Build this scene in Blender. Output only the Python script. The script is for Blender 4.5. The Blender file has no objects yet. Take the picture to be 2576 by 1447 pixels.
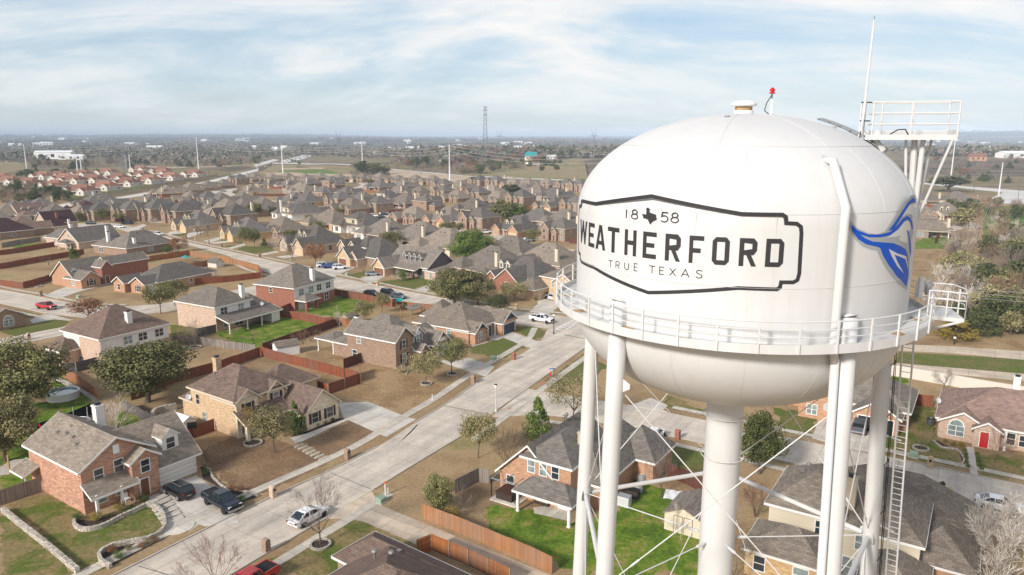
import bpy, math, random
import numpy as np
from mathutils import Vector, Matrix
S = bpy.context.scene
COL = S.collection
R = math.radians
random.seed(7)
RNG = np.random.default_rng(7)
# ---------------------------------------------------------------- camera
CAM_H, PITCH, FPX = 42.0, R(11.7), 1850.0        # focal length in pixels of a 2576 wide picture
cd = bpy.data.cameras.new('camera')
cd.sensor_width = 36.0
cd.lens = FPX / 2576 * 36.0
cd.clip_start = 0.5
cd.clip_end = 90000
cam = bpy.data.objects.new('camera', cd)
COL.objects.link(cam)
cam.location = (0, 0, CAM_H)
cam.rotation_euler = (R(90) - PITCH, 0, 0)
S.camera = cam
# ---------------------------------------------------------------- sky, sun, exposure
SUN_EL, SUN_AZ = R(29), R(221)                   # azimuth counted clockwise from +Y (view direction): to the left and behind
sun_dir = Vector((math.sin(SUN_AZ) * math.cos(SUN_EL), math.cos(SUN_AZ) * math.cos(SUN_EL), math.sin(SUN_EL)))
sl = bpy.data.lights.new('sun', 'SUN')
sl.energy = 3.7
sl.angle = R(8.0)
sl.color = (1.0, 0.94, 0.87)
sun = bpy.data.objects.new('sun', sl)
COL.objects.link(sun)
sun.rotation_euler = sun_dir.to_track_quat('Z', 'Y').to_euler()
S.view_settings.view_transform = 'Standard'
S.view_settings.look = 'None'
S.view_settings.exposure = 0.30
S.view_settings.gamma = 1.0
W = bpy.data.worlds.new('World')
S.world = W
W.use_nodes = True
def node_tools(nt):
 def N(t, **kw):
  n = nt.nodes.new(t)
  for k, v in kw.items():
   if k == 'inp':
    for a, b in v.items():
     n.inputs[a].default_value = b
   else:
    setattr(n, k, v)
  return n
 def L(a, b):
  nt.links.new(a, b)
 return N, L
def ramp(N, pts):
 r = N('ShaderNodeValToRGB')
 e = r.color_ramp.elements
 while len(e) < len(pts):
  e.new(0.5)
 for i, (p, c) in enumerate(pts):
  e[i].position = p
  e[i].color = (*c, 1) if len(c) == 3 else c
 return r
def build_world():
 nt = W.node_tree
 nt.nodes.clear()
 N, L = node_tools(nt)
 out = N('ShaderNodeOutputWorld')
 sky = N('ShaderNodeTexSky', sky_type='NISHITA', sun_disc=False, sun_elevation=SUN_EL, sun_rotation=SUN_AZ,
   altitude=300, air_density=1.0, dust_density=1.5, ozone_density=1.5)
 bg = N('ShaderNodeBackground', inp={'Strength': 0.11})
 L(sky.outputs[0], bg.inputs[0])
 tc = N('ShaderNodeTexCoord')
 sep = N('ShaderNodeSeparateXYZ')
 L(tc.outputs['Generated'], sep.inputs[0])
 zc = N('ShaderNodeMath', operation='MAXIMUM', inp={1: 0.0})
 L(sep.outputs[2], zc.inputs[0])
 za = N('ShaderNodeMath', operation='ADD', inp={1: 0.27})
 L(zc.outputs[0], za.inputs[0])
 dx = N('ShaderNodeMath', operation='DIVIDE'); dy = N('ShaderNodeMath', operation='DIVIDE')
 L(sep.outputs[0], dx.inputs[0]); L(za.outputs[0], dx.inputs[1])
 L(sep.outputs[1], dy.inputs[0]); L(za.outputs[0], dy.inputs[1])
 cmb = N('ShaderNodeCombineXYZ')
 L(dx.outputs[0], cmb.inputs[0]); L(dy.outputs[0], cmb.inputs[1])
 mp = N('ShaderNodeMapping', inp={'Scale': (0.85, 1.5, 1), 'Rotation': (0, 0, R(-14)), 'Location': (0.55, 0.35, 0)})
 L(cmb.outputs[0], mp.inputs[0])
 n1 = N('ShaderNodeTexNoise', inp={'Scale': 1.0, 'Detail': 10.0, 'Roughness': 0.6, 'Distortion': 0.9})
 L(mp.outputs[0], n1.inputs['Vector'])
 mp2 = N('ShaderNodeMapping', inp={'Scale': (1.7, 3.6, 1), 'Rotation': (0, 0, R(-16)), 'Location': (3.1, 1.7, 0)})
 L(cmb.outputs[0], mp2.inputs[0])
 n2 = N('ShaderNodeTexNoise', inp={'Scale': 1.1, 'Detail': 7.0, 'Roughness': 0.6, 'Distortion': 0.3})
 L(mp2.outputs[0], n2.inputs['Vector'])
 mixn = N('ShaderNodeMath', operation='MULTIPLY_ADD', inp={1: 0.36})
 L(n2.outputs[0], mixn.inputs[0])
 h = N('ShaderNodeMath', operation='MULTIPLY', inp={1: 0.76})
 L(n1.outputs[0], h.inputs[0])
 L(h.outputs[0], mixn.inputs[2])
 zr = N('ShaderNodeMapRange', inp={1: 0.02, 2: 0.24, 3: -0.05, 4: 0.11})
 L(sep.outputs[2], zr.inputs[0])
 xr = N('ShaderNodeMapRange', inp={1: -0.5, 2: 0.6, 3: -0.035, 4: 0.05})
 L(sep.outputs[0], xr.inputs[0])
 s0 = N('ShaderNodeMath', operation='ADD'); L(zr.outputs[0], s0.inputs[0]); L(xr.outputs[0], s0.inputs[1])
 s1 = N('ShaderNodeMath', operation='ADD')
 L(mixn.outputs[0], s1.inputs[0]); L(s0.outputs[0], s1.inputs[1])
 cr = ramp(N, [(0.40, (0.55, 0.55, 0.55)), (0.54, (0.8, 0.8, 0.8)), (0.66, (0.97, 0.97, 0.97))])
 L(s1.outputs[0], cr.inputs[0])
 cc = ramp(N, [(0.40, (0.47, 0.63, 0.80)), (0.50, (0.62, 0.745, 0.85)), (0.59, (0.83, 0.87, 0.895)), (0.70, (0.97, 0.955, 0.935))])
 L(s1.outputs[0], cc.inputs[0])
 hz = N('ShaderNodeMapRange', inp={1: -0.02, 2: 0.11, 3: 1.0, 4: 0.0}, interpolation_type='SMOOTHSTEP')
 L(sep.outputs[2], hz.inputs[0])
 hz2 = N('ShaderNodeMath', operation='MULTIPLY', inp={1: 0.85}); L(hz.outputs[0], hz2.inputs[0])
 mc = N('ShaderNodeMix', data_type='RGBA')
 L(hz2.outputs[0], mc.inputs[0]); L(cc.outputs[0], mc.inputs[6]); mc.inputs[7].default_value = (0.84, 0.91, 0.93, 1)
 bgc = N('ShaderNodeBackground', inp={'Strength': 0.84})
 L(mc.outputs[2], bgc.inputs[0])
 oh = N('ShaderNodeMapRange', inp={1: 0.34, 2: 0.62, 3: 1.0, 4: 0.35}, interpolation_type='SMOOTHSTEP')  # cloud thinned overhead, out of frame, shaped to lower the fill light
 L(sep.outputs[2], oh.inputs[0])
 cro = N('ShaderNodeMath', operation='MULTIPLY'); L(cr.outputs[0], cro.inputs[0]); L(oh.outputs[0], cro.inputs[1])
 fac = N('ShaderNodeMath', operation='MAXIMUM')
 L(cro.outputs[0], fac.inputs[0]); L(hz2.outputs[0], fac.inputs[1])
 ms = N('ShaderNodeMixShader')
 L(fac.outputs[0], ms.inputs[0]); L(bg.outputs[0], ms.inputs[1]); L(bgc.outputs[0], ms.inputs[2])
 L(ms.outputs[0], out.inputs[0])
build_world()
# ---------------------------------------------------------------- ground heights and placing helpers
def terr(x, y):
 d = math.hypot(x, y)
 if d < 890:
  return 0.0
 az = math.degrees(math.atan2(x, max(y, 1e-3)))
 def ss(a, b, t):
  t = min(max((t - a) / (b - a), 0), 1)
  return t * t * (3 - 2 * t)
 h = 15.0 * ss(890, 1450, d) * (1 - ss(1500, 2100, d)) * ss(-14, -3, az)
 h += 3.0 * math.sin(x * .0031 + 1) * math.sin(y * .0023) * ss(900, 1600, d)
 left = 1 - ss(-18, -6, az)
 right = ss(14, 24, az)
 h += (26 * left) * ss(3500, 9000, d) + 66 * right * ss(5200, 9500, d)
 h += 9 * (math.sin(x * .0007 + y * .0004) + math.sin(y * .0011 - x * .0005 + 2)) * ss(2500, 7000, d)
 h += 14 * ss(7000, 14000, d)
 return h
def P(x, y, z=None):
 u, v = x - 1288.0, y - 723.5
 d = FPX * math.sin(PITCH) + v * math.cos(PITCH)
 w = FPX * math.cos(PITCH) - v * math.sin(PITCH)
 zz = 0.0 if z is None else z
 t = (CAM_H - zz) / max(d, 1e-3)
 if z is None and t * w > 880:
  lo = 880 / w
  step = 10 / w
  t = lo
  while t * w < 30000 and CAM_H - d * t > terr(u * t, w * t):
   t += step
   step *= 1.01
 return (u * t, w * t)
def P3(x, y):
 g = P(x, y)
 return (g[0], g[1], terr(*g))
def px_per_m(x, y):
 g = P(x, y)
 return FPX / (g[1] * math.cos(PITCH) + (CAM_H - terr(*g)) * math.sin(PITCH))
def ztop(x, y, ytop):
 g = P(x, y)
 v = ytop - 723.5
 ang = math.atan2(v, FPX) + PITCH
 return CAM_H - math.tan(ang) * g[1] - terr(*g)
VIEWS = {'z1': (0, 289.4, .2528), 'z2': (578.9, 289.4, .2528), 'z3': (1085.4, 289.4, .2528), 'z4': (0, 615, .275), 'z5': (578.9, 615, .275),
   'z6': (0, 1013, .3001), 'z7': (578.9, 1013, .3001), 'z8': (1085.4, 651.2, .3001), 'b2': (1230, 1013, .3001), 'b3': (1881.3, 904.5, .3751),
   'b4': (2098.4, 36.2, .3251), 'b5': (2134.6, 434.2, .3), 'c1': (0, 434.2, .175), 'c2': (361.8, 434.2, .175), 'c3': (723.6, 405.2, .175),
   'c4': (1085.4, 405.2, .175), 'd': (0, 0, 1), 'e5': (2243.1, 361.8, .15)}
def V(img, x, y):
 a, b, k = VIEWS[img]
 return (a + k * x, b + k * y)
# ---------------------------------------------------------------- mesh builder
class MB:
 def __init__(s):
  s.v, s.f, s.m, s.uv = [], [], [], None
 def poly(s, pts, mi=0):
  b = len(s.v)
  s.v += [tuple(p) for p in pts]
  s.f.append(tuple(range(b, b + len(pts))))
  s.m.append(mi)
 def box(s, x0, x1, y0, y1, z0, z1, mi=0, M=None):
  c = [(x0, y0, z0), (x1, y0, z0), (x1, y1, z0), (x0, y1, z0), (x0, y0, z1), (x1, y0, z1), (x1, y1, z1), (x0, y1, z1)]
  if M is not None:
   c = [tuple(M @ Vector(p)) for p in c]
  b = len(s.v)
  s.v += c
  for q in ((3, 2, 1, 0), (4, 5, 6, 7), (0, 1, 5, 4), (1, 2, 6, 5), (2, 3, 7, 6), (3, 0, 4, 7)):
   s.f.append(tuple(b + i for i in q))
   s.m.append(mi)
 def loft(s, rings, mi=0, caps=True, closed=True):
  b = len(s.v)
  n = len(rings[0])
  for r in rings:
   s.v += [tuple(p) for p in r]
  for i in range(len(rings) - 1):
   for j in range(n if closed else n - 1):
    k = (j + 1) % n
    s.f.append((b + i * n + j, b + i * n + k, b + (i + 1) * n + k, b + (i + 1) * n + j))
    s.m.append(mi)
  if caps:
   s.f.append(tuple(b + j for j in reversed(range(n)))); s.m.append(mi)
   s.f.append(tuple(b + (len(rings) - 1) * n + j for j in range(n))); s.m.append(mi)
 def tube(s, pts, r, n=6, mi=0, caps=True):
  pts = [Vector(p) for p in pts]
  rr = r if isinstance(r, (list, tuple)) else [r] * len(pts)
  rings = []
  up = None
  for i, p in enumerate(pts):
   t = (pts[min(i + 1, len(pts) - 1)] - pts[max(i - 1, 0)])
   t = t.normalized() if t.length > 1e-9 else Vector((0, 0, 1))
   if up is None:
    up = Vector((0, 0, 1)) if abs(t.z) < .9 else Vector((1, 0, 0))
   a = t.cross(up)
   if a.length < 1e-6:
    a = t.cross(Vector((1, 0, 0)))
   a.normalize()
   b = a.cross(t)
   up = b
   rings.append([p + (a * math.cos(2 * math.pi * k / n) + b * math.sin(2 * math.pi * k / n)) * rr[i] for k in range(n)])
  s.loft(rings, mi, caps)
 def lathe(s, prof, n=24, mi=0, c=(0, 0), caps=True):
  rings = [[(c[0] + r * math.cos(2 * math.pi * k / n), c[1] + r * math.sin(2 * math.pi * k / n), z) for k in range(n)] for r, z in prof]
  s.loft(rings, mi, caps)
 def strip(s, pts, h0, h1, t, mi=0):
  for a, b in zip(pts, pts[1:]):
   a, b = Vector((a[0], a[1], 0)), Vector((b[0], b[1], 0))
   d = b - a
   if d.length < 1e-6:
    continue
   M = Matrix.Translation(a) @ Matrix.Rotation(math.atan2(d.y, d.x), 4, 'Z')
   s.box(0, d.length, -t / 2, t / 2, h0, h1, mi, M)
 def build(s, name, mats, parent=None, smooth=False, loc=None):
  me = bpy.data.meshes.new(name)
  me.from_pydata(s.v, [], s.f)
  if not isinstance(mats, (list, tuple)):
   mats = [mats]
  for m in mats:
   me.materials.append(m)
  if len(mats) > 1:
   me.polygons.foreach_set('material_index', s.m)
  if smooth:
   me.polygons.foreach_set('use_smooth', [True] * len(s.f))
  uvl = me.uv_layers.new(name='UVMap')
  nl = len(me.loops)
  if s.uv is not None:
   uvl.data.foreach_set('uv', s.uv)
  elif nl:
   co = np.array(s.v, dtype=np.float64)
   vi = np.empty(nl, dtype=np.int32); me.loops.foreach_get('vertex_index', vi)
   npoly = len(s.f)
   nr = np.empty(npoly * 3, dtype=np.float32); me.polygons.foreach_get('normal', nr); nr = nr.reshape(-1, 3).astype(np.float64)
   lt = np.empty(npoly, dtype=np.int32); me.polygons.foreach_get('loop_total', lt)
   t = np.stack([-nr[:, 1], nr[:, 0], np.zeros(npoly)], 1)
   ln = np.linalg.norm(t, axis=1)
   flat = ln < 0.05
   t[flat] = (1, 0, 0); ln[flat] = 1
   t /= ln[:, None]
   bt = np.cross(nr, t)
   T = np.repeat(t, lt, 0); B = np.repeat(bt, lt, 0)
   c = co[vi]
   uv = np.stack([(c * T).sum(1), (c * B).sum(1)], 1)
   uvl.data.foreach_set('uv', uv.ravel())
  me.update()
  o = bpy.data.objects.new(name, me)
  COL.objects.link(o)
  if parent is not None:
   o.parent = parent
  if loc is not None:
   o.location = loc
  return o
def empty(name, loc=(0, 0, 0), rz=0.0):
 o = bpy.data.objects.new(name, None)
 COL.objects.link(o)
 o.location = loc if len(loc) == 3 else (loc[0], loc[1], 0)
 o.rotation_euler = (0, 0, rz)
 return o
def tag(o, label, cat, group=None, kind=None):
 o['label'] = label
 o['category'] = cat
 if group:
  o['group'] = group
 if kind:
  o['kind'] = kind
 return o
def struct(o):
 o['kind'] = 'structure'
 return o
def children(o):
 return [c for c in o.children]
def copy_tree(o, parent=None):
 c = o.copy()
 COL.objects.link(c)
 if parent is not None:
  c.parent = parent
 for ch in list(o.children):
  copy_tree(ch, c)
 return c
def override(o, mp):
 if o.type == 'MESH':
  for sl_ in o.material_slots:
   m = sl_.material
   if m and m.name in mp:
    sl_.link = 'OBJECT'
    sl_.material = mp[m.name]
 for ch in o.children:
  override(ch, mp)
# ---------------------------------------------------------------- materials
MATS = {}
def new_mat(name):
 m = bpy.data.materials.new(name)
 m.use_nodes = True
 nt = m.node_tree
 N, L = node_tools(nt)
 b = nt.nodes['Principled BSDF']
 MATS[name] = m
 return m, N, L, b
def plain(name, c, rough=.7, metal=0.0, spec=.3, var=.0, vscale=2.0, emis=None):
 m, N, L, b = new_mat(name)
 b.inputs['Roughness'].default_value = rough
 b.inputs['Metallic'].default_value = metal
 b.inputs['Specular IOR Level'].default_value = spec
 if var > 0:
  tc = N('ShaderNodeTexCoord')
  n = N('ShaderNodeTexNoise', inp={'Scale': vscale, 'Detail': 5.0, 'Roughness': .65})
  L(tc.outputs['Object'], n.inputs['Vector'])
  r = ramp(N, [(.28, tuple(x * (1 - var) for x in c)), (.72, tuple(min(1, x * (1 + var)) for x in c))])
  L(n.outputs[0], r.inputs[0])
  L(r.outputs[0], b.inputs['Base Color'])
 else:
  b.inputs['Base Color'].default_value = (*c, 1)
 return m
def brick(name, c1, c2, mortar, bw=.42, bh=.13, rough=.9, stone=False):
 m, N, L, b = new_mat(name)
 b.inputs['Roughness'].default_value = rough
 b.inputs['Specular IOR Level'].default_value = .2
 uv = N('ShaderNodeUVMap')
 if stone:
  mp = N('ShaderNodeMapping', inp={'Scale': (1.6, 2.6, 1)})
  L(uv.outputs[0], mp.inputs[0])
  vo = N('ShaderNodeTexVoronoi', feature='F1', inp={'Scale': 1.0, 'Randomness': .9})
  L(mp.outputs[0], vo.inputs['Vector'])
  r = ramp(N, [(.1, c1), (.5, tuple((a + d) / 2 for a, d in zip(c1, c2))), (.9, c2)])
  sp = N('ShaderNodeSeparateColor'); L(vo.outputs['Color'], sp.inputs[0]); L(sp.outputs[0], r.inputs[0])
  ve = N('ShaderNodeTexVoronoi', feature='DISTANCE_TO_EDGE', inp={'Scale': 1.0, 'Randomness': .9})
  L(mp.outputs[0], ve.inputs['Vector'])
  mr = N('ShaderNodeMapRange', inp={1: .02, 2: .09, 3: 0, 4: 1}); L(ve.outputs[0], mr.inputs[0])
  mx = N('ShaderNodeMix', data_type='RGBA'); mx.inputs[6].default_value = (*mortar, 1)
  L(mr.outputs[0], mx.inputs[0]); L(r.outputs[0], mx.inputs[7])
  L(mx.outputs[2], b.inputs['Base Color'])
  return m
 bt = N('ShaderNodeTexBrick', inp={'Scale': 1.0, 'Mortar Size': .012, 'Brick Width': bw, 'Row Height': bh, 'Bias': 0.0})
 bt.inputs['Color1'].default_value = (*c1, 1); bt.inputs['Color2'].default_value = (*c2, 1); bt.inputs['Mortar'].default_value = (*mortar, 1)
 L(uv.outputs[0], bt.inputs['Vector'])
 mp = N('ShaderNodeMapping', inp={'Scale': (1.3, 4.5, 1)}); L(uv.outputs[0], mp.inputs[0])
 n = N('ShaderNodeTexNoise', inp={'Scale': 1.0, 'Detail': 4.0, 'Roughness': .7}); L(mp.outputs[0], n.inputs['Vector'])
 r = ramp(N, [(.3, (.72, .72, .72)), (.7, (1.22, 1.2, 1.18))]); L(n.outputs[0], r.inputs[0])
 mx = N('ShaderNodeMix', data_type='RGBA', blend_type='MULTIPLY'); mx.inputs[0].default_value = 1
 L(bt.outputs[0], mx.inputs[6]); L(r.outputs[0], mx.inputs[7])
 L(mx.outputs[2], b.inputs['Base Color'])
 return m
def shingle(name, c, tile=False):
 m, N, L, b = new_mat(name)
 b.inputs['Roughness'].default_value = .92
 b.inputs['Specular IOR Level'].default_value = .15
 uv = N('ShaderNodeUVMap')
 bt = N('ShaderNodeTexBrick', inp={'Scale': 1.0, 'Mortar Size': .02, 'Brick Width': .55, 'Row Height': .24 if not tile else .35, 'Mortar Smooth': .3})
 bt.inputs['Color1'].default_value = (*[x * .78 for x in c], 1); bt.inputs['Color2'].default_value = (*[x * 1.22 for x in c], 1)
 bt.inputs['Mortar'].default_value = (*[x * .55 for x in c], 1)
 L(uv.outputs[0], bt.inputs['Vector'])
 oi = N('ShaderNodeObjectInfo')
 tc = N('ShaderNodeTexCoord')
 n = N('ShaderNodeTexNoise', inp={'Scale': .6, 'Detail': 5.0, 'Roughness': .7}); L(tc.outputs['Object'], n.inputs['Vector'])
 r = ramp(N, [(.3, (.84, .84, .85)), (.7, (1.15, 1.13, 1.1))]); L(n.outputs[0], r.inputs[0])
 mx = N('ShaderNodeMix', data_type='RGBA', blend_type='MULTIPLY'); mx.inputs[0].default_value = 1
 L(bt.outputs[0], mx.inputs[6]); L(r.outputs[0], mx.inputs[7])
 rr = N('ShaderNodeMapRange', inp={1: 0, 2: 1, 3: .82, 4: 1.2}); L(oi.outputs['Random'], rr.inputs[0])
 mx2 = N('ShaderNodeMix', data_type='RGBA', blend_type='MULTIPLY'); mx2.inputs[0].default_value = 1
 L(mx.outputs[2], mx2.inputs[6]); L(rr.outputs[0], mx2.inputs[7])
 L(mx2.outputs[2], b.inputs['Base Color'])
 return m
def boards(name, c, w=.14, var=.3, axis=0, gap=.35):
 m, N, L, b = new_mat(name)
 b.inputs['Roughness'].default_value = .8
 b.inputs['Specular IOR Level'].default_value = .2
 uv = N('ShaderNodeUVMap')
 sep = N('ShaderNodeSeparateXYZ'); L(uv.outputs[0], sep.inputs[0])
 d = N('ShaderNodeMath', operation='DIVIDE', inp={1: w}); L(sep.outputs[axis], d.inputs[0])
 fl = N('ShaderNodeMath', operation='FLOOR'); L(d.outputs[0], fl.inputs[0])
 wn = N('ShaderNodeTexWhiteNoise', noise_dimensions='1D'); L(fl.outputs[0], wn.inputs['W'])
 fr = N('ShaderNodeMath', operation='FRACT'); L(d.outputs[0], fr.inputs[0])
 g = N('ShaderNodeMath', operation='LESS_THAN', inp={1: .1}); L(fr.outputs[0], g.inputs[0])
 tc = N('ShaderNodeTexCoord')
 n = N('ShaderNodeTexNoise', inp={'Scale': .8, 'Detail': 5.0, 'Roughness': .7}); L(tc.outputs['Object'], n.inputs['Vector'])
 ad = N('ShaderNodeMath', operation='MULTIPLY_ADD', inp={1: .45}); L(wn.outputs[0], ad.inputs[0])
 h = N('ShaderNodeMath', operation='MULTIPLY', inp={1: .55}); L(n.outputs[0], h.inputs[0]); L(h.outputs[0], ad.inputs[2])
 r = ramp(N, [(.15, tuple(x * (1 - var) for x in c)), (.8, tuple(min(1, x * (1 + var)) for x in c))]); L(ad.outputs[0], r.inputs[0])
 mx = N('ShaderNodeMix', data_type='RGBA'); L(r.outputs[0], mx.inputs[6]); mx.inputs[7].default_value = (*[x * gap for x in c], 1)
 L(g.outputs[0], mx.inputs[0])
 if axis == 0:
  n2 = N('ShaderNodeTexNoise', inp={'Scale': .22, 'Detail': 6.0, 'Roughness': .7}); L(tc.outputs['Object'], n2.inputs['Vector'])
  r2 = ramp(N, [(.45, (0, 0, 0)), (.72, (.5, .5, .5))]); L(n2.outputs[0], r2.inputs[0])
  m2 = N('ShaderNodeMix', data_type='RGBA'); L(r2.outputs[0], m2.inputs[0]); L(mx.outputs[2], m2.inputs[6]); g_ = sum(c) / 3 * 1.15; m2.inputs[7].default_value = (g_ * 1.1, g_, g_ * .9, 1)
  L(m2.outputs[2], b.inputs['Base Color'])
 else:
  L(mx.outputs[2], b.inputs['Base Color'])
 return m
def leafy(name, c1, c2, trans=.25):
 m, N, L, b = new_mat(name)
 b.inputs['Roughness'].default_value = .75
 b.inputs['Specular IOR Level'].default_value = .2
 uv = N('ShaderNodeUVMap'); sep = N('ShaderNodeSeparateXYZ'); L(uv.outputs[0], sep.inputs[0])
 r = ramp(N, [(0, c1), (1, c2)]); L(sep.outputs[0], r.inputs[0])
 oi = N('ShaderNodeObjectInfo')
 rr = N('ShaderNodeMapRange', inp={1: 0, 2: 1, 3: .8, 4: 1.25}); L(oi.outputs['Random'], rr.inputs[0])
 mx = N('ShaderNodeMix', data_type='RGBA', blend_type='MULTIPLY'); mx.inputs[0].default_value = 1
 L(r.outputs[0], mx.inputs[6]); L(rr.outputs[0], mx.inputs[7])
 L(mx.outputs[2], b.inputs['Base Color'])
 return m
def turf(name, cols, scale=.25, fine=3.0):
 m, N, L, b = new_mat(name)
 b.inputs['Roughness'].default_value = .95
 b.inputs['Specular IOR Level'].default_value = .1
 tc = N('ShaderNodeTexCoord')
 n = N('ShaderNodeTexNoise', inp={'Scale': scale, 'Detail': 7.0, 'Roughness': .68, 'Distortion': .4}); L(tc.outputs['Object'], n.inputs['Vector'])
 r = ramp(N, cols); L(n.outputs[0], r.inputs[0])
 n2 = N('ShaderNodeTexNoise', inp={'Scale': fine, 'Detail': 4.0, 'Roughness': .8}); L(tc.outputs['Object'], n2.inputs['Vector'])
 r2 = ramp(N, [(.28, (.48, .48, .48)), (.5, (.98, .98, .98)), (.72, (1.5, 1.48, 1.42))]); L(n2.outputs[0], r2.inputs[0])
 mx = N('ShaderNodeMix', data_type='RGBA', blend_type='MULTIPLY'); mx.inputs[0].default_value = 1
 L(r.outputs[0], mx.inputs[6]); L(r2.outputs[0], mx.inputs[7])
 L(mx.outputs[2], b.inputs['Base Color'])
 return m
def concrete(name, c, joints=4.5, rot=0.0):
 m, N, L, b = new_mat(name)
 b.inputs['Roughness'].default_value = .9
 b.inputs['Specular IOR Level'].default_value = .15
 tc = N('ShaderNodeTexCoord')
 mp = N('ShaderNodeMapping', inp={'Rotation': (0, 0, -rot)}); L(tc.outputs['Object'], mp.inputs[0])
 bt = N('ShaderNodeTexBrick', inp={'Scale': 1.0, 'Mortar Size': .028, 'Brick Width': joints, 'Row Height': joints, 'Mortar Smooth': .2}, offset=0.0)
 bt.inputs['Color1'].default_value = (*[x * .95 for x in c], 1); bt.inputs['Color2'].default_value = (*[x * 1.05 for x in c], 1)
 bt.inputs['Mortar'].default_value = (*[x * .5 for x in c], 1)
 L(mp.outputs[0], bt.inputs['Vector'])
 n = N('ShaderNodeTexNoise', inp={'Scale': .22, 'Detail': 8.0, 'Roughness': .72}); L(tc.outputs['Object'], n.inputs['Vector'])
 r = ramp(N, [(.3, (.74, .74, .76)), (.62, (1.06, 1.05, 1.03))]); L(n.outputs[0], r.inputs[0])
 mx = N('ShaderNodeMix', data_type='RGBA', blend_type='MULTIPLY'); mx.inputs[0].default_value = 1
 L(bt.outputs[0], mx.inputs[6]); L(r.outputs[0], mx.inputs[7])
 mp2 = N('ShaderNodeMapping', inp={'Scale': (.035, .55, 1)}); L(mp.outputs[0], mp2.inputs[0])
 n2 = N('ShaderNodeTexNoise', inp={'Scale': 1.0, 'Detail': 6.0, 'Roughness': .7}); L(mp2.outputs[0], n2.inputs['Vector'])
 r2 = ramp(N, [(.32, (.74, .745, .76)), (.56, (1.02, 1.02, 1.02))]); L(n2.outputs[0], r2.inputs[0])
 n3 = N('ShaderNodeTexNoise', inp={'Scale': 1.7, 'Detail': 5.0, 'Roughness': .8}); L(tc.outputs['Object'], n3.inputs['Vector'])
 r3 = ramp(N, [(.3, (.88, .88, .88)), (.7, (1.08, 1.08, 1.07))]); L(n3.outputs[0], r3.inputs[0])
 m4 = N('ShaderNodeMix', data_type='RGBA', blend_type='MULTIPLY'); m4.inputs[0].default_value = 1; L(r2.outputs[0], m4.inputs[6]); L(r3.outputs[0], m4.inputs[7])
 m5 = N('ShaderNodeMix', data_type='RGBA', blend_type='MULTIPLY'); m5.inputs[0].default_value = 1; L(mx.outputs[2], m5.inputs[6]); L(m4.outputs[2], m5.inputs[7])
 L(m5.outputs[2], b.inputs['Base Color'])
 return m
def lin(r, g, b, k=1.0):
 f = lambda c: ((c / 255 + .055) / 1.055) ** 2.4 if c > 10 else c / 255 / 12.92
 return (f(r) * k, f(g) * k, f(b) * k)
M = {}
M['white_trim'] = plain('white_trim', (.78, .76, .72), .6)
M['cream_trim'] = plain('cream_trim', (.62, .54, .42), .7)
M['white_siding'] = boards('white_siding', (.74, .73, .70), .2, .04, 1, .82)
M['cream_siding'] = boards('cream_siding', (.62, .55, .42), .2, .04, 1, .82)
M['tan_siding'] = boards('tan_siding', (.50, .42, .31), .2, .04, 1, .82)
M['grey_siding'] = boards('grey_siding', (.13, .115, .105), .2, .05, 1, .75)
M['stucco'] = plain('stucco', (.60, .56, .49), .9, var=.06)
M['red_brick'] = brick('red_brick', (.34, .115, .072), (.235, .085, .058), (.38, .26, .2))
M['orange_brick'] = brick('orange_brick', (.52, .285, .165), (.38, .19, .115), (.5, .4, .3))
M['mixed_brick'] = brick('mixed_brick', (.58, .30, .19), (.32, .145, .10), (.56, .46, .37), .5, .15)
M['brown_brick'] = brick('brown_brick', (.34, .225, .155), (.22, .145, .105), (.42, .34, .27))
M['pink_brick'] = brick('pink_brick', (.58, .42, .32), (.45, .31, .235), (.62, .53, .44))
M['tan_brick'] = brick('tan_brick', (.60, .43, .26), (.46, .31, .18), (.6, .5, .38))
M['gold_brick'] = brick('gold_brick', (.62, .42, .20), (.47, .29, .13), (.6, .5, .36))
M['grey_brick'] = brick('grey_brick', (.36, .27, .22), (.22, .165, .14), (.42, .37, .32))
M['dark_brick'] = brick('dark_brick', (.20, .08, .055), (.13, .055, .042), (.25, .18, .15))
M['cream_stone'] = brick('cream_stone', (.80, .71, .54), (.62, .49, .32), (.66, .58, .46), stone=True)
M['white_stone'] = brick('white_stone', (.58, .54, .47), (.38, .335, .28), (.24, .205, .17), stone=True)
M['grey_roof'] = shingle('grey_roof', (.185, .162, .138))
M['slate_roof'] = shingle('slate_roof', (.148, .134, .120))
M['tan_roof'] = shingle('tan_roof', (.235, .198, .160))
M['brown_roof'] = shingle('brown_roof', (.19, .135, .11))
M['brick_roof'] = shingle('brick_roof', (.25, .172, .142))
M['maroon_roof'] = shingle('maroon_roof', (0.08, 0.044, 0.044))
M['blue_roof'] = shingle('blue_roof', (.05, .095, .19))
M['red_roof'] = shingle('red_roof', (.27, .142, .10), True)
M['teal_roof'] = plain('teal_roof', (.012, .25, .27), .45)
M['white_metal_roof'] = plain('white_metal_roof', (.78, .8, .82), .5)
M['glass'] = plain('glass', (.03, .04, .045), .08, spec=.8)
M['curtain_glass'] = plain('curtain_glass', (.22, .27, .27), .12, spec=.8, var=.5, vscale=1.3)
M['garage_white'] = boards('garage_white', (.74, .72, .67), .53, .02, 1, .7)
M['garage_tan'] = boards('garage_tan', (.56, .43, .27), .53, .03, 1, .7)
M['garage_brown'] = boards('garage_brown', (.20, .095, .055), .53, .08, 1, .5)
M['garage_navy'] = boards('garage_navy', (.045, .062, .085), .53, .05, 1, .5)
M['door_brown'] = plain('door_brown', (.16, .06, .03), .5)
M['door_red'] = plain('door_red', (.50, .02, .025), .4)
M['shutter'] = plain('shutter', (.06, .025, .02), .6)
M['dark'] = plain('dark', (.02, .02, .022), .6)
M['vent_metal'] = plain('vent_metal', (.28, .26, .24), .5, .5)
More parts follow.
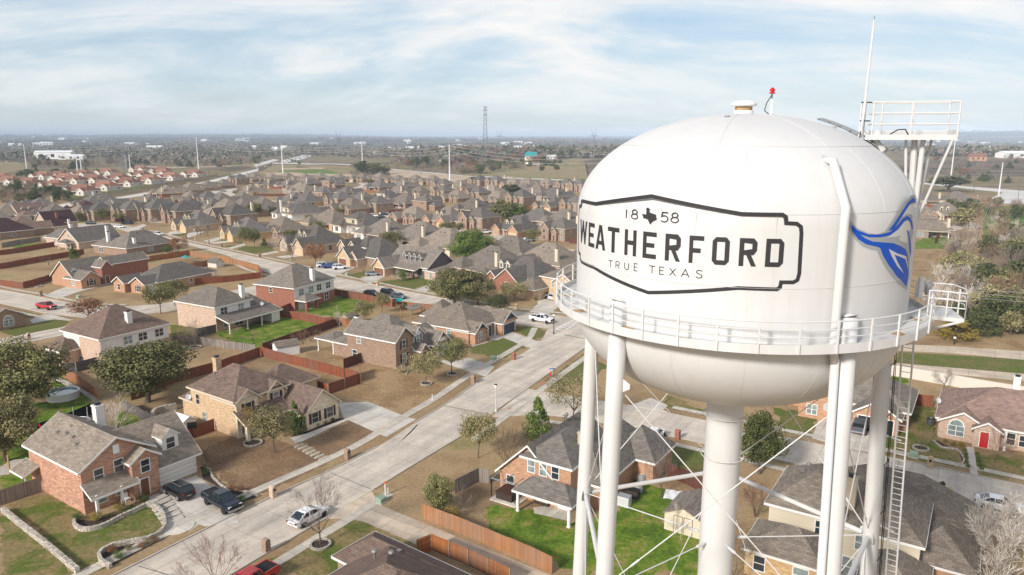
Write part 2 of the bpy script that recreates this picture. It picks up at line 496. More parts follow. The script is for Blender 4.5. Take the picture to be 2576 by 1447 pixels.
M['grey_metal'] = plain('grey_metal', (.36, .37, .38), .5, .4)
M['galv'] = plain('galv', (.62, .63, .64), .5, .2)
M['red_fence'] = boards('red_fence', (.235, .072, .034), .14, .28)
M['orange_fence'] = boards('orange_fence', (.33, .125, .04), .14, .32)
M['tan_fence'] = boards('tan_fence', (.36, .165, .07), .14, .3)
M['brown_fence'] = boards('brown_fence', (.13, .045, .028), .14, .3)  # brown boards, and the painted-in shade of one backlit fence
M['grey_fence'] = boards('grey_fence', (.24, .205, .175), .14, .35)
M['dark_fence'] = boards('dark_fence', (.115, .105, .10), .14, .35)
M['screen_fence'] = plain('screen_fence', (.012, .013, .016), .9)
M['fence_post'] = plain('fence_post', (.34, .25, .16), .8)
M['steel_post'] = plain('steel_post', (.50, .49, .47), .5, .4)
M['tyre'] = plain('tyre', (.47, .425, .37), .9, var=.2, vscale=1.5)
M['tar'] = plain('tar', (.13, .12, .11), .9)
M['kerb'] = plain('kerb', (.47, .43, .38), .9, var=.12, vscale=.7)
M['road'] = concrete('road', (.61, .54, .455), 4.6, R(58))
M['road_warm'] = concrete('road_warm', (.60, .50, .385), 4.0, R(-33))
M['drive'] = concrete('drive', (.63, .585, .52), 3.4, R(57))
M['walk'] = concrete('walk', (.60, .545, .46), 1.5, R(57))
M['highway'] = plain('highway', (.58, .56, .53), .9, var=.08, vscale=.05)
M['asphalt'] = plain('asphalt', (.12, .115, .115), .9, var=.15, vscale=.1)
M['paint'] = plain('paint', (.78, .78, .76), .8)
M['terracotta'] = plain('terracotta', (.48, .17, .12), .9, var=.1)
DRY = (.335, .225, .115)
DRY2 = (.245, .155, .080)
M['dry_lawn'] = turf('dry_lawn', [(.30, (.22, .145, .08)), (.45, (.275, .18, .095)), (.55, (.34, .235, .125)), (.72, (.40, .29, .165))], .16, 2.6)
M['brown_lawn'] = turf('brown_lawn', [(.3, (.165, .105, .065)), (.5, (.225, .145, .085)), (.7, (.30, .20, .115))], .2, 2.6)
M['green_lawn'] = turf('green_lawn', [(.30, (.10, .085, .03)), (.40, (.075, .13, .016)), (.50, (.12, .195, .02)), (.57, (.19, .21, .04)), (.66, (.27, .215, .085))], .42, 2.4)
M['patchy_lawn'] = turf('patchy_lawn', [(.32, (.25, .175, .085)), (.47, (.215, .175, .075)), (.56, (.115, .135, .032)), (.70, (.085, .145, .018))], .2, 2.2)
M['olive_lawn'] = turf('olive_lawn', [(.3, (.19, .15, .065)), (.5, (.13, .14, .04)), (.68, (.095, .135, .025))], .2, 2.2)
M['mulch'] = plain('mulch', (.055, .038, .03), .95, var=.5, vscale=4)
M['rubble'] = plain('rubble', (.48, .44, .38), .95, var=.3, vscale=2.5)
M['dirt'] = plain('dirt', (.46, .36, .25), .95, var=.2, vscale=.06)
M['bank'] = turf('bank', [(.3, (.10, .075, .045)), (.5, (.135, .105, .06)), (.7, (.20, .155, .085))], .03, .4)
M['meadow'] = turf('meadow', [(.3, (.25, .195, .12)), (.48, (.29, .23, .13)), (.6, (.235, .205, .095)), (.75, (.17, .20, .06))], .012, .25)
M['green_meadow'] = turf('green_meadow', [(.3, (.22, .20, .08)), (.45, (.15, .19, .045)), (.65, (.10, .20, .025))], .012, .25)
M['tank_white'] = None
M['wood_pole'] = plain('wood_pole', (.15, .11, .085), .9)
M['pale_pole'] = plain('pale_pole', (.70, .71, .72), .55, .1)
M['wire'] = plain('wire', (.50, .49, .47), .5, .3)
M['lattice'] = plain('lattice', (.24, .24, .25), .6, .3)
M['black'] = plain('black', (.012, .012, .014), .5)
M['rubber'] = plain('rubber', (.02, .02, .02), .8)
M['rim'] = plain('rim', (.45, .45, .46), .3, .7)
M['red_plastic'] = plain('red_plastic', (.55, .02, .025), .35)
M['blue_plastic'] = plain('blue_plastic', (.04, .16, .45), .4)
M['teal_plastic'] = plain('teal_plastic', (.02, .32, .30), .5)
M['green_box'] = plain('green_box', (.26, .36, .27), .6)
M['white_plastic'] = plain('white_plastic', (.8, .8, .8), .4)
M['solar'] = plain('solar', (.012, .016, .035), .15, spec=.8)
M['lamp_glass'] = plain('lamp_glass', (.82, .82, .80), .3)
M['timber'] = plain('timber', (.42, .25, .11), .8, var=.15)
M['wicker'] = plain('wicker', (.05, .035, .028), .8)
M['pool_water'] = plain('pool_water', (.12, .28, .36), .05, spec=.8)
M['bark'] = plain('bark', (.115, .085, .065), .95, var=.3, vscale=3)
M['bark_pale'] = plain('bark_pale', (.36, .31, .27), .95, var=.2, vscale=3)
M['twig'] = leafy('twig', (.15, .115, .095), (.30, .245, .21))
M['twig_pale'] = leafy('twig_pale', (.44, .39, .34), (.66, .60, .53))
M['twig_red'] = leafy('twig_red', (.16, .085, .065), (.27, .155, .115))
M['twig_tan'] = leafy('twig_tan', (.20, .14, .085), (.34, .25, .15))
M['oak_leaf'] = leafy('oak_leaf', (.056, .062, .02), (.29, .275, .11))
M['olive_leaf'] = leafy('olive_leaf', (.09, .088, .034), (.37, .32, .155))
M['cedar_leaf'] = leafy('cedar_leaf', (.03, .042, .014), (.145, .155, .048))
M['green_leaf'] = leafy('green_leaf', (.04, .07, .014), (.17, .235, .05))
M['rust_leaf'] = leafy('rust_leaf', (.16, .075, .038), (.34, .175, .09))
M['gold_leaf'] = leafy('gold_leaf', (.16, .11, .02), (.34, .26, .05))
M['straw_leaf'] = leafy('straw_leaf', (.33, .27, .16), (.52, .44, .29))
def tank_mat():
 m, N, L, b = new_mat('tank_white')
 b.inputs['Roughness'].default_value = .5
 b.inputs['Specular IOR Level'].default_value = .35
 tc = N('ShaderNodeTexCoord')
 sep = N('ShaderNodeSeparateXYZ'); L(tc.outputs['Object'], sep.inputs[0])
 n = N('ShaderNodeTexNoise', inp={'Scale': .35, 'Detail': 4.0}); L(tc.outputs['Object'], n.inputs['Vector'])
 r = ramp(N, [(.3, (.60, .60, .595)), (.7, (.635, .635, .63))]); L(n.outputs[0], r.inputs[0])
 mp = N('ShaderNodeMapping', inp={'Scale': (1.6, 1.6, .12)}); L(tc.outputs['Object'], mp.inputs[0])
 n2 = N('ShaderNodeTexNoise', inp={'Scale': 1.0, 'Detail': 5.0, 'Roughness': .7}); L(mp.outputs[0], n2.inputs['Vector'])
 r2 = ramp(N, [(.30, (.955, .945, .92)), (.5, (.99, .99, .985)), (.6, (1, 1, 1))]); L(n2.outputs[0], r2.inputs[0])
 mx = N('ShaderNodeMix', data_type='RGBA', blend_type='MULTIPLY'); mx.inputs[0].default_value = 1
 L(r.outputs[0], mx.inputs[6]); L(r2.outputs[0], mx.inputs[7])
 L(mx.outputs[2], b.inputs['Base Color'])
 return m
M['tank_white'] = tank_mat()
M['tank_black'] = plain('tank_black', (.035, .034, .036), .55)
M['emblem_blue'] = plain('emblem_blue', (.003, .082, .50), .45)
M['emblem_grey'] = plain('emblem_grey', (.36, .38, .40), .45)
M['seam'] = plain('seam', (.56, .555, .54), .5)
M['rust'] = plain('rust', (.40, .26, .13), .9, var=.3, vscale=3)
def ground_mat():
 m, N, L, b = new_mat('land')
 b.inputs['Roughness'].default_value = 1
 b.inputs['Specular IOR Level'].default_value = .05
 tc = N('ShaderNodeTexCoord')
 n = N('ShaderNodeTexNoise', inp={'Scale': .0042, 'Detail': 9.0, 'Roughness': .62, 'Distortion': .6}); L(tc.outputs['Object'], n.inputs['Vector'])
 r = ramp(N, [(.32, (.095, .080, .058)), (.44, (.15, .122, .085)), (.52, (.235, .19, .125)), (.60, (.20, .175, .09)), (.70, (.32, .26, .165))])
 L(n.outputs[0], r.inputs[0])
 n2 = N('ShaderNodeTexNoise', inp={'Scale': .06, 'Detail': 8.0, 'Roughness': .75}); L(tc.outputs['Object'], n2.inputs['Vector'])
 r2 = ramp(N, [(.3, (.6, .6, .6)), (.7, (1.4, 1.38, 1.35))]); L(n2.outputs[0], r2.inputs[0])
 mx = N('ShaderNodeMix', data_type='RGBA', blend_type='MULTIPLY'); mx.inputs[0].default_value = 1
 L(r.outputs[0], mx.inputs[6]); L(r2.outputs[0], mx.inputs[7])
 ln = N('ShaderNodeVectorMath', operation='LENGTH'); L(tc.outputs['Object'], ln.inputs[0])
 mr = N('ShaderNodeMapRange', inp={1: 1500, 2: 3200, 3: 0, 4: 1}); L(ln.outputs['Value'], mr.inputs[0])
 n3 = N('ShaderNodeTexNoise', inp={'Scale': .0016, 'Detail': 12.0, 'Roughness': .7, 'Distortion': .3}); L(tc.outputs['Object'], n3.inputs['Vector'])
 r3 = ramp(N, [(.36, (.045, .048, .036)), (.48, (.085, .078, .06)), (.56, (.16, .135, .10)), (.66, (.25, .21, .14))]); L(n3.outputs[0], r3.inputs[0])
 mx2 = N('ShaderNodeMix', data_type='RGBA'); L(mr.outputs[0], mx2.inputs[0]); L(mx.outputs[2], mx2.inputs[6]); L(r3.outputs[0], mx2.inputs[7])
 mr2 = N('ShaderNodeMapRange', inp={1: 560, 2: 680, 3: 1, 4: 0}); L(ln.outputs['Value'], mr2.inputs[0])
 n4 = N('ShaderNodeTexNoise', inp={'Scale': .07, 'Detail': 8.0, 'Roughness': .65}); L(tc.outputs['Object'], n4.inputs['Vector'])
 r4 = ramp(N, [(.30, (.22, .15, .085)), (.46, (.31, .215, .12)), (.56, (.37, .265, .15)), (.66, (.24, .205, .09))]); L(n4.outputs[0], r4.inputs[0])
 n5 = N('ShaderNodeTexNoise', inp={'Scale': 2.4, 'Detail': 4.0, 'Roughness': .8}); L(tc.outputs['Object'], n5.inputs['Vector'])
 r5 = ramp(N, [(.25, (.65, .65, .65)), (.75, (1.33, 1.33, 1.33))]); L(n5.outputs[0], r5.inputs[0])
 mx4 = N('ShaderNodeMix', data_type='RGBA', blend_type='MULTIPLY'); mx4.inputs[0].default_value = 1
 L(r4.outputs[0], mx4.inputs[6]); L(r5.outputs[0], mx4.inputs[7])
 mx3 = N('ShaderNodeMix', data_type='RGBA'); L(mr2.outputs[0], mx3.inputs[0]); L(mx2.outputs[2], mx3.inputs[6]); L(mx4.outputs[2], mx3.inputs[7])
 L(mx3.outputs[2], b.inputs['Base Color'])
 return m
M['land'] = ground_mat()
# ---------------------------------------------------------------- land, roads, yards
def build_land():
 rad = [0, 20, 60, 120, 240, 400, 600, 800, 890]
 r = 930
 while r < 34000:
  rad.append(r); r *= 1.045
 rad.append(60000)
 n = 220
 mb = MB()
 mb.v.append((0, 0, 0))
 for q in rad[1:]:
  for k in range(n):
   a = 2 * math.pi * k / n
   x, y = q * math.sin(a), q * math.cos(a)
   mb.v.append((x, y, terr(x, y) if y > -2000 else 0))
 for k in range(n):
  mb.f.append((0, 1 + (k + 1) % n, 1 + k)); mb.m.append(0)
 for i in range(len(rad) - 2):
  for k in range(n):
   a, b = 1 + i * n + k, 1 + i * n + (k + 1) % n
   mb.f.append((a, b, b + n, a + n)); mb.m.append(0)
 o = mb.build('ground', M['land'], smooth=True)
 return struct(o)
build_land()
def resample(pts, n):
 p = np.array(pts, float)
 seg = np.linalg.norm(np.diff(p, axis=0), axis=1)
 s = np.concatenate([[0], np.cumsum(seg)])
 t = np.linspace(0, s[-1], n)
 return np.stack([np.interp(t, s, p[:, 0]), np.interp(t, s, p[:, 1])], 1)
def smooth_line(pts, n=40, closed=False):
 p = [np.array(q[:2], float) for q in pts]
 out = []
 m = len(p)
 segs = m if closed else m - 1
 k = max(2, n // segs)
 for i in range(segs):
  if closed:
   p0, p1, p2, p3 = p[(i - 1) % m], p[i], p[(i + 1) % m], p[(i + 2) % m]
  else:
   p0, p1, p2, p3 = p[max(i - 1, 0)], p[i], p[i + 1], p[min(i + 2, m - 1)]
  for j in range(k):
   t = j / k
   out.append(.5 * ((2 * p1) + (-p0 + p2) * t + (2 * p0 - 5 * p1 + 4 * p2 - p3) * t * t + (-p0 + 3 * p1 - 3 * p2 + p3) * t ** 3))
 if not closed:
  out.append(p[-1])
 return out
def sheet(name, pts, mat, z):
 mb = MB()
 if name == 'lawn':
  rr, out = np.random.default_rng(len(pts) * 31 + int(pts[0][0] * 7) % 97), []
  for p, q in zip(pts, list(pts[1:]) + [pts[0]]):
   L_ = math.hypot(q[0] - p[0], q[1] - p[1])
   n = max(1, int(L_ / .8))
   for i in range(n):
    t = i / n
    j = min(.32, L_ * .08)
    out.append((p[0] + (q[0] - p[0]) * t + rr.normal() * j, p[1] + (q[1] - p[1]) * t + rr.normal() * j))
  pts = out
 a = sum(p[0] * q[1] - q[0] * p[1] for p, q in zip(pts, list(pts[1:]) + [pts[0]]))
 if a < 0:
  pts = list(reversed(pts))
 mb.poly([(p[0], p[1], z + (terr(p[0], p[1]) if math.hypot(p[0], p[1]) > 889 else 0)) for p in pts])
 return struct(mb.build(name, M[mat]))
def ribbon(name, Lp, Rp, mat, z, n=24):
 a, b = resample(Lp, n), resample(Rp, n)
 mb = MB()
 far = lambda q: terr(q[0], q[1])
 for i in range(n - 1):
  mb.poly([(*a[i], z + far(a[i])), (*b[i], z + far(b[i])), (*b[i + 1], z + far(b[i + 1])), (*a[i + 1], z + far(a[i + 1]))])
 return struct(mb.build(name, M[mat]))
def offset_line(pts, d):
 p = np.array([q[:2] for q in pts], float)
 t = np.gradient(p, axis=0)
 t /= np.linalg.norm(t, axis=1)[:, None] + 1e-9
 nrm = np.stack([-t[:, 1], t[:, 0]], 1)
 return p + nrm * d
def kerb(pts, side=1):
 p = offset_line(pts, 0)
 q = offset_line(pts, .17 * side)
 mb = MB()
 for i in range(len(p) - 1):
  a, b, c, d = p[i], p[i + 1], q[i + 1], q[i]
  mb.poly([(*a, .12), (*b, .12), (*c, .12), (*d, .12)])
  mb.poly([(*a, 0), (*b, 0), (*b, .12), (*a, .12)])
  mb.poly([(*d, 0), (*c, 0), (*c, .12), (*d, .12)])
 return struct(mb.build('kerb', M['kerb']))
def G(*pix):
 return [P(x, y) for x, y in pix]
def GV(img, *pp):
 return [P(*V(img, x, y)) for x, y in pp]
S1L = [(-60, 31), (-46, 53), (-30.5, 77.3), (-22.9, 87.7), (-18.4, 94.7), (-14.6, 103), (-10.2, 111.8), (-4.8, 124.7), (2.6, 140), (6.3, 148.5), (7.9, 158)]
S1R = [(-52, 26), (-36, 50.5), (-24.9, 68.9), (-20.5, 76.0), (-16.7, 82.4), (-12, 90.5), (-7.5, 98), (-2.2, 109), (5, 123.4), (14.5, 142.6), (19, 152.5)]
ribbon('near_street', S1L, S1R, 'road', .008, 40)
S2U = [(2.5, 118.5), (9, 114.6), (17.6, 110.7), (24, 107.6), (29.3, 104.2), (38.8, 98), (49.4, 91.6), (62.5, 83.1), (86, 67)]
S2D = [(-3.2, 105.5), (5, 106.6), (16, 102.0), (27.3, 95.5), (45.9, 83.3), (57.2, 75.2), (80, 59)]
ribbon('side_street', S2U, S2D, 'road', .012, 30)
S3U = [(-16.9, 81.8), (-15.3, 78.4), (-11.6, 75.7), (-9.6, 74.2), (-2.4, 69.0), (8, 61.5), (24, 50)]
S3D = [(-21.0, 75.2), (-17.6, 75.4), (-13.3, 72.4), (-9.5, 69.6), (-2.2, 64.4), (8, 57.2), (24, 46)]
ribbon('alley', S3U, S3D, 'road_warm', .016, 24)
S4U = [P(360, 581), (-159, 322.6), (-130, 291.8), (-74.6, 240.2), (-54.5, 219.8), (-41.3, 208.2), (-27.6, 196.1), (-0.2, 174.9), (14.4, 168.4), (44, 150)]
S4D = [P(356, 597), (-148.4, 307.1), (-99.8, 257.3), (-80.2, 229.9), (-49.6, 202.0), (-37.9, 193.4), (-18.9, 178.6), (-1.5, 163.4), (7.9, 157.5), (19, 151.5), (38, 139)]
ribbon('cross_street', S4U, S4D, 'road', .004, 40)
far_w = G((120, 566), (184, 562.5), (280, 560), (330, 570), (362, 581))
far_w2 = G((120, 576), (184, 572), (270, 569), (310, 580), (353, 598))
ribbon('cross_street', far_w, far_w2, 'road', .020, 16)
S5U = [(-175, 222), (-141.8, 199.3), (-125.7, 190.5), (-110.1, 181.2), (-98, 178.5), (-88, 183), (-79, 196), (-68, 214), (-62, 226)]
S5D = [(-165, 206), (-130.7, 183.0), (-111.5, 171.6), (-101, 167.5), (-90, 169.5), (-80, 176.5), (-72, 187), (-61, 205), (-55, 216)]
ribbon('left_street', S5U, S5D, 'road', .024, 30)
ribbon('left_street', [(-125, 131), (-108, 149), (-99, 161), (-96, 172)], [(-119, 127), (-103, 143.5), (-94, 155), (-88.5, 171)], 'road', .028, 10)
for pts, sd in ((S1L[1:5], 1), (S1L[5:8], 1), (S1R[1:4], -1), (S1R[4:7], -1), (S1R[7:10], -1), (S2D[2:6], -1), (S2U[1:4], 1), (S2U[6:9], 1),
    (S4U[2:5], 1), (S4U[5:8], 1), (S4D[2:5], -1), (S4D[6:8], -1), (S5U[1:4], 1), (S5D[1:3], -1)):
 kerb([tuple(q) for q in smooth_line(pts, 20)], sd)
for pi_, pl in enumerate((('c2', [(985, 300), (1180, 240), (1340, 222), (1360, 335), (1080, 365), (960, 330)]), ('c3', [(660, 432), (900, 405), (1060, 345), (1000, 318), (1230, 318), (1230, 345), (1100, 392), (900, 452), (740, 470)]),
   ('c3', [(1330, 835), (1420, 742), (1680, 752), (1650, 832), (1440, 860)]), ('c3', [(1640, 905), (1960, 890), (1985, 915), (1830, 950)]), ('c4', [(0, 1010), (480, 985), (500, 1005), (250, 1060), (0, 1060)]),
   ('c4', [(800, 1060), (960, 1060), (1440, 1170), (1500, 1230), (1700, 1265), (2060, 1270), (2060, 1320), (1560, 1320), (1500, 1270), (960, 1140)]),
   ('c4', [(350, 640), (520, 610), (460, 660), (330, 690)]), ('z1', [(2100, 740), (2330, 735), (2270, 800), (2120, 800)]), ('c1', [(640, 900), (760, 905), (700, 1000), (600, 940)]))):
 sheet('street_patch', GV(pl[0], *pl[1]), 'road', .0302 + .0007 * pi_)
hw_u = GV('z1', (540, 905), (650, 880), (830, 858), (1130, 828), (1350, 790), (1600, 748), (2000, 672), (2300, 600), (2576, 532)) + GV('z2', (230, 500), (330, 470), (430, 440))
hw_d = GV('z1', (560, 935), (680, 915), (850, 885), (1180, 840), (1400, 808), (1615, 762), (2050, 686), (2330, 622), (2576, 558)) + GV('z2', (260, 515), (380, 482), (490, 450))
ribbon('highway', hw_u, hw_d, 'highway', .06, 60)
ribbon('highway', GV('z2', (420, 478), (620, 478), (800, 486), (1000, 484), (1200, 494)), GV('z2', (420, 487), (620, 488), (800, 496), (1000, 493), (1200, 503)), 'highway', .09, 30)
ribbon('highway', G((705, 406), (735, 399), (760, 391)), G((722, 411), (760, 402), (790, 392)), 'highway', .5, 10)
ribbon('country_road', GV('z2', (1600, 540), (1850, 560), (2200, 590), (2576, 625)), GV('z2', (1600, 546), (1850, 567), (2200, 597), (2576, 634)), 'highway', .06, 20)
ribbon('country_road', GV('z3', (440, 606), (800, 625), (1100, 634), (1480, 650)), GV('z3', (440, 615), (800, 634), (1100, 644), (1480, 662)), 'highway', .07, 20)
ribbon('country_road', G((2280, 457), (2340, 461), (2440, 470), (2600, 482)), G((2280, 461), (2340, 465), (2440, 476), (2600, 492)), 'highway', .06, 16)
for nm, im, pl, mt, z in (
  ('drainage_bank', 'z1', [(650, 850), (900, 790), (1300, 730), (2000, 620), (2576, 490), (2576, 528), (2000, 664), (1350, 780), (1000, 830), (700, 870)], 'bank', .02),
  ('drainage_bank', 'z1', [(620, 815), (1000, 760), (1500, 700), (1500, 718), (1000, 785), (640, 850)], 'olive_lawn', .025),
  ('open_field', 'z1', [(0, 462), (180, 470), (260, 530), (700, 545), (1240, 520), (1230, 560), (700, 600), (0, 600)], 'meadow', .015),
  ('open_field', 'z1', [(1500, 520), (2100, 520), (2300, 495), (2576, 480), (2576, 492), (2000, 612), (1700, 560)], 'meadow', .016),
  ('dirt_track', 'z1', [(1300, 505), (1700, 520), (2300, 505), (2300, 512), (1750, 530), (1300, 515)], 'dirt', .03),
  ('open_field', 'z2', [(0, 495), (250, 470), (500, 450), (380, 490), (120, 570), (0, 590)], 'meadow', .02),
  ('open_field', 'z2', [(270, 590), (420, 500), (620, 495), (1200, 510), (1180, 600), (800, 600)], 'meadow', .022),
  ('open_field', 'z2', [(450, 560), (800, 545), (1190, 545), (1130, 590), (600, 590)], 'green_meadow', .03),
  ('dirt_track', 'z2', [(500, 535), (800, 525), (1190, 522), (1210, 535), (1150, 545), (800, 538), (520, 545)], 'dirt', .035),
  ('dirt_track', 'z2', [(330, 580), (600, 570), (800, 585), (1150, 590), (1130, 565), (1170, 570), (1230, 610), (500, 615)], 'dirt', .037),
  ('dirt_field', 'z2', [(1580, 560), (1700, 545), (1900, 575), (2300, 600), (2390, 620), (2250, 680), (1900, 640), (1600, 610)], 'dirt', .03),
  ('open_field', 'z3', [(330, 600), (600, 500), (900, 470), (1520, 450), (1560, 640), (900, 630), (440, 604)], 'meadow', .02),
  ('open_field', 'z3', [(330, 598), (560, 545), (650, 545), (690, 575), (590, 608), (440, 606)], 'green_meadow', .03),
  ('open_field', 'z3', [(900, 628), (1000, 590), (1300, 560), (1540, 530), (1560, 645), (1200, 640)], 'green_meadow', .032),
  ('open_field', 'z3', [(1000, 470), (1260, 455), (1290, 480), (1050, 500)], 'green_meadow', .034),
  ('farm_drive', 'z3', [(590, 606), (690, 580), (720, 560), (650, 540), (670, 535), (760, 555), (900, 540), (900, 545), (740, 568), (700, 590), (610, 612)], 'asphalt', .04),
  ('farm_drive', 'z3', [(690, 625), (850, 600), (1000, 580), (1400, 540), (1400, 548), (1000, 592), (850, 612), (700, 632)], 'dirt', .042),
  ('open_field', 'b5', [(530, 640), (800, 640), (880, 500), (700, 520), (530, 600)], 'green_lawn', .02),
  ('dirt_field', 'b5', [(520, 660), (760, 650), (740, 760), (620, 860), (515, 800)], 'dry_lawn', .024),
  ('open_field', 'b5', [(1130, 300), (1471, 270), (1471, 640), (1130, 640)], 'green_meadow', .02),
  ('open_field', 'b5', [(570, 185), (900, 180), (1230, 225), (1080, 260), (1000, 200), (570, 190)], 'dry_lawn', .03),
  ('verge', 'd', [(2260, 885), (2576, 905), (2576, 955), (2255, 912)], 'olive_lawn', .02),
  ('verge', 'd', [(2290, 835), (2576, 858), (2576, 886), (2275, 866)], 'dry_lawn', .02),
  ('substation_yard', 'b5', [(1200, 215), (1310, 160), (1471, 170), (1471, 262), (1250, 262)], 'highway', .05),
  ('cul_de_sac', 'b5', [(740, 440), (760, 405), (850, 425), (940, 455), (975, 470), (900, 486), (770, 486)], 'road', .04),
  ('cul_de_sac', 'e5', [(1240, 980), (1330, 945), (1480, 955), (1490, 975), (1400, 1000)], 'road', .04)):
 sheet(nm, GV(im, *pl), mt, z)
ribbon('park_road', G((2262, 866), (2400, 872), (2600, 886)), G((2250, 882), (2400, 890), (2600, 908)), 'road_warm', .03, 12)
ribbon('park_road', G((2255, 914), (2400, 926), (2600, 943)), G((2250, 928), (2400, 943), (2600, 962)), 'road_warm', .034, 12)
for a, b, o1, o2 in ((S1L, 1, 2.2, 3.6), (S1R[:5], -1, 1.7, 3.0), (S1R[6:], -1, 1.8, 3.1), (S2U[3:], 1, 1.9, 3.1), (S2D[1:], -1, 1.9, 3.1), (S4U, 1, 2.0, 3.3), (S4D[2:6], -1, 1.9, 3.1), (S5U[:5], 1, 1.9, 3.1), (S5D[:4], -1, 1.9, 3.1)):
 ln = [tuple(q) for q in smooth_line(a, 30)]
 ribbon('footpath', offset_line(ln, b * o1), offset_line(ln, b * o2), 'walk', .050, 40)
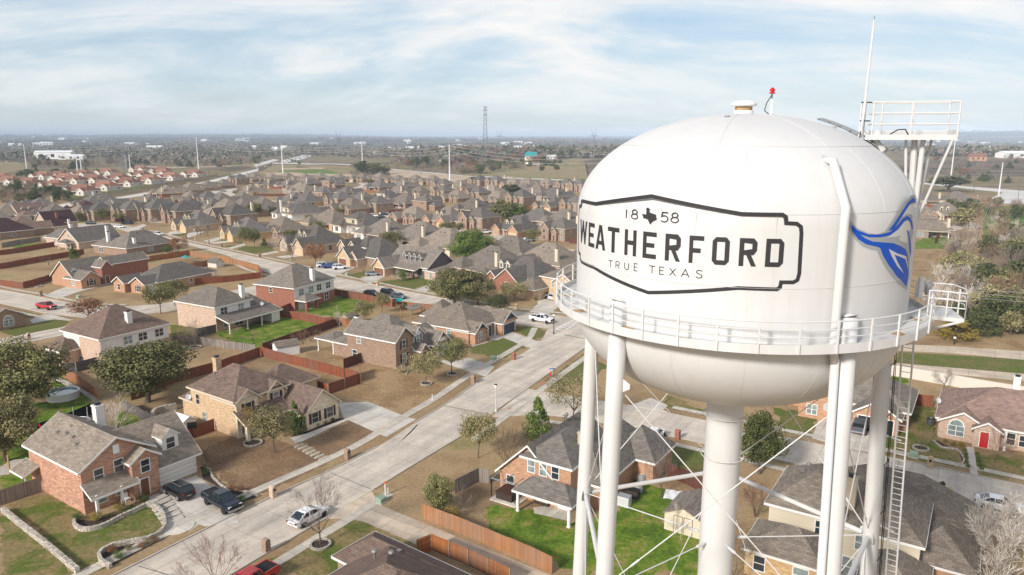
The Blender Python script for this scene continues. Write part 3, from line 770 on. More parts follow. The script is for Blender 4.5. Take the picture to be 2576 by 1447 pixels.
for ki, (nm, im, pl, mt) in enumerate((
  ('lawn', 'z4', [(1560, 735), (1980, 790), (1990, 830), (1900, 840), (1700, 865), (1560, 855)], 'olive_lawn'),
  ('lawn', 'z5', [(-200, 800), (60, 780), (180, 740), (340, 660), (470, 655), (870, 735), (880, 742), (600, 840), (330, 920), (250, 940), (0, 880)], 'green_lawn'),
  ('lawn', 'z5', [(560, 600), (700, 600), (960, 480), (1010, 465), (1320, 535), (1300, 570), (1150, 640), (970, 668), (760, 635)], 'green_lawn'),
  ('lawn', 'z5', [(1330, 345), (1860, 280), (1960, 315), (1660, 415), (1310, 350)], 'olive_lawn'),
  ('lawn', 'z5', [(2020, 150), (2210, 180), (2190, 210), (2020, 235)], 'green_lawn'),
  ('lawn', 'z5', [(1050, 285), (1240, 245), (1300, 255), (1170, 315)], 'olive_lawn'),
  ('lawn', 'z4', [(0, 790), (270, 730), (520, 672), (650, 690), (560, 760), (330, 820), (150, 860), (0, 800)], 'olive_lawn'),
  ('lawn', 'z4', [(0, 575), (390, 645), (260, 680), (0, 600)], 'olive_lawn'),
  ('lawn', 'z4', [(480, 1250), (560, 1190), (880, 1420), (640, 1447), (470, 1400)], 'green_lawn'),
  ('lawn', 'z6', [(0, 60), (250, 0), (820, 0), (560, 150), (330, 250), (300, 300), (250, 640), (170, 760), (0, 790)], 'green_lawn'),
  ('lawn', 'z6', [(920, 130), (1050, 60), (1220, 180), (1100, 260), (980, 250)], 'green_lawn'),
  ('lawn', 'z6', [(0, 950), (60, 930), (640, 1420), (600, 1447), (0, 1447)], 'patchy_lawn'),
  ('lawn', 'z6', [(60, 880), (350, 745), (720, 950), (640, 1000), (1400, 800), (1420, 1050), (940, 1390), (680, 1420)], 'patchy_lawn'),
  ('lawn', 'z7', [(-230, 420), (-100, 330), (130, 240), (400, 300), (800, 505), (330, 740), (230, 760), (60, 730), (-60, 640), (-190, 540)], 'brown_lawn'),
  ('lawn', 'z7', [(590, 325), (1030, 155), (1255, 262), (850, 478)], 'brown_lawn'),
  ('lawn', 'z5', [(910, 1370), (1180, 1190), (1200, 1115), (1650, 1130), (2260, 1190), (1960, 1340), (1800, 1440), (1560, 1520), (1280, 1447)], 'dry_lawn'),
  ('lawn', 'z5', [(570, 1110), (700, 1000), (960, 960), (1150, 1030), (1040, 1110)], 'dry_lawn'),
  ('lawn', 'z5', [(560, 1150), (1010, 1170), (1030, 1230), (780, 1310)], 'dry_lawn'),
  ('lawn', 'z8', [(330, 740), (610, 660), (790, 740), (630, 830), (330, 800)], 'olive_lawn'),
  ('lawn', 'z8', [(620, 560), (850, 570), (975, 620), (880, 688)], 'olive_lawn'),
  ('lawn', 'z7', [(330, 1330), (600, 1180), (1000, 960), (1600, 1180), (1500, 1260), (900, 1447), (230, 1440)], 'patchy_lawn'),
  ('lawn', 'b2', [(-40, 880), (50, 860), (400, 900), (720, 1010), (1050, 900), (1250, 640), (1480, 720), (1500, 760), (1780, 1100), (1780, 1447), (800, 1447), (0, 1110)], 'green_lawn'),
  ('lawn', 'b2', [(1500, 340), (1830, 380), (1830, 600), (1560, 560)], 'olive_lawn'),
  ('lawn', 'b2', [(1490, 0), (1840, 60), (1830, 110), (1480, 30)], 'olive_lawn'),
  ('lawn', 'z8', [(1280, 800), (1480, 900), (1290, 1040), (1010, 1050), (1060, 960)], 'olive_lawn'),
  ('lawn', 'z8', [(1960, 1150), (2170, 1200), (2170, 1270), (1960, 1220)], 'patchy_lawn'),
  ('lawn', 'b3', [(170, 330), (470, 360), (430, 525), (250, 490)], 'olive_lawn'),
  ('lawn', 'b3', [(890, 260), (1240, 270), (1270, 540), (1440, 620), (1390, 720), (890, 630)], 'patchy_lawn'),
  ('lawn', 'b3', [(1540, 640), (1852, 650), (1852, 800), (1560, 780)], 'patchy_lawn'),
  ('lawn', 'b3', [(900, 110), (1070, 120), (1060, 220), (920, 210)], 'green_lawn'),
  ('lawn', 'c1', [(1000, 715), (1150, 650), (1400, 690), (1100, 730)], 'green_lawn'),
  ('lawn', 'c1', [(190, 1050), (600, 1010), (610, 1030), (200, 1100)], 'green_lawn'),
  ('lawn', 'c2', [(1000, 1005), (1180, 960), (1430, 985), (1420, 1020), (1230, 1075)], 'olive_lawn'),
  ('lawn', 'c2', [(1340, 1100), (1450, 1060), (1850, 1070), (1860, 1120), (1590, 1170)], 'olive_lawn'),
  ('planting_bed', 'z7', [(505, 290), (560, 240), (640, 240), (900, 130), (975, 135), (650, 265), (560, 305)], 'mulch'),
  ('planting_bed', 'z6', [(640, 980), (760, 990), (1080, 900), (1240, 850), (1260, 860), (1000, 960), (760, 1060), (650, 1050)], 'mulch'),
  ('planting_bed', 'z6', [(830, 1280), (960, 1190), (1250, 1130), (1390, 1040), (1450, 1100), (1000, 1340), (900, 1390)], 'mulch'),
  ('planting_bed', 'z6', [(1680, 540), (1740, 550), (1780, 620), (1900, 720), (2060, 740), (2160, 790), (2000, 850), (1900, 740), (1700, 640)], 'mulch'),
  ('gravel_bed', 'z6', [(1390, 790), (1420, 800), (1670, 1020), (1590, 1080), (1540, 1000), (1440, 900)], 'rubble'),
  ('gravel_bed', 'z8', [(340, 740), (470, 700), (480, 690), (370, 690), (330, 730)], 'rubble'),
  ('gravel_bed', 'z8', [(440, 660), (500, 620), (570, 640), (500, 665)], 'rubble'),
  ('play_gravel', 'z6', [(0, 540), (100, 480), (230, 470), (270, 500), (230, 570), (100, 600), (0, 610)], 'rubble'),
  ('planting_bed', 'b3', [(1240, 540), (1300, 560), (1460, 640), (1440, 700), (1420, 620), (1300, 585)], 'mulch'))):
 sheet(nm, GV(im, *pl), mt, .004 + .0001 * ki)
for nm, im, pl in (
  ('driveway', 'z6', [(1330, 725), (1645, 610), (1980, 860), (2000, 1010), (1720, 1040), (1660, 1020), (1400, 800)]),
  ('garden_walk', 'z6', [(1250, 790), (1330, 760), (1395, 790), (1395, 820), (1260, 850)]),
  ('driveway', 'z7', [(905, 0), (1160, -5), (1490, 125), (1560, 140), (1310, 290), (1250, 265), (950, 130)]),
  ('garden_walk', 'z7', [(640, 262), (970, 135), (990, 145), (600, 330), (545, 340), (500, 295)]),
  ('driveway', 'z5', [(1880, 1060), (2090, 1060), (2190, 1040), (2420, 1120), (2340, 1210), (2250, 1190)]),
  ('driveway', 'z8', [(520, 625), (612, 590), (880, 690), (930, 690), (850, 750), (790, 740)]),
  ('garden_walk', 'z8', [(480, 690), (520, 640), (620, 655), (560, 680)]),
  ('driveway', 'z8', [(890, 330), (1075, 360), (1070, 400), (980, 470), (820, 445), (890, 380)]),
  ('driveway', 'z4', [(685, 352), (845, 325), (1000, 340), (1010, 360), (700, 440), (530, 500), (400, 470)]),
  ('driveway', 'z4', [(1340, 458), (1490, 422), (1500, 445), (1380, 480)]),
  ('driveway', 'z4', [(270, 690), (390, 645), (470, 640), (650, 690), (520, 680), (300, 725)]),
  ('driveway', 'z5', [(800, 200), (930, 165), (1150, 210), (960, 290), (880, 285), (740, 240)]),
  ('driveway', 'z5', [(1300, 270), (1440, 280), (1330, 340), (1270, 360), (1180, 320)]),
  ('driveway', 'z5', [(1960, 315), (2000, 330), (1780, 440), (1660, 430)]),
  ('driveway', 'b2', [(1210, 15), (1360, -40), (1500, 25), (1450, 75), (1190, 40)]),
  ('driveway', 'b3', [(480, 385), (540, 375), (880, 420), (890, 640), (660, 600), (430, 530)]),
  ('driveway', 'c2', [(640, 870), (830, 840), (880, 850), (640, 940), (600, 920)]),
  ('driveway', 'c2', [(850, 985), (1140, 915), (1200, 930), (950, 1010)]),
  ('driveway', 'c2', [(1200, 1085), (1430, 1025), (1480, 1040), (1260, 1100)]),
  ('driveway', 'c2', [(1650, 1180), (1900, 1130), (1960, 1145), (1720, 1190)]),
  ('garden_walk', 'b3', [(1465, 585), (1515, 590), (1545, 800), (1495, 790)]),
  ('driveway', 'c2', [(350, 860), (560, 810), (640, 815), (400, 880)]),
  ('driveway', 'c1', [(1860, 810), (2060, 740), (2110, 760), (1960, 830)]),
  ('patio', 'b2', [(370, 880), (480, 870), (690, 900), (690, 1000), (380, 930)])):
 sheet(nm, GV(im, *pl), 'drive', .038 if nm != 'driveway' else .031)
for (xa, ya, xb, yb, n) in ((560, 352, 800, 480, 7),):
 for i in range(n):
  t = (i + .5) / n
  g = P(*V('z7', xa + (xb - xa) * t, ya + (yb - ya) * t))
  mb = MB()
  mb.box(-.75, .75, -.17, .17, 0, .10, 0, Matrix.Rotation(R(55), 4, 'Z'))
  o = struct(mb.build('garden_step', M['drive'])); o.location = (g[0], g[1], .005)
for i, (x, y) in enumerate(((1318, 815), (1345, 845), (1372, 880), (1398, 915), (1422, 950), (1446, 985))):
 g = P(*V('z6', x, y))
 mb = MB()
 mb.box(-1.15, 1.15, -.42, .42, 0, .18 - .02 * i, 0, Matrix.Rotation(R(60 - 4 * i), 4, 'Z'))
 o = struct(mb.build('garden_step', M['drive'])); o.location = (*g, .003 + .004 * i)
g = P(*V('z6', 1490, 1040))
mb = MB(); mb.lathe([(1.75, 0), (1.75, .06), (0, .06)], 32)
o = struct(mb.build('garden_step', M['drive'])); o.location = (*g, .003)
for im, a, b, w, n in (('z8', (1045, 590), (1205, 505), (75, -12), 6), ('z8', (1085, 632), (1290, 672), (25, -20), 6)):
 mb = MB()
 A0, A1 = P(*V(im, *a)), P(*V(im, *b))
 B0, B1 = P(*V(im, a[0] + w[0], a[1] + w[1] + 25)), P(*V(im, b[0] + w[0] * .5, b[1] + w[1] + 22))
 A0, A1, B0, B1 = map(np.array, (A0, A1, B0, B1))
 for i in range(n):
  t = i / (n - 1)
  c0, c1 = A0 + (A1 - A0) * t, B0 + (B1 - B0) * t
  d = (A1 - A0) / np.linalg.norm(A1 - A0) * .16
  mb.poly([(*(c0 - d), .02), (*(c0 + d), .02), (*(c1 + d), .02), (*(c1 - d), .02)])
 for s0, s1 in ((A0, A1), (B0, B1)):
  nrm = np.array([-(s1 - s0)[1], (s1 - s0)[0]]); nrm = nrm / np.linalg.norm(nrm) * .13
  mb.poly([(*(s0 - nrm), .021), (*(s1 - nrm), .021), (*(s1 + nrm), .021), (*(s0 + nrm), .021)])
 struct(mb.build('road_marking', M['paint']))
for im, pl in (('z8', [(915, 1035), (990, 1030), (1005, 1050), (930, 1062)]), ('z8', [(640, 1252), (700, 1246), (715, 1268), (655, 1275)])):
 sheet('ramp_tiles', GV(im, *pl), 'terracotta', .045)
for im, pl in (('z7', [(1590, 165), (1500, 260), (1400, 340), (1230, 450), (1050, 560)]), ('z7', [(1570, 185), (1490, 270), (1380, 370), (1180, 505)]), ('z8', [(240, 1180), (330, 1165), (390, 1135)]), ('z8', [(250, 1200), (320, 1190), (380, 1150)])):
 ln = [tuple(q) for q in smooth_line(GV(im, *pl), 20)]
 ribbon('tyre_mark', offset_line(ln, .11), offset_line(ln, -.11), 'tyre', .0145, 24)
for im, a, b in (('z7', (840, 588), (1180, 725)), ('z8', (600, 930), (890, 978)), ('z8', (100, 1232), (460, 1305)), ('z7', (1800, 25), (2170, 98)), ('z6', (1160, 1370), (1420, 1447))):
 p, q = np.array(P(*V(im, *a))), np.array(P(*V(im, *b)))
 d = (q - p) / np.linalg.norm(q - p); n_ = np.array((-d[1], d[0])) * .05
 ribbon('tar_joint', [tuple(p + n_), tuple(q + n_)], [tuple(p - n_), tuple(q - n_)], 'tar', .0155, 4)
# ---------------------------------------------------------------- house kit
BLK = 0
def roof_faces(b, oh, thin=.0):
 x0, x1, y0, y1, z0, ze, rt, h = b[:8]
 X0, X1, Y0, Y1 = x0 - oh, x1 + oh, y0 - oh, y1 + oh
 w, d = X1 - X0, Y1 - Y0
 if rt == 'hip':
  if abs(w - d) < .3:
   ap = ((X0 + X1) / 2, (Y0 + Y1) / 2, ze + h)
   c = [(X0, Y0, ze), (X1, Y0, ze), (X1, Y1, ze), (X0, Y1, ze)]
   return [[c[0], c[1], ap], [c[1], c[2], ap], [c[2], c[3], ap], [c[3], c[0], ap]], c
  c = [(X0, Y0, ze), (X1, Y0, ze), (X1, Y1, ze), (X0, Y1, ze)]
  if w > d:
   a, e = (X0 + d / 2, (Y0 + Y1) / 2, ze + h), (X1 - d / 2, (Y0 + Y1) / 2, ze + h)
   return [[c[0], c[1], e, a], [c[1], c[2], e], [c[2], c[3], a, e], [c[3], c[0], a]], c
  a, e = ((X0 + X1) / 2, Y0 + w / 2, ze + h), ((X0 + X1) / 2, Y1 - w / 2, ze + h)
  return [[c[0], c[1], a], [c[1], c[2], e, a], [c[2], c[3], e], [c[3], c[0], a, e]], c
 if rt == 'gx':
  k = h / ((y1 - y0) / 2)
  zl, ym = ze - k * oh, (Y0 + Y1) / 2
  A, B, C, D = (X0, Y0, zl), (X1, Y0, zl), (X1, Y1, zl), (X0, Y1, zl)
  E, F = (X0, ym, ze + h), (X1, ym, ze + h)
  return [[A, B, F, E], [C, D, E, F]], [A, B, F, C, D, E]
 if rt == 'gy':
  k = h / ((x1 - x0) / 2)
  zl, xm = ze - k * oh, (X0 + X1) / 2
  A, B, C, D = (X0, Y0, zl), (X1, Y0, zl), (X1, Y1, zl), (X0, Y1, zl)
  E, F = (xm, Y0, ze + h), (xm, Y1, ze + h)
  return [[B, C, F, E], [D, A, E, F]], [A, E, B, C, F, D]
 if rt == 'shed':
  k = h / (y1 - y0)
  A, B, C, D = (X0, Y0, ze - k * oh), (X1, Y0, ze - k * oh), (X1, y1, ze + h), (X0, y1, ze + h)
  return [[A, B, C, D]], [A, B, C, D]
 if rt == 'shedx':      # falls towards -x
  k = h / (x1 - x0)
  A, B, C, D = (X0, Y0, ze - k * oh), (x1, Y0, ze + h), (x1, Y1, ze + h), (X0, Y1, ze - k * oh)
  return [[A, B, C, D]], [A, B, C, D]
 return [], []
def block_walls(mb, b, mi):
 x0, x1, y0, y1, z0, ze, rt, h = b[:8]
 if z0 >= ze:
  return
 zt = ze - .03
 mb.poly([(x1, y0, z0), (x1, y1, z0), (x1, y1, zt), (x1, y0, zt)], mi)
 mb.poly([(x0, y1, z0), (x0, y0, z0), (x0, y0, zt), (x0, y1, zt)], mi)
 mb.poly([(x0, y0, z0), (x1, y0, z0), (x1, y0, zt), (x0, y0, zt)], mi)
 mb.poly([(x1, y1, z0), (x0, y1, z0), (x0, y1, zt), (x1, y1, zt)], mi)
 if rt == 'gy':
  xm = (x0 + x1) / 2
  mb.poly([(x0, y0, zt), (x1, y0, zt), (xm, y0, zt + h)], mi)
  mb.poly([(x1, y1, zt), (x0, y1, zt), (xm, y1, zt + h)], mi)
 elif rt == 'gx':
  ym = (y0 + y1) / 2
  mb.poly([(x1, y0, zt), (x1, y1, zt), (x1, ym, zt + h)], mi)
  mb.poly([(x0, y1, zt), (x0, y0, zt), (x0, ym, zt + h)], mi)
 elif rt == 'shed':
  mb.poly([(x1, y0, zt), (x1, y1, zt), (x1, y1, zt + h)], mi)
  mb.poly([(x0, y1, zt), (x0, y0, zt), (x0, y1, zt + h)], mi)
 elif rt == 'shedx':
  mb.poly([(x0, y0, zt), (x1, y0, zt), (x1, y0, zt + h)], mi)
  mb.poly([(x1, y1, zt), (x0, y1, zt), (x1, y1, zt + h)], mi)
def face_M(b, face, u, z):
 x0, x1, y0, y1 = b[:4]
 if face == 'f':
  return Matrix.Translation((u, y0, z)) @ Matrix.Rotation(math.pi, 4, 'Z')
 if face == 'b':
  return Matrix.Translation((u, y1, z))
 if face == 'l':
  return Matrix.Translation((x0, u, z)) @ Matrix.Rotation(math.pi / 2, 4, 'Z')
 return Matrix.Translation((x1, u, z)) @ Matrix.Rotation(-math.pi / 2, 4, 'Z')
def add_window(root, b, face, u, z, w, h, style='', trim='white_trim', fine=True, glass=None):
 Mx = face_M(b, face, u, z)
 t = .09
 mb = MB()
 for q in ((-w / 2 - t, w / 2 + t, h, h + t), (-w / 2 - t, w / 2 + t, -t, 0), (-w / 2 - t, -w / 2, 0, h), (w / 2, w / 2 + t, 0, h), (-w / 2, w / 2, h * .5 - .03, h * .5 + .03)):
  mb.box(q[0], q[1], -.02, .07, q[2], q[3], 0, Mx)
 if w > 1.3:
  for k in range(1, 2 if w < 2.4 else 3):
   xx = -w / 2 + w * k / (2 if w < 2.4 else 3)
   mb.box(xx - .05, xx + .05, -.02, .065, 0, h, 0, Mx)
 if 'a' in style:      # arched head
  prof = [(w / 2 * math.cos(a), h + t + w / 2 * math.sin(a)) for a in np.linspace(0, math.pi, 9)]
  mb.loft([[Mx @ Vector((px, -.02, pz)) for px, pz in prof], [Mx @ Vector((px, .05, pz)) for px, pz in prof]], 0)
 o = mb.build('window', M[trim], root)
 pm = MB()
 pm.box(-w / 2, w / 2, -.015, .025, 0, h, 0, Mx)
 if 'a' in style:
  prof = [(w / 2 * .84 * math.cos(a), h + t + w / 2 * .84 * math.sin(a)) for a in np.linspace(0, math.pi, 9)]
  pm.loft([[Mx @ Vector((px, -.01, pz)) for px, pz in prof], [Mx @ Vector((px, .065, pz)) for px, pz in prof]], 0)
 gm = M[glass] if glass else M['curtain_glass' if RNG.random() < .45 else 'glass']
 if fine:
  pm.build('pane', gm, o)
 else:
  o.data.materials.append(gm)
  bpy.data.objects.remove(o, do_unlink=True)
  k = len(mb.v)
  mb.v += pm.v; mb.f += [tuple(i + k for i in f) for f in pm.f]; mb.m += [1] * len(pm.f)
  o = mb.build('window', [M[trim], gm], root)
 if 's' in style:
  for sd in (-1, 1):
   sm = MB(); c = sd * (w / 2 + .33)
   sm.box(c - .2, c + .2, -.01, .05, -.05, h + .05, 0, Mx)
   sm.build('shutter', M['shutter'], root)
 return o
def add_door(root, b, face, u, w=1.0, h=2.1, mat='door_brown', z=.12, name='front_door'):
 Mx = face_M(b, face, u, z)
 mb = MB()
 mb.box(-w / 2, w / 2, -.02, .05, 0, h, 0, Mx)
 for px in (-.22, .22):
  for z0, z1 in ((.25, .9), (1.1, h - .25)):
   mb.box(px * w - .16 * w, px * w + .16 * w, .05, .065, z0, z1, 0, Mx)
 o = mb.build(name, M[mat], root)
 f = MB()
 f.box(-w / 2 - .1, -w / 2, -.02, .08, 0, h, 0, Mx); f.box(w / 2, w / 2 + .1, -.02, .08, 0, h, 0, Mx); f.box(-w / 2 - .1, w / 2 + .1, -.02, .08, h, h + .1, 0, Mx)
 f.build('frame', M['white_trim'], o)
 return o
def add_garage(root, b, face, u, w=4.9, h=2.2, mat='garage_white', fine=True):
 Mx = face_M(b, face, u, .02)
 mb = MB()
 for k in range(4):
  z0, z1 = h * k / 4 + .015, h * (k + 1) / 4 - .015
  mb.box(-w / 2, w / 2, -.02, .03, z0, z1, 0, Mx)
 o = mb.build('garage_door', M[mat], root)
 if fine:
  f = MB()
  f.box(-w / 2 - .13, -w / 2, -.02, .07, 0, h, 0, Mx); f.box(w / 2, w / 2 + .13, -.02, .07, 0, h, 0, Mx); f.box(-w / 2 - .13, w / 2 + .13, -.02, .07, h, h + .14, 0, Mx)
  f.build('frame', M['white_trim'], o)
 return o
def house(name, label, O, a, roof, blocks, wins=(), doors=(), garages=(), chims=(), dormers=(), posts=(), vents=(), group=None,
   trim='white_trim', cat='house', fine=True, extra_walls=()):
 root = empty(name, (O[0], O[1], 0), R(a))
 tag(root, label, cat, group)
 wm = sorted({b[8] for b in blocks if b[8]})
 for w in wm:
  mb = MB()
  for i, b in enumerate(blocks):
   if b[8] == w:
    e = .004 * i
    bb = (b[0] + e, b[1] - e, b[2] + e, b[3] - e) + tuple(b[4:])
    block_walls(mb, bb, 0)
  mb.build('wall', M[w], root)
 for x0, x1, y0, y1, z0, z1, mt in extra_walls:
  mb = MB(); mb.box(x0, x1, y0, y1, z0, z1)
  mb.build('siding' if 'siding' in mt else 'wall', M[mt], root)
 rm, fm, gm = MB(), MB(), MB()
 for i, b in enumerate(blocks):
  oh = b[9] if len(b) > 9 else .4
  bz = list(b); bz[5] = b[5] + .007 * i
  faces, edge = roof_faces(bz, oh)
  for f in faces:
   rm.poly([(p[0], p[1], p[2] + .06) for p in f])
   rm.poly([(p[0], p[1], p[2] - .10) for p in reversed(f)])
  for p, q in zip(edge, edge[1:] + edge[:1]):
   p, q = Vector(p), Vector(q)
   dxy = Vector((q.x - p.x, q.y - p.y, 0))
   if dxy.length < 1e-4:
    continue
   n = Vector((dxy.y, -dxy.x, 0)).normalized() * .04
   up, dn = Vector((0, 0, .085)), Vector((0, 0, -.17))
   c = [p + dn, q + dn, q + up, p + up, p + dn + n, q + dn + n, q + up + n, p + up + n]
   k = len(fm.v); fm.v += [tuple(v) for v in c]
   for qd in ((4, 5, 6, 7), (3, 2, 1, 0), (7, 6, 2, 3), (0, 1, 5, 4)):
    fm.f.append(tuple(k + j for j in qd)); fm.m.append(0)
 ro = rm.build('roof', M[roof], root)
 fm.build('fascia', M[trim], root)
 for w in wins:
  bi, face, u, z, ww, hh = w[:6]
  add_window(root, blocks[bi], face, u, z, ww, hh, w[6] if len(w) > 6 else '', trim, fine, w[7] if len(w) > 7 else None)
 for d in doors:
  add_door(root, blocks[d[0]], d[1], d[2], *(d[3:]))
 for g in garages:
  add_garage(root, blocks[g[0]], g[1], g[2], *(g[3:]), fine=fine)
 for x, y, w, d, z0, z1, mt in chims:
  mb = MB()
  mb.box(x - w / 2, x + w / 2, y - d / 2, y + d / 2, z0, z1)
  mb.box(x - w / 2 - .07, x + w / 2 + .07, y - d / 2 - .07, y + d / 2 + .07, z1 - .16, z1 + .02)
  mb.box(x - w * .28, x + w * .28, y - d * .28, y + d * .28, z1 + .02, z1 + .2, 1)
  mb.box(x - w * .36, x + w * .36, y - d * .36, y + d * .36, z1 + .2, z1 + .27, 1)
  mb.build('chimney', [M[mt], M['dark']], ro)
 for x, y0, y1, z0, zt, w, h, mt in dormers:
  mb = MB()
  db = (x - w / 2, x + w / 2, y0, y1, z0, zt, 'gy', h)
  block_walls(mb, db, 0)
  fs, ed = roof_faces(db, .22)
  for f in fs:
   mb.poly([(p[0], p[1], p[2] + .05) for p in f], 1)
   mb.poly([(p[0], p[1], p[2] - .07) for p in reversed(f)], 2)
  for p, q in zip(ed, ed[1:] + ed[:1]):
   mb.poly([(p[0], p[1], p[2] - .12), (q[0], q[1], q[2] - .12), (q[0], q[1], q[2] + .06), (p[0], p[1], p[2] + .06)], 2)
  ww, wh = w * .5, (zt - z0) * .62
  zz = z0 + (zt - z0) * .24
  mb.box(x - ww / 2 - .08, x + ww / 2 + .08, y0 - .05, y0 + .01, zz - .08, zz + wh + .08, 2)
  mb.box(x - ww / 2, x + ww / 2, y0 - .06, y0, zz, zz + wh * .47, 3)
  mb.box(x - ww / 2, x + ww / 2, y0 - .06, y0, zz + wh * .53, zz + wh, 3)
  mb.build('dormer', [M[mt], M[roof], M[trim], M['glass']], ro)
 for x, y, z, t, s in posts:
  mb = MB(); mb.box(x - s / 2, x + s / 2, y - s / 2, y + s / 2, z, t)
  mb.box(x - s / 2 - .05, x + s / 2 + .05, y - s / 2 - .05, y + s / 2 + .05, z, z + .15)
  mb.build('porch_post', M['white_trim'] if s < .5 else M[wm[0]], root)
 for v in vents:
  x, y, z = v[:3]
  mb = MB()
  if len(v) > 3 and v[3] == 't':
   mb.lathe([(.12, -.3), (.12, .2), (.26, .25), (.29, .4), (.2, .55), (0, .6)], 10, 0, (x, y))
   mb.v = [(p[0], p[1], p[2] + z) for p in mb.v]
  elif len(v) > 3 and v[3] == 'p':
   mb.tube([(x, y, z - .2), (x, y, z + .35)], .06, 6)
  else:
   mb.box(x - .2, x + .2, y - .25, y + .25, z - .15, z + .14)
  mb.build('roof_vent', M['vent_metal'], ro)
 return root
# ---------------------------------------------------------------- the near houses, each from its own corner and angle
house('brick_house', 'red brick house with one white attic dormer, dark cars on its drive', (-48.2, 76.2), 55.5, 'tan_roof', [
 (0, 8.2, 0, 12.8, 0, 5.5, 'gy', 2.5, 'mixed_brick', .45),
 (5.7, 13.7, -.6, 9.6, 0, 2.8, 'gx', 4.2, 'mixed_brick', .4),
 (4.9, 8.1, -1.5, 3.5, 0, 4.9, 'gy', 1.1, 'mixed_brick', .35),
 (.2, 5.0, -1.9, 0, 2.6, 2.6, 'shed', 1.0, None, .35),
 (-1.6, 0, 10.6, 13.5, 2.5, 2.5, 'shedx', .7, None, .3)],
 wins=[(0, 'f', 1.9, 3.3, 1.0, 1.5), (0, 'f', 4.2, 3.6, 1.0, 1.5), (2, 'f', 6.5, 3.1, 1.0, 1.5), (0, 'f', 2.0, .7, 1.0, 1.5), (0, 'f', 4.1, .8, 1.0, 1.4), (0, 'f', 4.1, 6.0, .55, .9, '', 'white_plastic')],
 doors=[(2, 'f', 6.2, 1.0, 2.2)], garages=[(1, 'f', 10.9, 4.7, 2.2)], chims=[(7.0, 9.4, 1.0, 1.0, 5.8, 8.9, 'white_siding')],
 dormers=[(11.0, .6, 4.8, 3.4, 5.6, 2.1, .85, 'white_siding')], posts=[(.5, -1.9, 0, 2.7, .28), (3.3, -1.9, 0, 2.7, .28), (-1.5, 10.7, 0, 2.5, .15)],
 vents=[(2.2, 9.6, 6.9), (2.5, 7.9, 7.1), (2.4, 6.2, 7.05), (1.9, 4.4, 6.75), (5.9, 9.8, 7.0), (5.6, 6.2, 7.1), (3.2, 8.3, 7.5, 'p')])
house('stone_house', 'two-storey tan brick and cream stone house with a brown roof and dark shutters', (-38.9, 97.6), 55, 'brown_roof', [
 (0, 9.0, 0, 10.8, 0, 5.5, 'hip', 3.3, 'tan_brick', .4),
 (7.4, 13.5, -6.0, 7.5, 0, 2.9, 'gy', 2.6, 'cream_stone', .4),
 (10.5, 18.8, 5, 12.5, 0, 2.9, 'hip', 2.6, 'tan_brick', .4),
 (0, 3.7, -.35, 5.0, 0, 5.4, 'gy', 1.5, 'cream_stone', .35),
 (5.3, 8.4, -.1, 5.2, 2.8, 5.3, 'gy', 1.4, 'cream_stone', .35),
 (-.1, 7.4, -2.4, 0, 2.7, 2.7, 'shed', 1.3, None, .3),
 (.8, 6.0, 10.8, 14.6, 0, 2.8, 'hip', 1.6, 'tan_brick', .35)],
 wins=[(3, 'f', 1.9, 3.3, 1.0, 1.5, 's'), (4, 'f', 6.9, 3.5, 1.05, 1.4, 's', None), (1, 'f', 9.0, .8, 1.1, 1.5, 's'), (1, 'f', 11.8, .8, 1.1, 1.5, 's'), (0, 'l', 9.0, 3.2, .8, 1.5), (0, 'l', 7.6, .8, 1.0, 1.4), (3, 'f', 1.2, .5, 1.1, 1.9), (0, 'f', 5.8, .5, 1.0, 1.7)],
 doors=[(0, 'f', 4.4, 1.0, 2.2)], chims=[(3.8, 9.4, .9, .9, 6.4, 9.3, 'tan_brick')], posts=[(.25, -2.25, 0, 2.75, .5), (2.2, -2.25, 0, 2.75, .24)],
 vents=[(1.6, 6.6, 7.1, 'p'), (2.0, 5.0, 7.3, 'p'), (1.5, 3.2, 6.9, 'p'), (2.4, 8.0, 7.5)], trim='cream_trim')
house('white_sided_house', 'dark brown hip-roofed house with white upper siding, behind the big oak', (-75.3, 129.6), 58.5, 'brown_roof', [
 (0, 13.6, 0, 12.4, 0, 5.5, 'hip', 4.4, 'pink_brick', .45), (-3.2, .3, 7.4, 12.6, 0, 2.7, 'hip', 2.2, 'pink_brick', .35)],
 wins=[(0, 'f', 2.0, 3.4, 1.7, 1.45, '', 'white_trim'), (0, 'f', 5.2, 3.4, 1.7, 1.45), (0, 'f', 8.2, 3.4, 1.7, 1.45), (0, 'f', 11.6, 3.4, 1.7, 1.45), (0, 'f', 3.4, .5, 1.7, 1.9), (0, 'f', 7.4, .7, 1.2, 1.5), (0, 'f', 11.2, .2, 2.0, 2.1)],
 doors=[(1, 'l', 11.3, .9, 2.1, 'white_trim')], extra_walls=[(0, 13.6, -.012, .05, 2.75, 5.4, 'white_siding'), (-.012, .05, 7.0, 12.4, 2.75, 5.4, 'white_siding')],
 chims=[(6.9, 1.9, .95, .95, 5.6, 9.0, 'white_siding')], vents=[(6.0, 6.9, 9.8), (7.3, 6.6, 9.8), (3.0, 4.4, 7.6, 'p')])
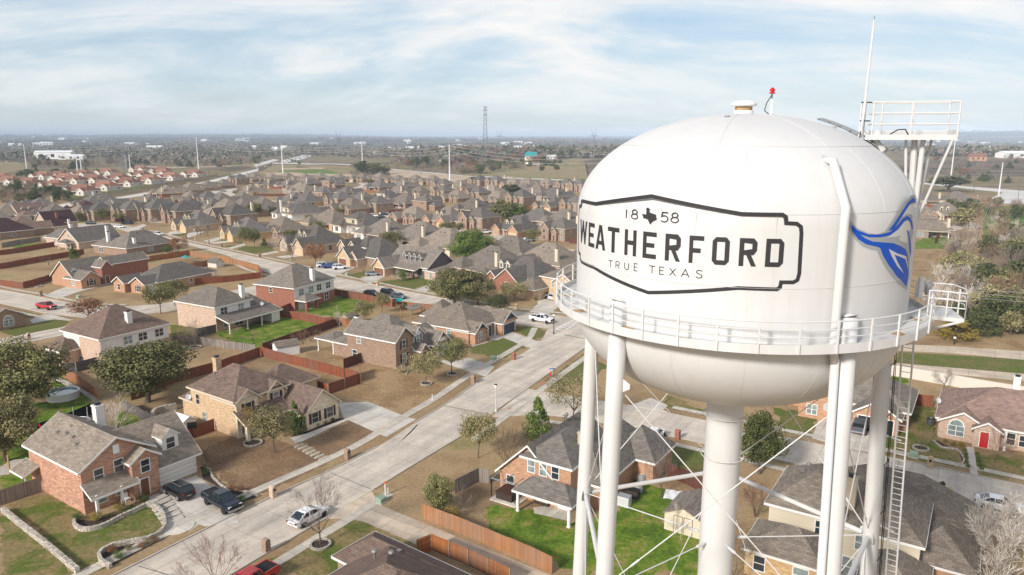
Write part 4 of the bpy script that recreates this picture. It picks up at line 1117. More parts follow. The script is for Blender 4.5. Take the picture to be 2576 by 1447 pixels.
house('porch_house', 'tan brick house with white chimney and wide roofed back porch', (-64.3, 155.0), 60, 'grey_roof', [
 (0, 9.4, 0, 13.0, 0, 5.5, 'hip', 3.2, 'pink_brick', .45), (9.2, 15.5, .6, 9.5, 0, 2.9, 'hip', 3.0, 'pink_brick', .4), (.1, 14.6, -4.0, 0, 2.6, 2.6, 'shed', 1.0, None, .35)],
 wins=[(0, 'f', 2.2, 3.5, 1.7, 1.5), (0, 'f', 6.8, 3.5, 1.5, 1.5), (0, 'f', 2.4, .6, 1.0, 1.6), (0, 'f', 6.0, .4, 2.2, 1.9)],
 extra_walls=[(0, 9.4, -.012, .05, 2.75, 5.4, 'white_siding'), (12.2, 14.4, -3.8, -.1, .05, 2.5, 'white_siding')],
 chims=[(8.0, .8, .9, .9, 5.0, 9.0, 'white_siding')], posts=[(.3, -3.9, 0, 2.6, .2), (5, -3.9, 0, 2.6, .2), (9, -3.9, 0, 2.6, .2), (12, -3.9, 0, 2.6, .2)],
 vents=[(2.6, 3.2, 7.0), (2.6, 5.4, 7.0), (2.6, 7.6, 7.0), (2.6, 9.8, 7.0)])
house('red_brick_house', 'tall red brick house with white upper siding and small brick porch', (-52.9, 174.6), 63, 'grey_roof', [
 (0, 14.4, 0, 12.6, 0, 5.6, 'hip', 4.5, 'red_brick', .45), (.4, 5.0, -3.2, .2, 2.6, 2.6, 'hip', 1.4, None, .35)],
 wins=[(0, 'f', 2.4, 3.5, 1.6, 1.5), (0, 'f', 5.9, 3.5, 1.6, 1.5), (0, 'f', 8.8, 3.5, 1.6, 1.5), (0, 'f', 12.2, 3.5, 1.6, 1.5), (0, 'f', 11.4, .7, 1.6, 1.9), (0, 'f', 5.8, 1.0, 1.0, 1.3), (0, 'l', 7.6, 3.9, .9, 1.2), (0, 'f', 2.2, .1, 1.9, 2.1, '', 'white_trim', 'glass')],
 extra_walls=[(0, 14.4, -.012, .05, 2.75, 5.5, 'white_siding')], chims=[(7.4, .7, .95, .95, 5.2, 9.3, 'white_siding')],
 posts=[(.9, -2.9, 0, 2.6, .55), (4.6, -2.9, 0, 2.6, .55)], vents=[(6.4, 6.4, 9.9), (7.6, 6.4, 9.95), (2.6, 4, 7.9, 'p'), (4.5, 5.5, 8.6, 'p')])
house('brown_brick_house', 'brown brick house with shuttered windows behind two ringed oaks', (-21.2, 128.9), 58, 'grey_roof', [
 (0, 4.8, 0, 12, 0, 5.5, 'gy', 2.0, 'brown_brick', .45), (2, 9.2, 2.6, 11.6, 0, 5.4, 'hip', 3.0, 'brown_brick', .4), (5.6, 8.3, .4, 6, 2.8, 5.2, 'gy', 1.3, 'white_siding', .35),
 (4.8, 13.4, -.6, 8, 0, 2.8, 'gx', 2.6, 'brown_brick', .4), (9.2, 13.6, -1.8, 4, 0, 2.8, 'gy', 2.1, 'brown_brick', .4), (4.9, 6.9, -1.9, 1.5, 0, 2.7, 'gy', 1.0, 'brown_brick', .3),
 (.5, 5.2, 11.8, 16.4, 0, 2.7, 'hip', 1.5, 'brown_brick', .35), (.8, 6.6, 16.6, 21.2, 2.6, 2.6, 'hip', .8, None, .3)],
 wins=[(0, 'f', 2.3, 3.5, .95, 1.5, 's'), (0, 'f', 2.3, .7, 1.0, 1.7, 's'), (2, 'f', 6.95, 3.5, 1.0, 1.4, 's'), (0, 'l', 9.0, 3.6, .9, 1.5), (0, 'l', 10.2, .8, 1.1, 1.3)],
 extra_walls=[(9.25, 13.55, -1.84, -1.76, 2.9, 3.6, 'white_siding')],
 doors=[(5, 'f', 5.9, 1.0, 2.1)], garages=[(4, 'f', 11.4, 3.4, 2.2)], chims=[(4.5, 13.5, .9, .9, 2.8, 7.2, 'white_siding')], posts=[(1.0, 16.9, 0, 2.6, .2), (1.0, 21.0, 0, 2.6, .2), (6.4, 16.9, 0, 2.6, .2)],
 vents=[(1.2, 2.4, 6.7, 'p'), (1.3, 3.6, 6.75, 'p'), (1.2, 6.2, 6.7, 'p'), (1.2, 9.8, 6.7, 'p'), (3.2, 7.2, 7.0)])
house('navy_gable_house', 'single-storey brick house with navy gables and a navy garage door near the crossing', (-8.9, 145.2), 58, 'tan_roof', [
 (0, 13.2, 0, 14, 0, 2.9, 'hip', 3.9, 'orange_brick', .45), (.4, 4.4, -1.4, 4, 0, 2.8, 'gy', 1.6, 'orange_brick', .4), (9.4, 14.8, -2.2, 6.5, 0, 2.9, 'gy', 2.0, 'orange_brick', .4), (5.5, 12.5, 10.5, 16.5, 0, 2.9, 'hip', 3.2, 'orange_brick', .4)],
 wins=[(1, 'f', 2.2, .7, 1.4, 1.6), (0, 'l', 5.0, .9, 1.0, 1.4), (0, 'l', 9.0, .9, 1.0, 1.4), (0, 'f', 6.2, .7, 1.2, 1.6)], garages=[(2, 'f', 12.1, 4.4, 2.2, 'garage_navy')],
 doors=[(0, 'f', 7.9, 1.0, 2.1, 'garage_navy')], vents=[(5.6, 6.6, 6.5), (7.4, 6.6, 6.6)], extra_walls=[(.9, 3.9, -1.46, -1.38, 3.0, 3.7, 'garage_navy'), (10.2, 14.0, -2.26, -2.18, 3.05, 3.9, 'garage_navy')], posts=[(5.2, -.6, 0, 2.8, .25), (8.9, -.6, 0, 2.8, .25)])
house('back_porch_house', 'orange brick house with deep back porch behind the tower legs', (-1.6, 82.0), -33, 'slate_roof', [
 (0, 8.2, .3, 14, 0, 2.9, 'gy', 3.9, 'orange_brick', .45), (3.6, 9.8, 0, 9, 0, 5.4, 'hip', 2.3, 'orange_brick', .4), (6, 12.4, 2.5, 17, 0, 2.9, 'hip', 3.9, 'orange_brick', .4), (4.4, 11.4, -3.0, .2, 2.55, 2.55, 'hip', 1.5, None, .35), (9.0, 15.0, 11.5, 18, 0, 2.9, 'hip', 3, 'orange_brick', .4)],
 wins=[(1, 'f', 4.6, 3.6, .9, 1.5), (1, 'f', 6.2, 3.6, .9, 1.5), (1, 'f', 7.8, 3.6, .9, 1.5), (0, 'f', 1.5, .5, 1.0, 1.7), (1, 'f', 5.6, .4, 2.0, 1.6)], doors=[(1, 'f', 8.8, 1.0, 2.1, 'white_trim')],
 posts=[(4.6, -2.9, 0, 2.55, .28), (11.2, -2.9, 0, 2.55, .28)], vents=[(4.2, 9, 7.3, 't'), (5.4, 11, 7.2, 't'), (3.0, 10.6, 6.2, 't'), (6.6, 10.0, 7.0, 't'), (1.6, 7.2, 4.9, 'p'), (1.8, 4.0, 5.0, 'p')],
 chims=[(8.9, 4.5, .9, .9, 5.4, 8.0, 'tan_siding')])
house('brown_roofed_house', 'brown shingled roof of a house at the bottom edge beside the paved alley', (-14.2, 68.0), -37, 'brown_roof', [
 (3.2, 21, -17, -.4, 0, 2.8, 'hip', 5.0, 'brown_brick', .45), (.9, 14, -5.2, -.42, 0, 2.8, 'hip', 1.75, 'brown_brick', .4)],
 wins=[(1, 'l', -2.4, .8, 1.2, 1.4), (0, 'b', 16, .8, 1.2, 1.4)], vents=[(9.0, -5.8, 6.1, 't'), (8.2, -7.0, 6.5, 't'), (7.4, -3.4, 4.8), (4.4, -1.2, 3.5, 'p'), (6.4, -1.2, 3.5, 'p')], chims=())
house('red_door_house', 'brick house with red front door facing the side street', (60.7, 98.6), -33, 'brick_roof', [
 (0, 17, 0, 13.5, 0, 2.8, 'hip', 3.7, 'pink_brick', .45), (.2, 5.6, -.5, 4, 0, 2.8, 'gy', 1.5, 'pink_brick', .4), (4.3, 7.4, -1.6, 3, 0, 2.8, 'gy', 1.0, 'pink_brick', .35), (11, 16.5, -3, 4, 0, 2.8, 'gy', 1.8, 'pink_brick', .4), (8.5, 19, 4, 17, 0, 2.8, 'hip', 3.6, 'pink_brick', .4)],
 wins=[(1, 'f', 2.2, .7, 1.9, 1.4, 'a'), (0, 'f', 8.6, .7, 1.0, 1.6), (0, 'f', 10.0, .7, .8, 1.5)], doors=[(2, 'f', 5.6, 1.0, 2.2, 'door_red')], vents=[(6.5, 8.5, 5.8), (8, 8, 5.9), (9.2, 7.8, 5.9), (10.2, 7.2, 6.0)],
 posts=[(8.0, -.9, 0, 2.8, .25)], chims=[(9.0, 12.6, .9, .9, 2.9, 6.9, 'white_siding'), (14.5, 12.9, .8, .8, 2.9, 6.8, 'white_siding')])
house('cream_sided_house', 'large cream sided house with brown roofs behind the tower ladder', (25.8, 68.2), -33, 'tan_roof', [
 (0, 7.4, .8, 10, 0, 5.4, 'hip', 3.0, 'cream_siding', .45), (7.2, 13.6, 0, 9, 0, 5.4, 'hip', 2.5, 'cream_siding', .4), (3, 17.5, 7.5, 17, 0, 2.9, 'hip', 4.2, 'orange_brick', .4), (-.8, 6.2, -4.5, 1.2, 0, 2.8, 'hip', 2.0, 'gold_brick', .4), (9.4, 14.4, -6.5, 1, 0, 2.8, 'hip', 2.4, 'orange_brick', .4), (12.0, 18.0, 2.0, 9.0, 0, 2.8, 'hip', 2.6, 'orange_brick', .4)],
 wins=[(0, 'f', 5.0, 3.4, 1.0, 1.4), (1, 'f', 9.0, 3.4, 1.5, 1.4), (3, 'f', .6, .8, 1.0, 1.5), (3, 'f', 4.4, .8, 1.3, 1.5), (1, 'f', 8.2, .3, 1.8, 2.0)], chims=[(7.1, 3.0, 1.0, .9, 5.2, 9.2, 'tan_siding')],
 vents=[(2.0, 6.0, 7.4), (2.2, 8.0, 6.9, 't'), (3.0, 9.2, 6.4, 'p'), (1.6, 4.2, 6.9, 'p'), (5.4, 4.2, 7.4, 'p')])
house('low_brick_house', 'small brick house with one arched window near the red pickup', (-113.8, 154.2), 58, 'brick_roof', [
 (0, 7.8, 0, 13, 0, 2.8, 'gy', 2.0, 'brown_brick', .45), (-12, .2, 2.5, 13, 0, 2.8, 'gx', 2.6, 'brown_brick', .4)], wins=[(0, 'f', 4.4, .6, 2.0, 1.4, 'a')], vents=[(2, 3, 4.0)])
house('tall_red_house', 'tall dark red brick house with narrow gable on the left street', (-117.2, 210.2), 61, 'grey_roof', [
 (0, 12.6, 0, 5.4, 0, 5.5, 'gx', 1.7, 'red_brick', .4), (-9.5, 1.5, 1.2, 12, 0, 2.8, 'gx', 4.3, 'orange_brick', .4), (-9.8, -4.2, -2.6, 5, 0, 2.8, 'gy', 1.9, 'orange_brick', .4), (-2.6, .2, -1.0, 3, 0, 5.2, 'gy', 1.5, 'red_brick', .35)],
 wins=[(0, 'l', 2.7, 3.4, 1.0, 1.4, 'as'), (0, 'l', 2.7, .6, 1.0, 1.7, 's'), (2, 'l', 1.0, .7, 1.4, 1.2, 'a'), (2, 'f', -7.0, .7, 1.3, 1.4, 'as')], garages=[(1, 'f', -1.8, 3.4, 2.2)], doors=[(3, 'f', -1.2, 1.0, 2.1)], vents=[(6, 1.2, 6.2, 'p'), (9, 1.4, 6.2, 'p')],
 dormers=[(-8.0, 3.2, 6.0, 3.6, 4.6, 1.4, .6, 'white_siding')])
house('orange_gable_house', 'low orange brick house with two front gables below the tall red house', (-98.6, 193.4), 61, 'slate_roof', [
 (0, 7, 0, 6.0, 0, 2.8, 'gx', 1.7, 'orange_brick', .4), (3.5, 21, -.6, 10.5, 0, 2.8, 'hip', 3.6, 'orange_brick', .4), (-1.2, 5, 7.0, 11.8, 0, 2.8, 'gx', 1.5, 'orange_brick', .4), (19.5, 23.5, 0, 7, 2.6, 2.6, 'hip', 1.2, None, .3)],
 wins=[(0, 'l', 3.0, .6, 1.1, 1.4, 'as'), (2, 'l', 9.4, .7, 1.1, 1.5), (1, 'f', 14, 1.1, 1.0, 1.0)], garages=[(0, 'f', 3.4, 4.6, 2.1)], posts=[(23.2, .2, 0, 2.6, .2)], vents=[(8, 2, 4.2), (12, 4, 5.8, 'p'), (15, 2, 4.2, 'p')])
house('open_garage_house', 'brick house across the side street whose open garage shows behind the tower leg', (44.6, 108.4), -33, 'grey_roof', [
 (0, 15, 0, 11, 0, 2.8, 'hip', 3.6, 'orange_brick', .45), (.5, 6.5, -2.4, 4, 0, 2.8, 'gy', 1.9, 'orange_brick', .4), (8.2, 14.2, -3.2, 4, 0, 2.8, 'gy', 2.0, 'orange_brick', .4), (-7, .5, 2, 11, 0, 2.8, 'hip', 3, 'orange_brick', .4)],
 wins=[(3, 'f', -3.4, .7, 1.6, 1.4), (1, 'f', 2.4, .7, 1.4, 1.5)], garages=[(2, 'f', 11.2, 4.6, 2.2, 'dark')], doors=[(0, 'f', 7.3, 1.0, 2.1, 'door_brown')], vents=[(5, 5, 5.6), (7, 5, 5.8)])  # garage stands open: dark door panel paints in the shade inside
def at_px(im, x, y, z=0):
 return P(*V(im, x, y), z)
house('pink_gable_house', 'dark-roofed pink brick house with wide back gable and white chimney', at_px('c1', 1140, 1105), 62, 'slate_roof', [
 (0, 17, 0, 12.5, 0, 2.9, 'gx', 4.6, 'pink_brick', .45), (2, 9, 11, 24, 0, 2.9, 'hip', 3.2, 'pink_brick', .4), (-3.4, .2, 2.6, 7.6, 2.5, 2.5, 'hip', 1.2, None, .35)],
 wins=[(0, 'l', 5.8, 4.2, 1.7, 1.2), (0, 'l', 5.0, .5, 2.4, 1.7), (1, 'l', 14.5, .9, 1.2, 1.5), (1, 'l', 18.5, .9, 1.2, 1.5), (0, 'f', 9, .9, 1.2, 1.4)], chims=[(2.4, 7.6, 1.0, .9, 5.0, 9.0, 'white_siding'), (12.0, .6, .9, .9, 2.9, 7.6, 'white_siding')], posts=[(-3.2, 2.8, 0, 2.5, .2), (-3.2, 7.4, 0, 2.5, .2), (-1.6, 2.7, 0, 2.5, .2)])
house('wide_hip_house', 'wide grey hip-roofed brown brick house with a double window beside the long street', at_px('c1', 1905, 1200), 62, 'grey_roof', [
 (-2, 17, 0, 13, 0, 2.9, 'hip', 5.0, 'brown_brick', .45), (-2, 5, 10.5, 19, 0, 2.9, 'hip', 3.0, 'brown_brick', .4), (13, 18, 8, 15, 0, 2.9, 'hip', 2.6, 'brown_brick', .4)],
 wins=[(0, 'f', 7.4, .8, 1.7, 1.5), (1, 'l', 14.5, .8, 2.4, 1.4)], chims=[(-.2, 12.4, 1.0, .9, 2.9, 7.8, 'white_siding'), (2.2, 1.4, .9, .9, 2.9, 6.2, 'white_siding')], vents=[(6, 5.5, 7.5), (9, 5.5, 7.6), (5, 3, 5.0, 'p')], posts=[(16.8, -.3, 0, 2.8, .3)])
house('maroon_gable_house', 'tan brick house with maroon roof and tall windowed side gable', at_px('c1', 690, 870), 58, 'maroon_roof', [
 (0, 13, 0, 10.5, 0, 4.4, 'gx', 4.6, 'pink_brick', .45), (1.2, 7.5, -3.0, .5, 0, 2.8, 'hip', 1.8, 'pink_brick', .35)], wins=[(0, 'l', 5.2, 3.4, .9, 1.3), (0, 'l', 6.6, 1.2, .7, 1.3), (0, 'l', 3.4, 1.2, .7, 1.3), (1, 'f', 2.2, .8, 1.0, 1.4)],
 chims=[(5.4, 2.0, .8, .8, 5.0, 8.4, 'red_brick'), (7.6, -3.4, .8, .8, 2, 5.6, 'white_siding')], vents=[(4.5, 5, 8.8), (6, 5, 8.8)])
house('maroon_hip_house', 'broad maroon hip roof of a house behind the grey fence', at_px('c1', 60, 960), 60, 'maroon_roof', [
 (-14, 12, 0, 14, 0, 2.9, 'hip', 5.2, 'brown_brick', .5)], wins=[(0, 'f', 4, .8, 1.4, 1.3), (0, 'f', -2, .8, 1.4, 1.3)], vents=[(-4, 5, 7)])
house('twin_dormer_house', 'dark brown brick house with a brown roof and two small dormers at the left', at_px('c1', 270, 690), 58, 'brown_roof', [
 (0, 14, 0, 10, 0, 4.0, 'gx', 4.0, 'tan_brick', .45), (-1, 7, -6.2, .4, 0, 2.8, 'hip', 2.2, 'brown_brick', .35), (9, 15, -2, 4, 0, 3.4, 'hip', 2.8, 'brown_brick', .35)], wins=[(0, 'f', 1.4, 1.2, 1.0, 1.4)], dormers=[(3.2, 1.0, 4.2, 4.7, 5.9, 1.5, .7, 'brown_brick'), (6.6, 1.0, 4.2, 4.7, 5.9, 1.5, .7, 'brown_brick')], vents=[(6, 5, 7.9)])
house('four_dormer_house', 'tan and dark brick house with a row of four grey dormers', P(*V('z5', 1350, 265)), -43, 'grey_roof', [
 (0, 18.5, 4.5, 15.5, 0, 3.6, 'gx', 4.4, 'grey_siding', .5), (0, 5.6, -1.6, 7, 0, 2.9, 'gy', 2.6, 'tan_brick', .45), (5.4, 15.6, 2.0, 5, 2.7, 2.7, 'shed', 1.1, None, .4), (17.6, 22.5, 4, 15, 0, 2.7, 'shed', 1.0, 'pink_brick', .4)],
 wins=[(0, 'f', 9, .6, 1.2, 1.7, 's'), (0, 'f', 13, .6, 1.2, 1.7, 's'), (3, 'f', 20.5, .7, 1.2, 1.5)], garages=[(1, 'f', 2.8, 4.6, 2.2, 'garage_brown')], doors=[(0, 'f', 11, 1.0, 2.1)], posts=[(6, 2.2, 0, 2.7, .5), (10, 2.2, 0, 2.7, .5), (14.6, 2.2, 0, 2.7, .5)],
 dormers=[(6.6, 5.6, 8.6, 4.2, 6.0, 1.5, .9, 'grey_siding'), (9.0, 5.6, 8.6, 4.2, 6.0, 1.5, .9, 'grey_siding'), (11.4, 5.6, 8.6, 4.2, 6.0, 1.5, .9, 'grey_siding'), (13.8, 5.6, 8.6, 4.2, 6.0, 1.5, .9, 'grey_siding')])
house('tall_gable_house', 'tan stone house with steep twin gables by three parked cars', P(*V('z5', 985, 175)), -43, 'slate_roof', [
 (0, 17, 4, 18, 0, 3.0, 'hip', 5.6, 'brown_brick', .45), (1.5, 8.6, -1, 8, 0, 3.0, 'gy', 3.2, 'tan_brick', .4), (-3.6, .4, 3.0, 10, 0, 5.6, 'gy', 2.0, 'tan_brick', .4), (.4, 4, 4.4, 11, 3, 5.6, 'gy', 1.8, 'tan_brick', .35), (-1, 8, 6, 15, 3, 5.4, 'hip', 3.0, 'tan_brick', .4), (6.4, 10.6, .4, 8, 0, 2.9, 'gy', 2.0, 'tan_brick', .35)],
 wins=[(2, 'f', -2.2, 3.3, 1.0, 1.5, 'a'), (2, 'f', -2.2, .6, 1.4, 1.7), (3, 'f', 2.2, 3.6, 1.0, 1.4), (0, 'r', 7, .8, 1.4, 1.6), (0, 'r', 13, .9, 1.4, 1.0)], garages=[(1, 'f', 4.4, 4.2, 2.2, 'garage_brown'), (5, 'f', 9.2, 2.3, 2.2, 'garage_brown')], vents=[(8, 11, 8.3)])
house('red_dormer_house', 'red brick house with two cream dormers and a grey roof beyond the oak cluster', P(*V('z8', 480, 215)), -43, 'slate_roof', [
 (0, 16, 2, 15, 0, 3.0, 'hip', 5.0, 'red_brick', .45), (5.0, 13.5, -2.4, 6, 0, 2.9, 'gy', 3.2, 'red_brick', .4), (.6, 4.6, -1.5, 5, 0, 2.8, 'gy', 1.8, 'red_brick', .4)],
 wins=[(1, 'f', 9.4, .6, 1.2, 1.7), (0, 'r', 9, .8, 1.2, 1.5)], doors=[(2, 'f', 2.6, 1.1, 2.2)], dormers=[(1.6, 3.6, 7.0, 4.4, 6.2, 1.5, .8, 'cream_siding'), (4.2, 3.6, 7.0, 4.4, 6.2, 1.5, .8, 'cream_siding')], vents=[(10, 9, 7.2)])
house('arch_window_house', 'tan brick house with tall arched windows and two cars outside', P(*V('z8', 780, 310)), -43, 'tan_roof', [
 (4, 18, 2.2, 14, 0, 5.6, 'hip', 3.2, 'tan_brick', .45), (0, 6.2, -3.2, 6, 0, 2.9, 'hip', 2.6, 'tan_brick', .4), (9.6, 16.4, .4, 6, 0, 5.4, 'gy', 2.2, 'tan_brick', .4)],
 wins=[(0, 'f', 8.2, 3.2, 1.2, 1.5, 'a'), (2, 'f', 13, 3.2, 1.9, 1.6, 'a'), (2, 'f', 13, .3, 1.7, 2.1)], garages=[(1, 'r', 1.2, 4.4, 2.2, 'garage_tan')], vents=[(10, 7, 8.0)])
# ---------------------------------------------------------------- the water tower
TZ, TR = R(17.03), 7.64
TC = (37 * math.sin(TZ), 37 * math.cos(TZ))
tower = empty('water_tower', (*TC, 0))
tag(tower, 'white legged water tower with black WEATHERFORD lettering and a blue emblem above the town', 'water tower')
def tw(phi, r, z):
 a = R(phi)
 dx, dy = -math.sin(TZ) * math.cos(a) + math.cos(TZ) * math.sin(a), -math.cos(TZ) * math.cos(a) - math.sin(TZ) * math.sin(a)
 return Vector((dx * r, dy * r, z))
def shell_r(z):
 if z > 38.45:
  return TR * math.sqrt(max(0, 1 - ((z - 38.45) / 4.55) ** 2))
 if z < 33.6:
  return TR * math.sqrt(max(0, 1 - ((33.6 - z) / 4.2) ** 2))
 return TR
prof = []
for t in np.linspace(0, 90, 26):
 prof.append((max(.02, TR * math.sin(R(t))), 33.6 - 4.2 * math.cos(R(t))))
prof += [(TR, 35), (TR, 36.2), (TR, 37.5)]
for t in np.linspace(90, 0, 34):
 prof.append((max(.02, TR * math.sin(R(t))), 38.45 + 4.55 * math.cos(R(t))))
mb = MB(); mb.lathe(prof, 128)
tank = mb.build('tank', M['tank_white'], tower, smooth=True)
mb = MB()
def ring(mb, r, z, t=.014, n=160, mi=0):
 p = [tw(360 * k / n, r, z) for k in range(n + 1)]
 mb.tube(p, t, 4, mi, caps=False)
for z in (39.05, 36.2):
 ring(mb, shell_r(z) + .003, z)
ring(mb, 5.6, 38.45 + 4.55 * math.sqrt(1 - (5.6 / TR) ** 2) + .002, .018)
for k in range(8):
 mb.tube([tw(k * 45 - 9, .9 + 4.7 * t, 38.45 + 4.55 * math.sqrt(1 - ((.9 + 4.7 * t) / TR) ** 2) + .002) for t in np.linspace(0, 1, 10)], .012, 4)
for k in range(16):
 zz = np.linspace(41.5, 39.05, 12)
 mb.tube([tw(k * 22.5 + 2, shell_r(z) + .003, z) for z in zz], .009, 4)
 mb.tube([tw(k * 22.5 + 11, TR + .003, z) for z in (39.05, 36.2)], .008, 4)
 mb.tube([tw(k * 22.5 + 5, shell_r(z) + .003, z) for z in np.linspace(33.2, 29.7, 12)], .008, 4)
mb.build('weld_seam', M['seam'], tank)
# ---- lettering, wrapped round the shell
def wrap(mb, poly, off, mi=0, th=.012):
 bm = bmesh.new()
 vs = [bm.verts.new((a, z, 0)) for a, z in poly]
 bm.faces.new(vs)
 bmesh.ops.triangulate(bm, faces=bm.faces[:])
 for _ in range(3):
  le = [e for e in bm.edges if abs(e.verts[0].co.x - e.verts[1].co.x) > 2.2]
  if not le:
   break
  bmesh.ops.subdivide_edges(bm, edges=le, cuts=1)
  bmesh.ops.triangulate(bm, faces=bm.faces[:])
 bm.verts.ensure_lookup_table()
 k = len(mb.v)
 for v in bm.verts:
  mb.v.append(tuple(tw(v.co.x, TR + off, v.co.y)))
 for f in bm.faces:
  mb.f.append(tuple(k + v.index for v in f.verts)); mb.m.append(mi)
 bm.free()
import bmesh
DEG = math.degrees(1 / TR)     # degrees per metre of shell
OCT = .24
def rect(x0, x1, y0, y1):
 return [(x0, y0), (x1, y0), (x1, y1), (x0, y1)]
def letter(ch):
 s, v, k = .27, .17, .2
 if ch == 'W':
  return [[(0, 1), (.17, 1), (.30, .32), (.25, 0), (.19, 0)], [(.25, 0), (.31, 0), (.53, .72), (.50, 1), (.43, 1), (.22, .2)],
    [(.75, 0), (.69, 0), (.47, .72), (.50, 1), (.57, 1), (.78, .2)], [(1, 1), (.83, 1), (.70, .32), (.75, 0), (.81, 0)]]
 if ch == 'E':
  return [rect(0, s, 0, 1), rect(s, 1, 1 - v, 1), rect(s, .86, .5 - v / 2, .5 + v / 2), rect(s, 1, 0, v)]
 if ch == 'F':
  return [rect(0, s, 0, 1), rect(s, 1, 1 - v, 1), rect(s, .80, .38, .38 + v)]
 if ch == 'A':
  return [[(0, 0), (.25, 0), (.58, 1), (.36, 1)], [(1, 0), (.75, 0), (.42, 1), (.64, 1)], [(.26, .2), (.74, .2), (.68, .36), (.32, .36)]]
 if ch == 'T':
  return [rect(0, 1, 1 - v, 1), rect(.5 - s / 2, .5 + s / 2, 0, 1 - v)]
 if ch == 'H':
  return [rect(0, s, 0, 1), rect(1 - s, 1, 0, 1), rect(s, 1 - s, .42, .42 + v)]
 if ch == 'R':
  return [rect(0, s, 0, 1), [(s, 1), (s, 1 - v), (.68, 1 - v), (.72, .8), (1, .86), (.8, 1)], [(1, .86), (.72, .8), (.72, .62), (1, .57)], [(1, .57), (.72, .62), (.68, .40 + v), (s, .40 + v), (s, .40), (.82, .40)],
    [(.40, .40), (.68, .40), (1, 0), (.72, 0)]]
 if ch == 'O':
  return [[(k, 0), (1 - k, 0), (1 - s * .95, v), (s * .95, v)], [(1 - k, 0), (1, k * .7), (1 - s, v), (1 - s * .95, v)], [(1, k * .7), (1, 1 - k * .7), (1 - s, 1 - v), (1 - s, v)], [(1, 1 - k * .7), (1 - k, 1), (1 - s * .95, 1 - v), (1 - s, 1 - v)],
    [(1 - k, 1), (k, 1), (s * .95, 1 - v), (1 - s * .95, 1 - v)], [(k, 1), (0, 1 - k * .7), (s, 1 - v), (s * .95, 1 - v)], [(0, 1 - k * .7), (0, k * .7), (s, v), (s, 1 - v)], [(0, k * .7), (k, 0), (s * .95, v), (s, v)]]
 if ch == 'D':
  return [rect(0, s, 0, 1), [(s, 1), (s, 1 - v), (.70, 1 - v), (.73, 1 - v), (1, 1 - k * .7), (.8, 1)], [(1, 1 - k * .7), (.73, 1 - v), (.73, v), (1, k * .7)], [(1, k * .7), (.73, v), (s, v), (s, 0), (.8, 0)]]
lm = MB()
for ch, a0, a1 in (('W', -67.0, -58.4), ('E', -56.9, -52.2), ('A', -51.2, -45.2), ('T', -43.9, -38.2), ('H', -35.7, -30.9), ('E', -28.4, -23.6), ('R', -20.6, -15.7), ('F', -13.1, -8.8), ('O', -6.35, -1.5), ('R', 1.2, 6.1), ('D', 8.5, 13.5)):
 for pl in letter(ch):
  wrap(lm, [(a0 + (a1 - a0) * x, 37.05 + 1.09 * y) for x, y in pl], .012 + .0015 * RNG.random())
B = [(-64.5, 39.02), (-52, 39.03), (-25.9, 39.60), (1.3, 39.06), (12.4, 39.06), (13.3, 38.98), (13.6, 38.74), (16.6, 38.72), (17.8, 38.60), (18.1, 38.35), (18.4, 36.8), (18.0, 36.55), (16.9, 36.46), (13.4, 36.46), (13.2, 36.26), (12.4, 36.18),
  (1.6, 36.18), (-25.8, 35.62), (-52, 36.16), (-64.5, 36.16), (-66.3, 36.24), (-66.6, 36.46), (-69.4, 36.5), (-70.4, 36.62), (-70.8, 36.9), (-70.8, 38.3), (-70.3, 38.62), (-69.2, 38.72), (-66.6, 38.74), (-66.2, 38.96)]
bw = .075
def stroke(mb, pts, w, off, closed=True, sx=None):
 sx = sx or DEG
 p = [np.array((a / sx, z)) for a, z in pts]
 n = len(p)
 L_, R_ = [], []
 for i in range(n):
  a = p[(i - 1) % n] if closed or i > 0 else p[i]
  c = p[(i + 1) % n] if closed or i < n - 1 else p[i]
  d1, d2 = p[i] - a, c - p[i]
  d1 = d1 / (np.linalg.norm(d1) or 1); d2 = d2 / (np.linalg.norm(d2) or 1)
  if not d1.any(): d1 = d2
  if not d2.any(): d2 = d1
  nn = np.array((-(d1 + d2)[1], (d1 + d2)[0])); nn /= np.linalg.norm(nn)
  k = 1 / max(.5, nn @ np.array((-d2[1], d2[0])))
  L_.append(p[i] + nn * w * k); R_.append(p[i] - nn * w * k)
 for i in range(n if closed else n - 1):
  j = (i + 1) % n
  wrap(mb, [(q[0] * sx, q[1]) for q in (R_[i], R_[j], L_[j], L_[i])], off)
stroke(lm, B, bw, .010)
TX = [(.30, 1), (.48, 1), (.48, .74), (.60, .70), (.75, .66), (.93, .62), (.95, .45), (1.0, .38), (.97, .28), (.80, .20), (.66, .08), (.66, -.02), (.55, .02), (.50, .12), (.40, .30), (.30, .28), (.22, .34), (.13, .30), (.08, .44), (0, .58), (.30, .58)]
wrap(lm, [(-29.2 + 5.4 * x, 38.46 + .66 * y) for x, y in TX], .011)
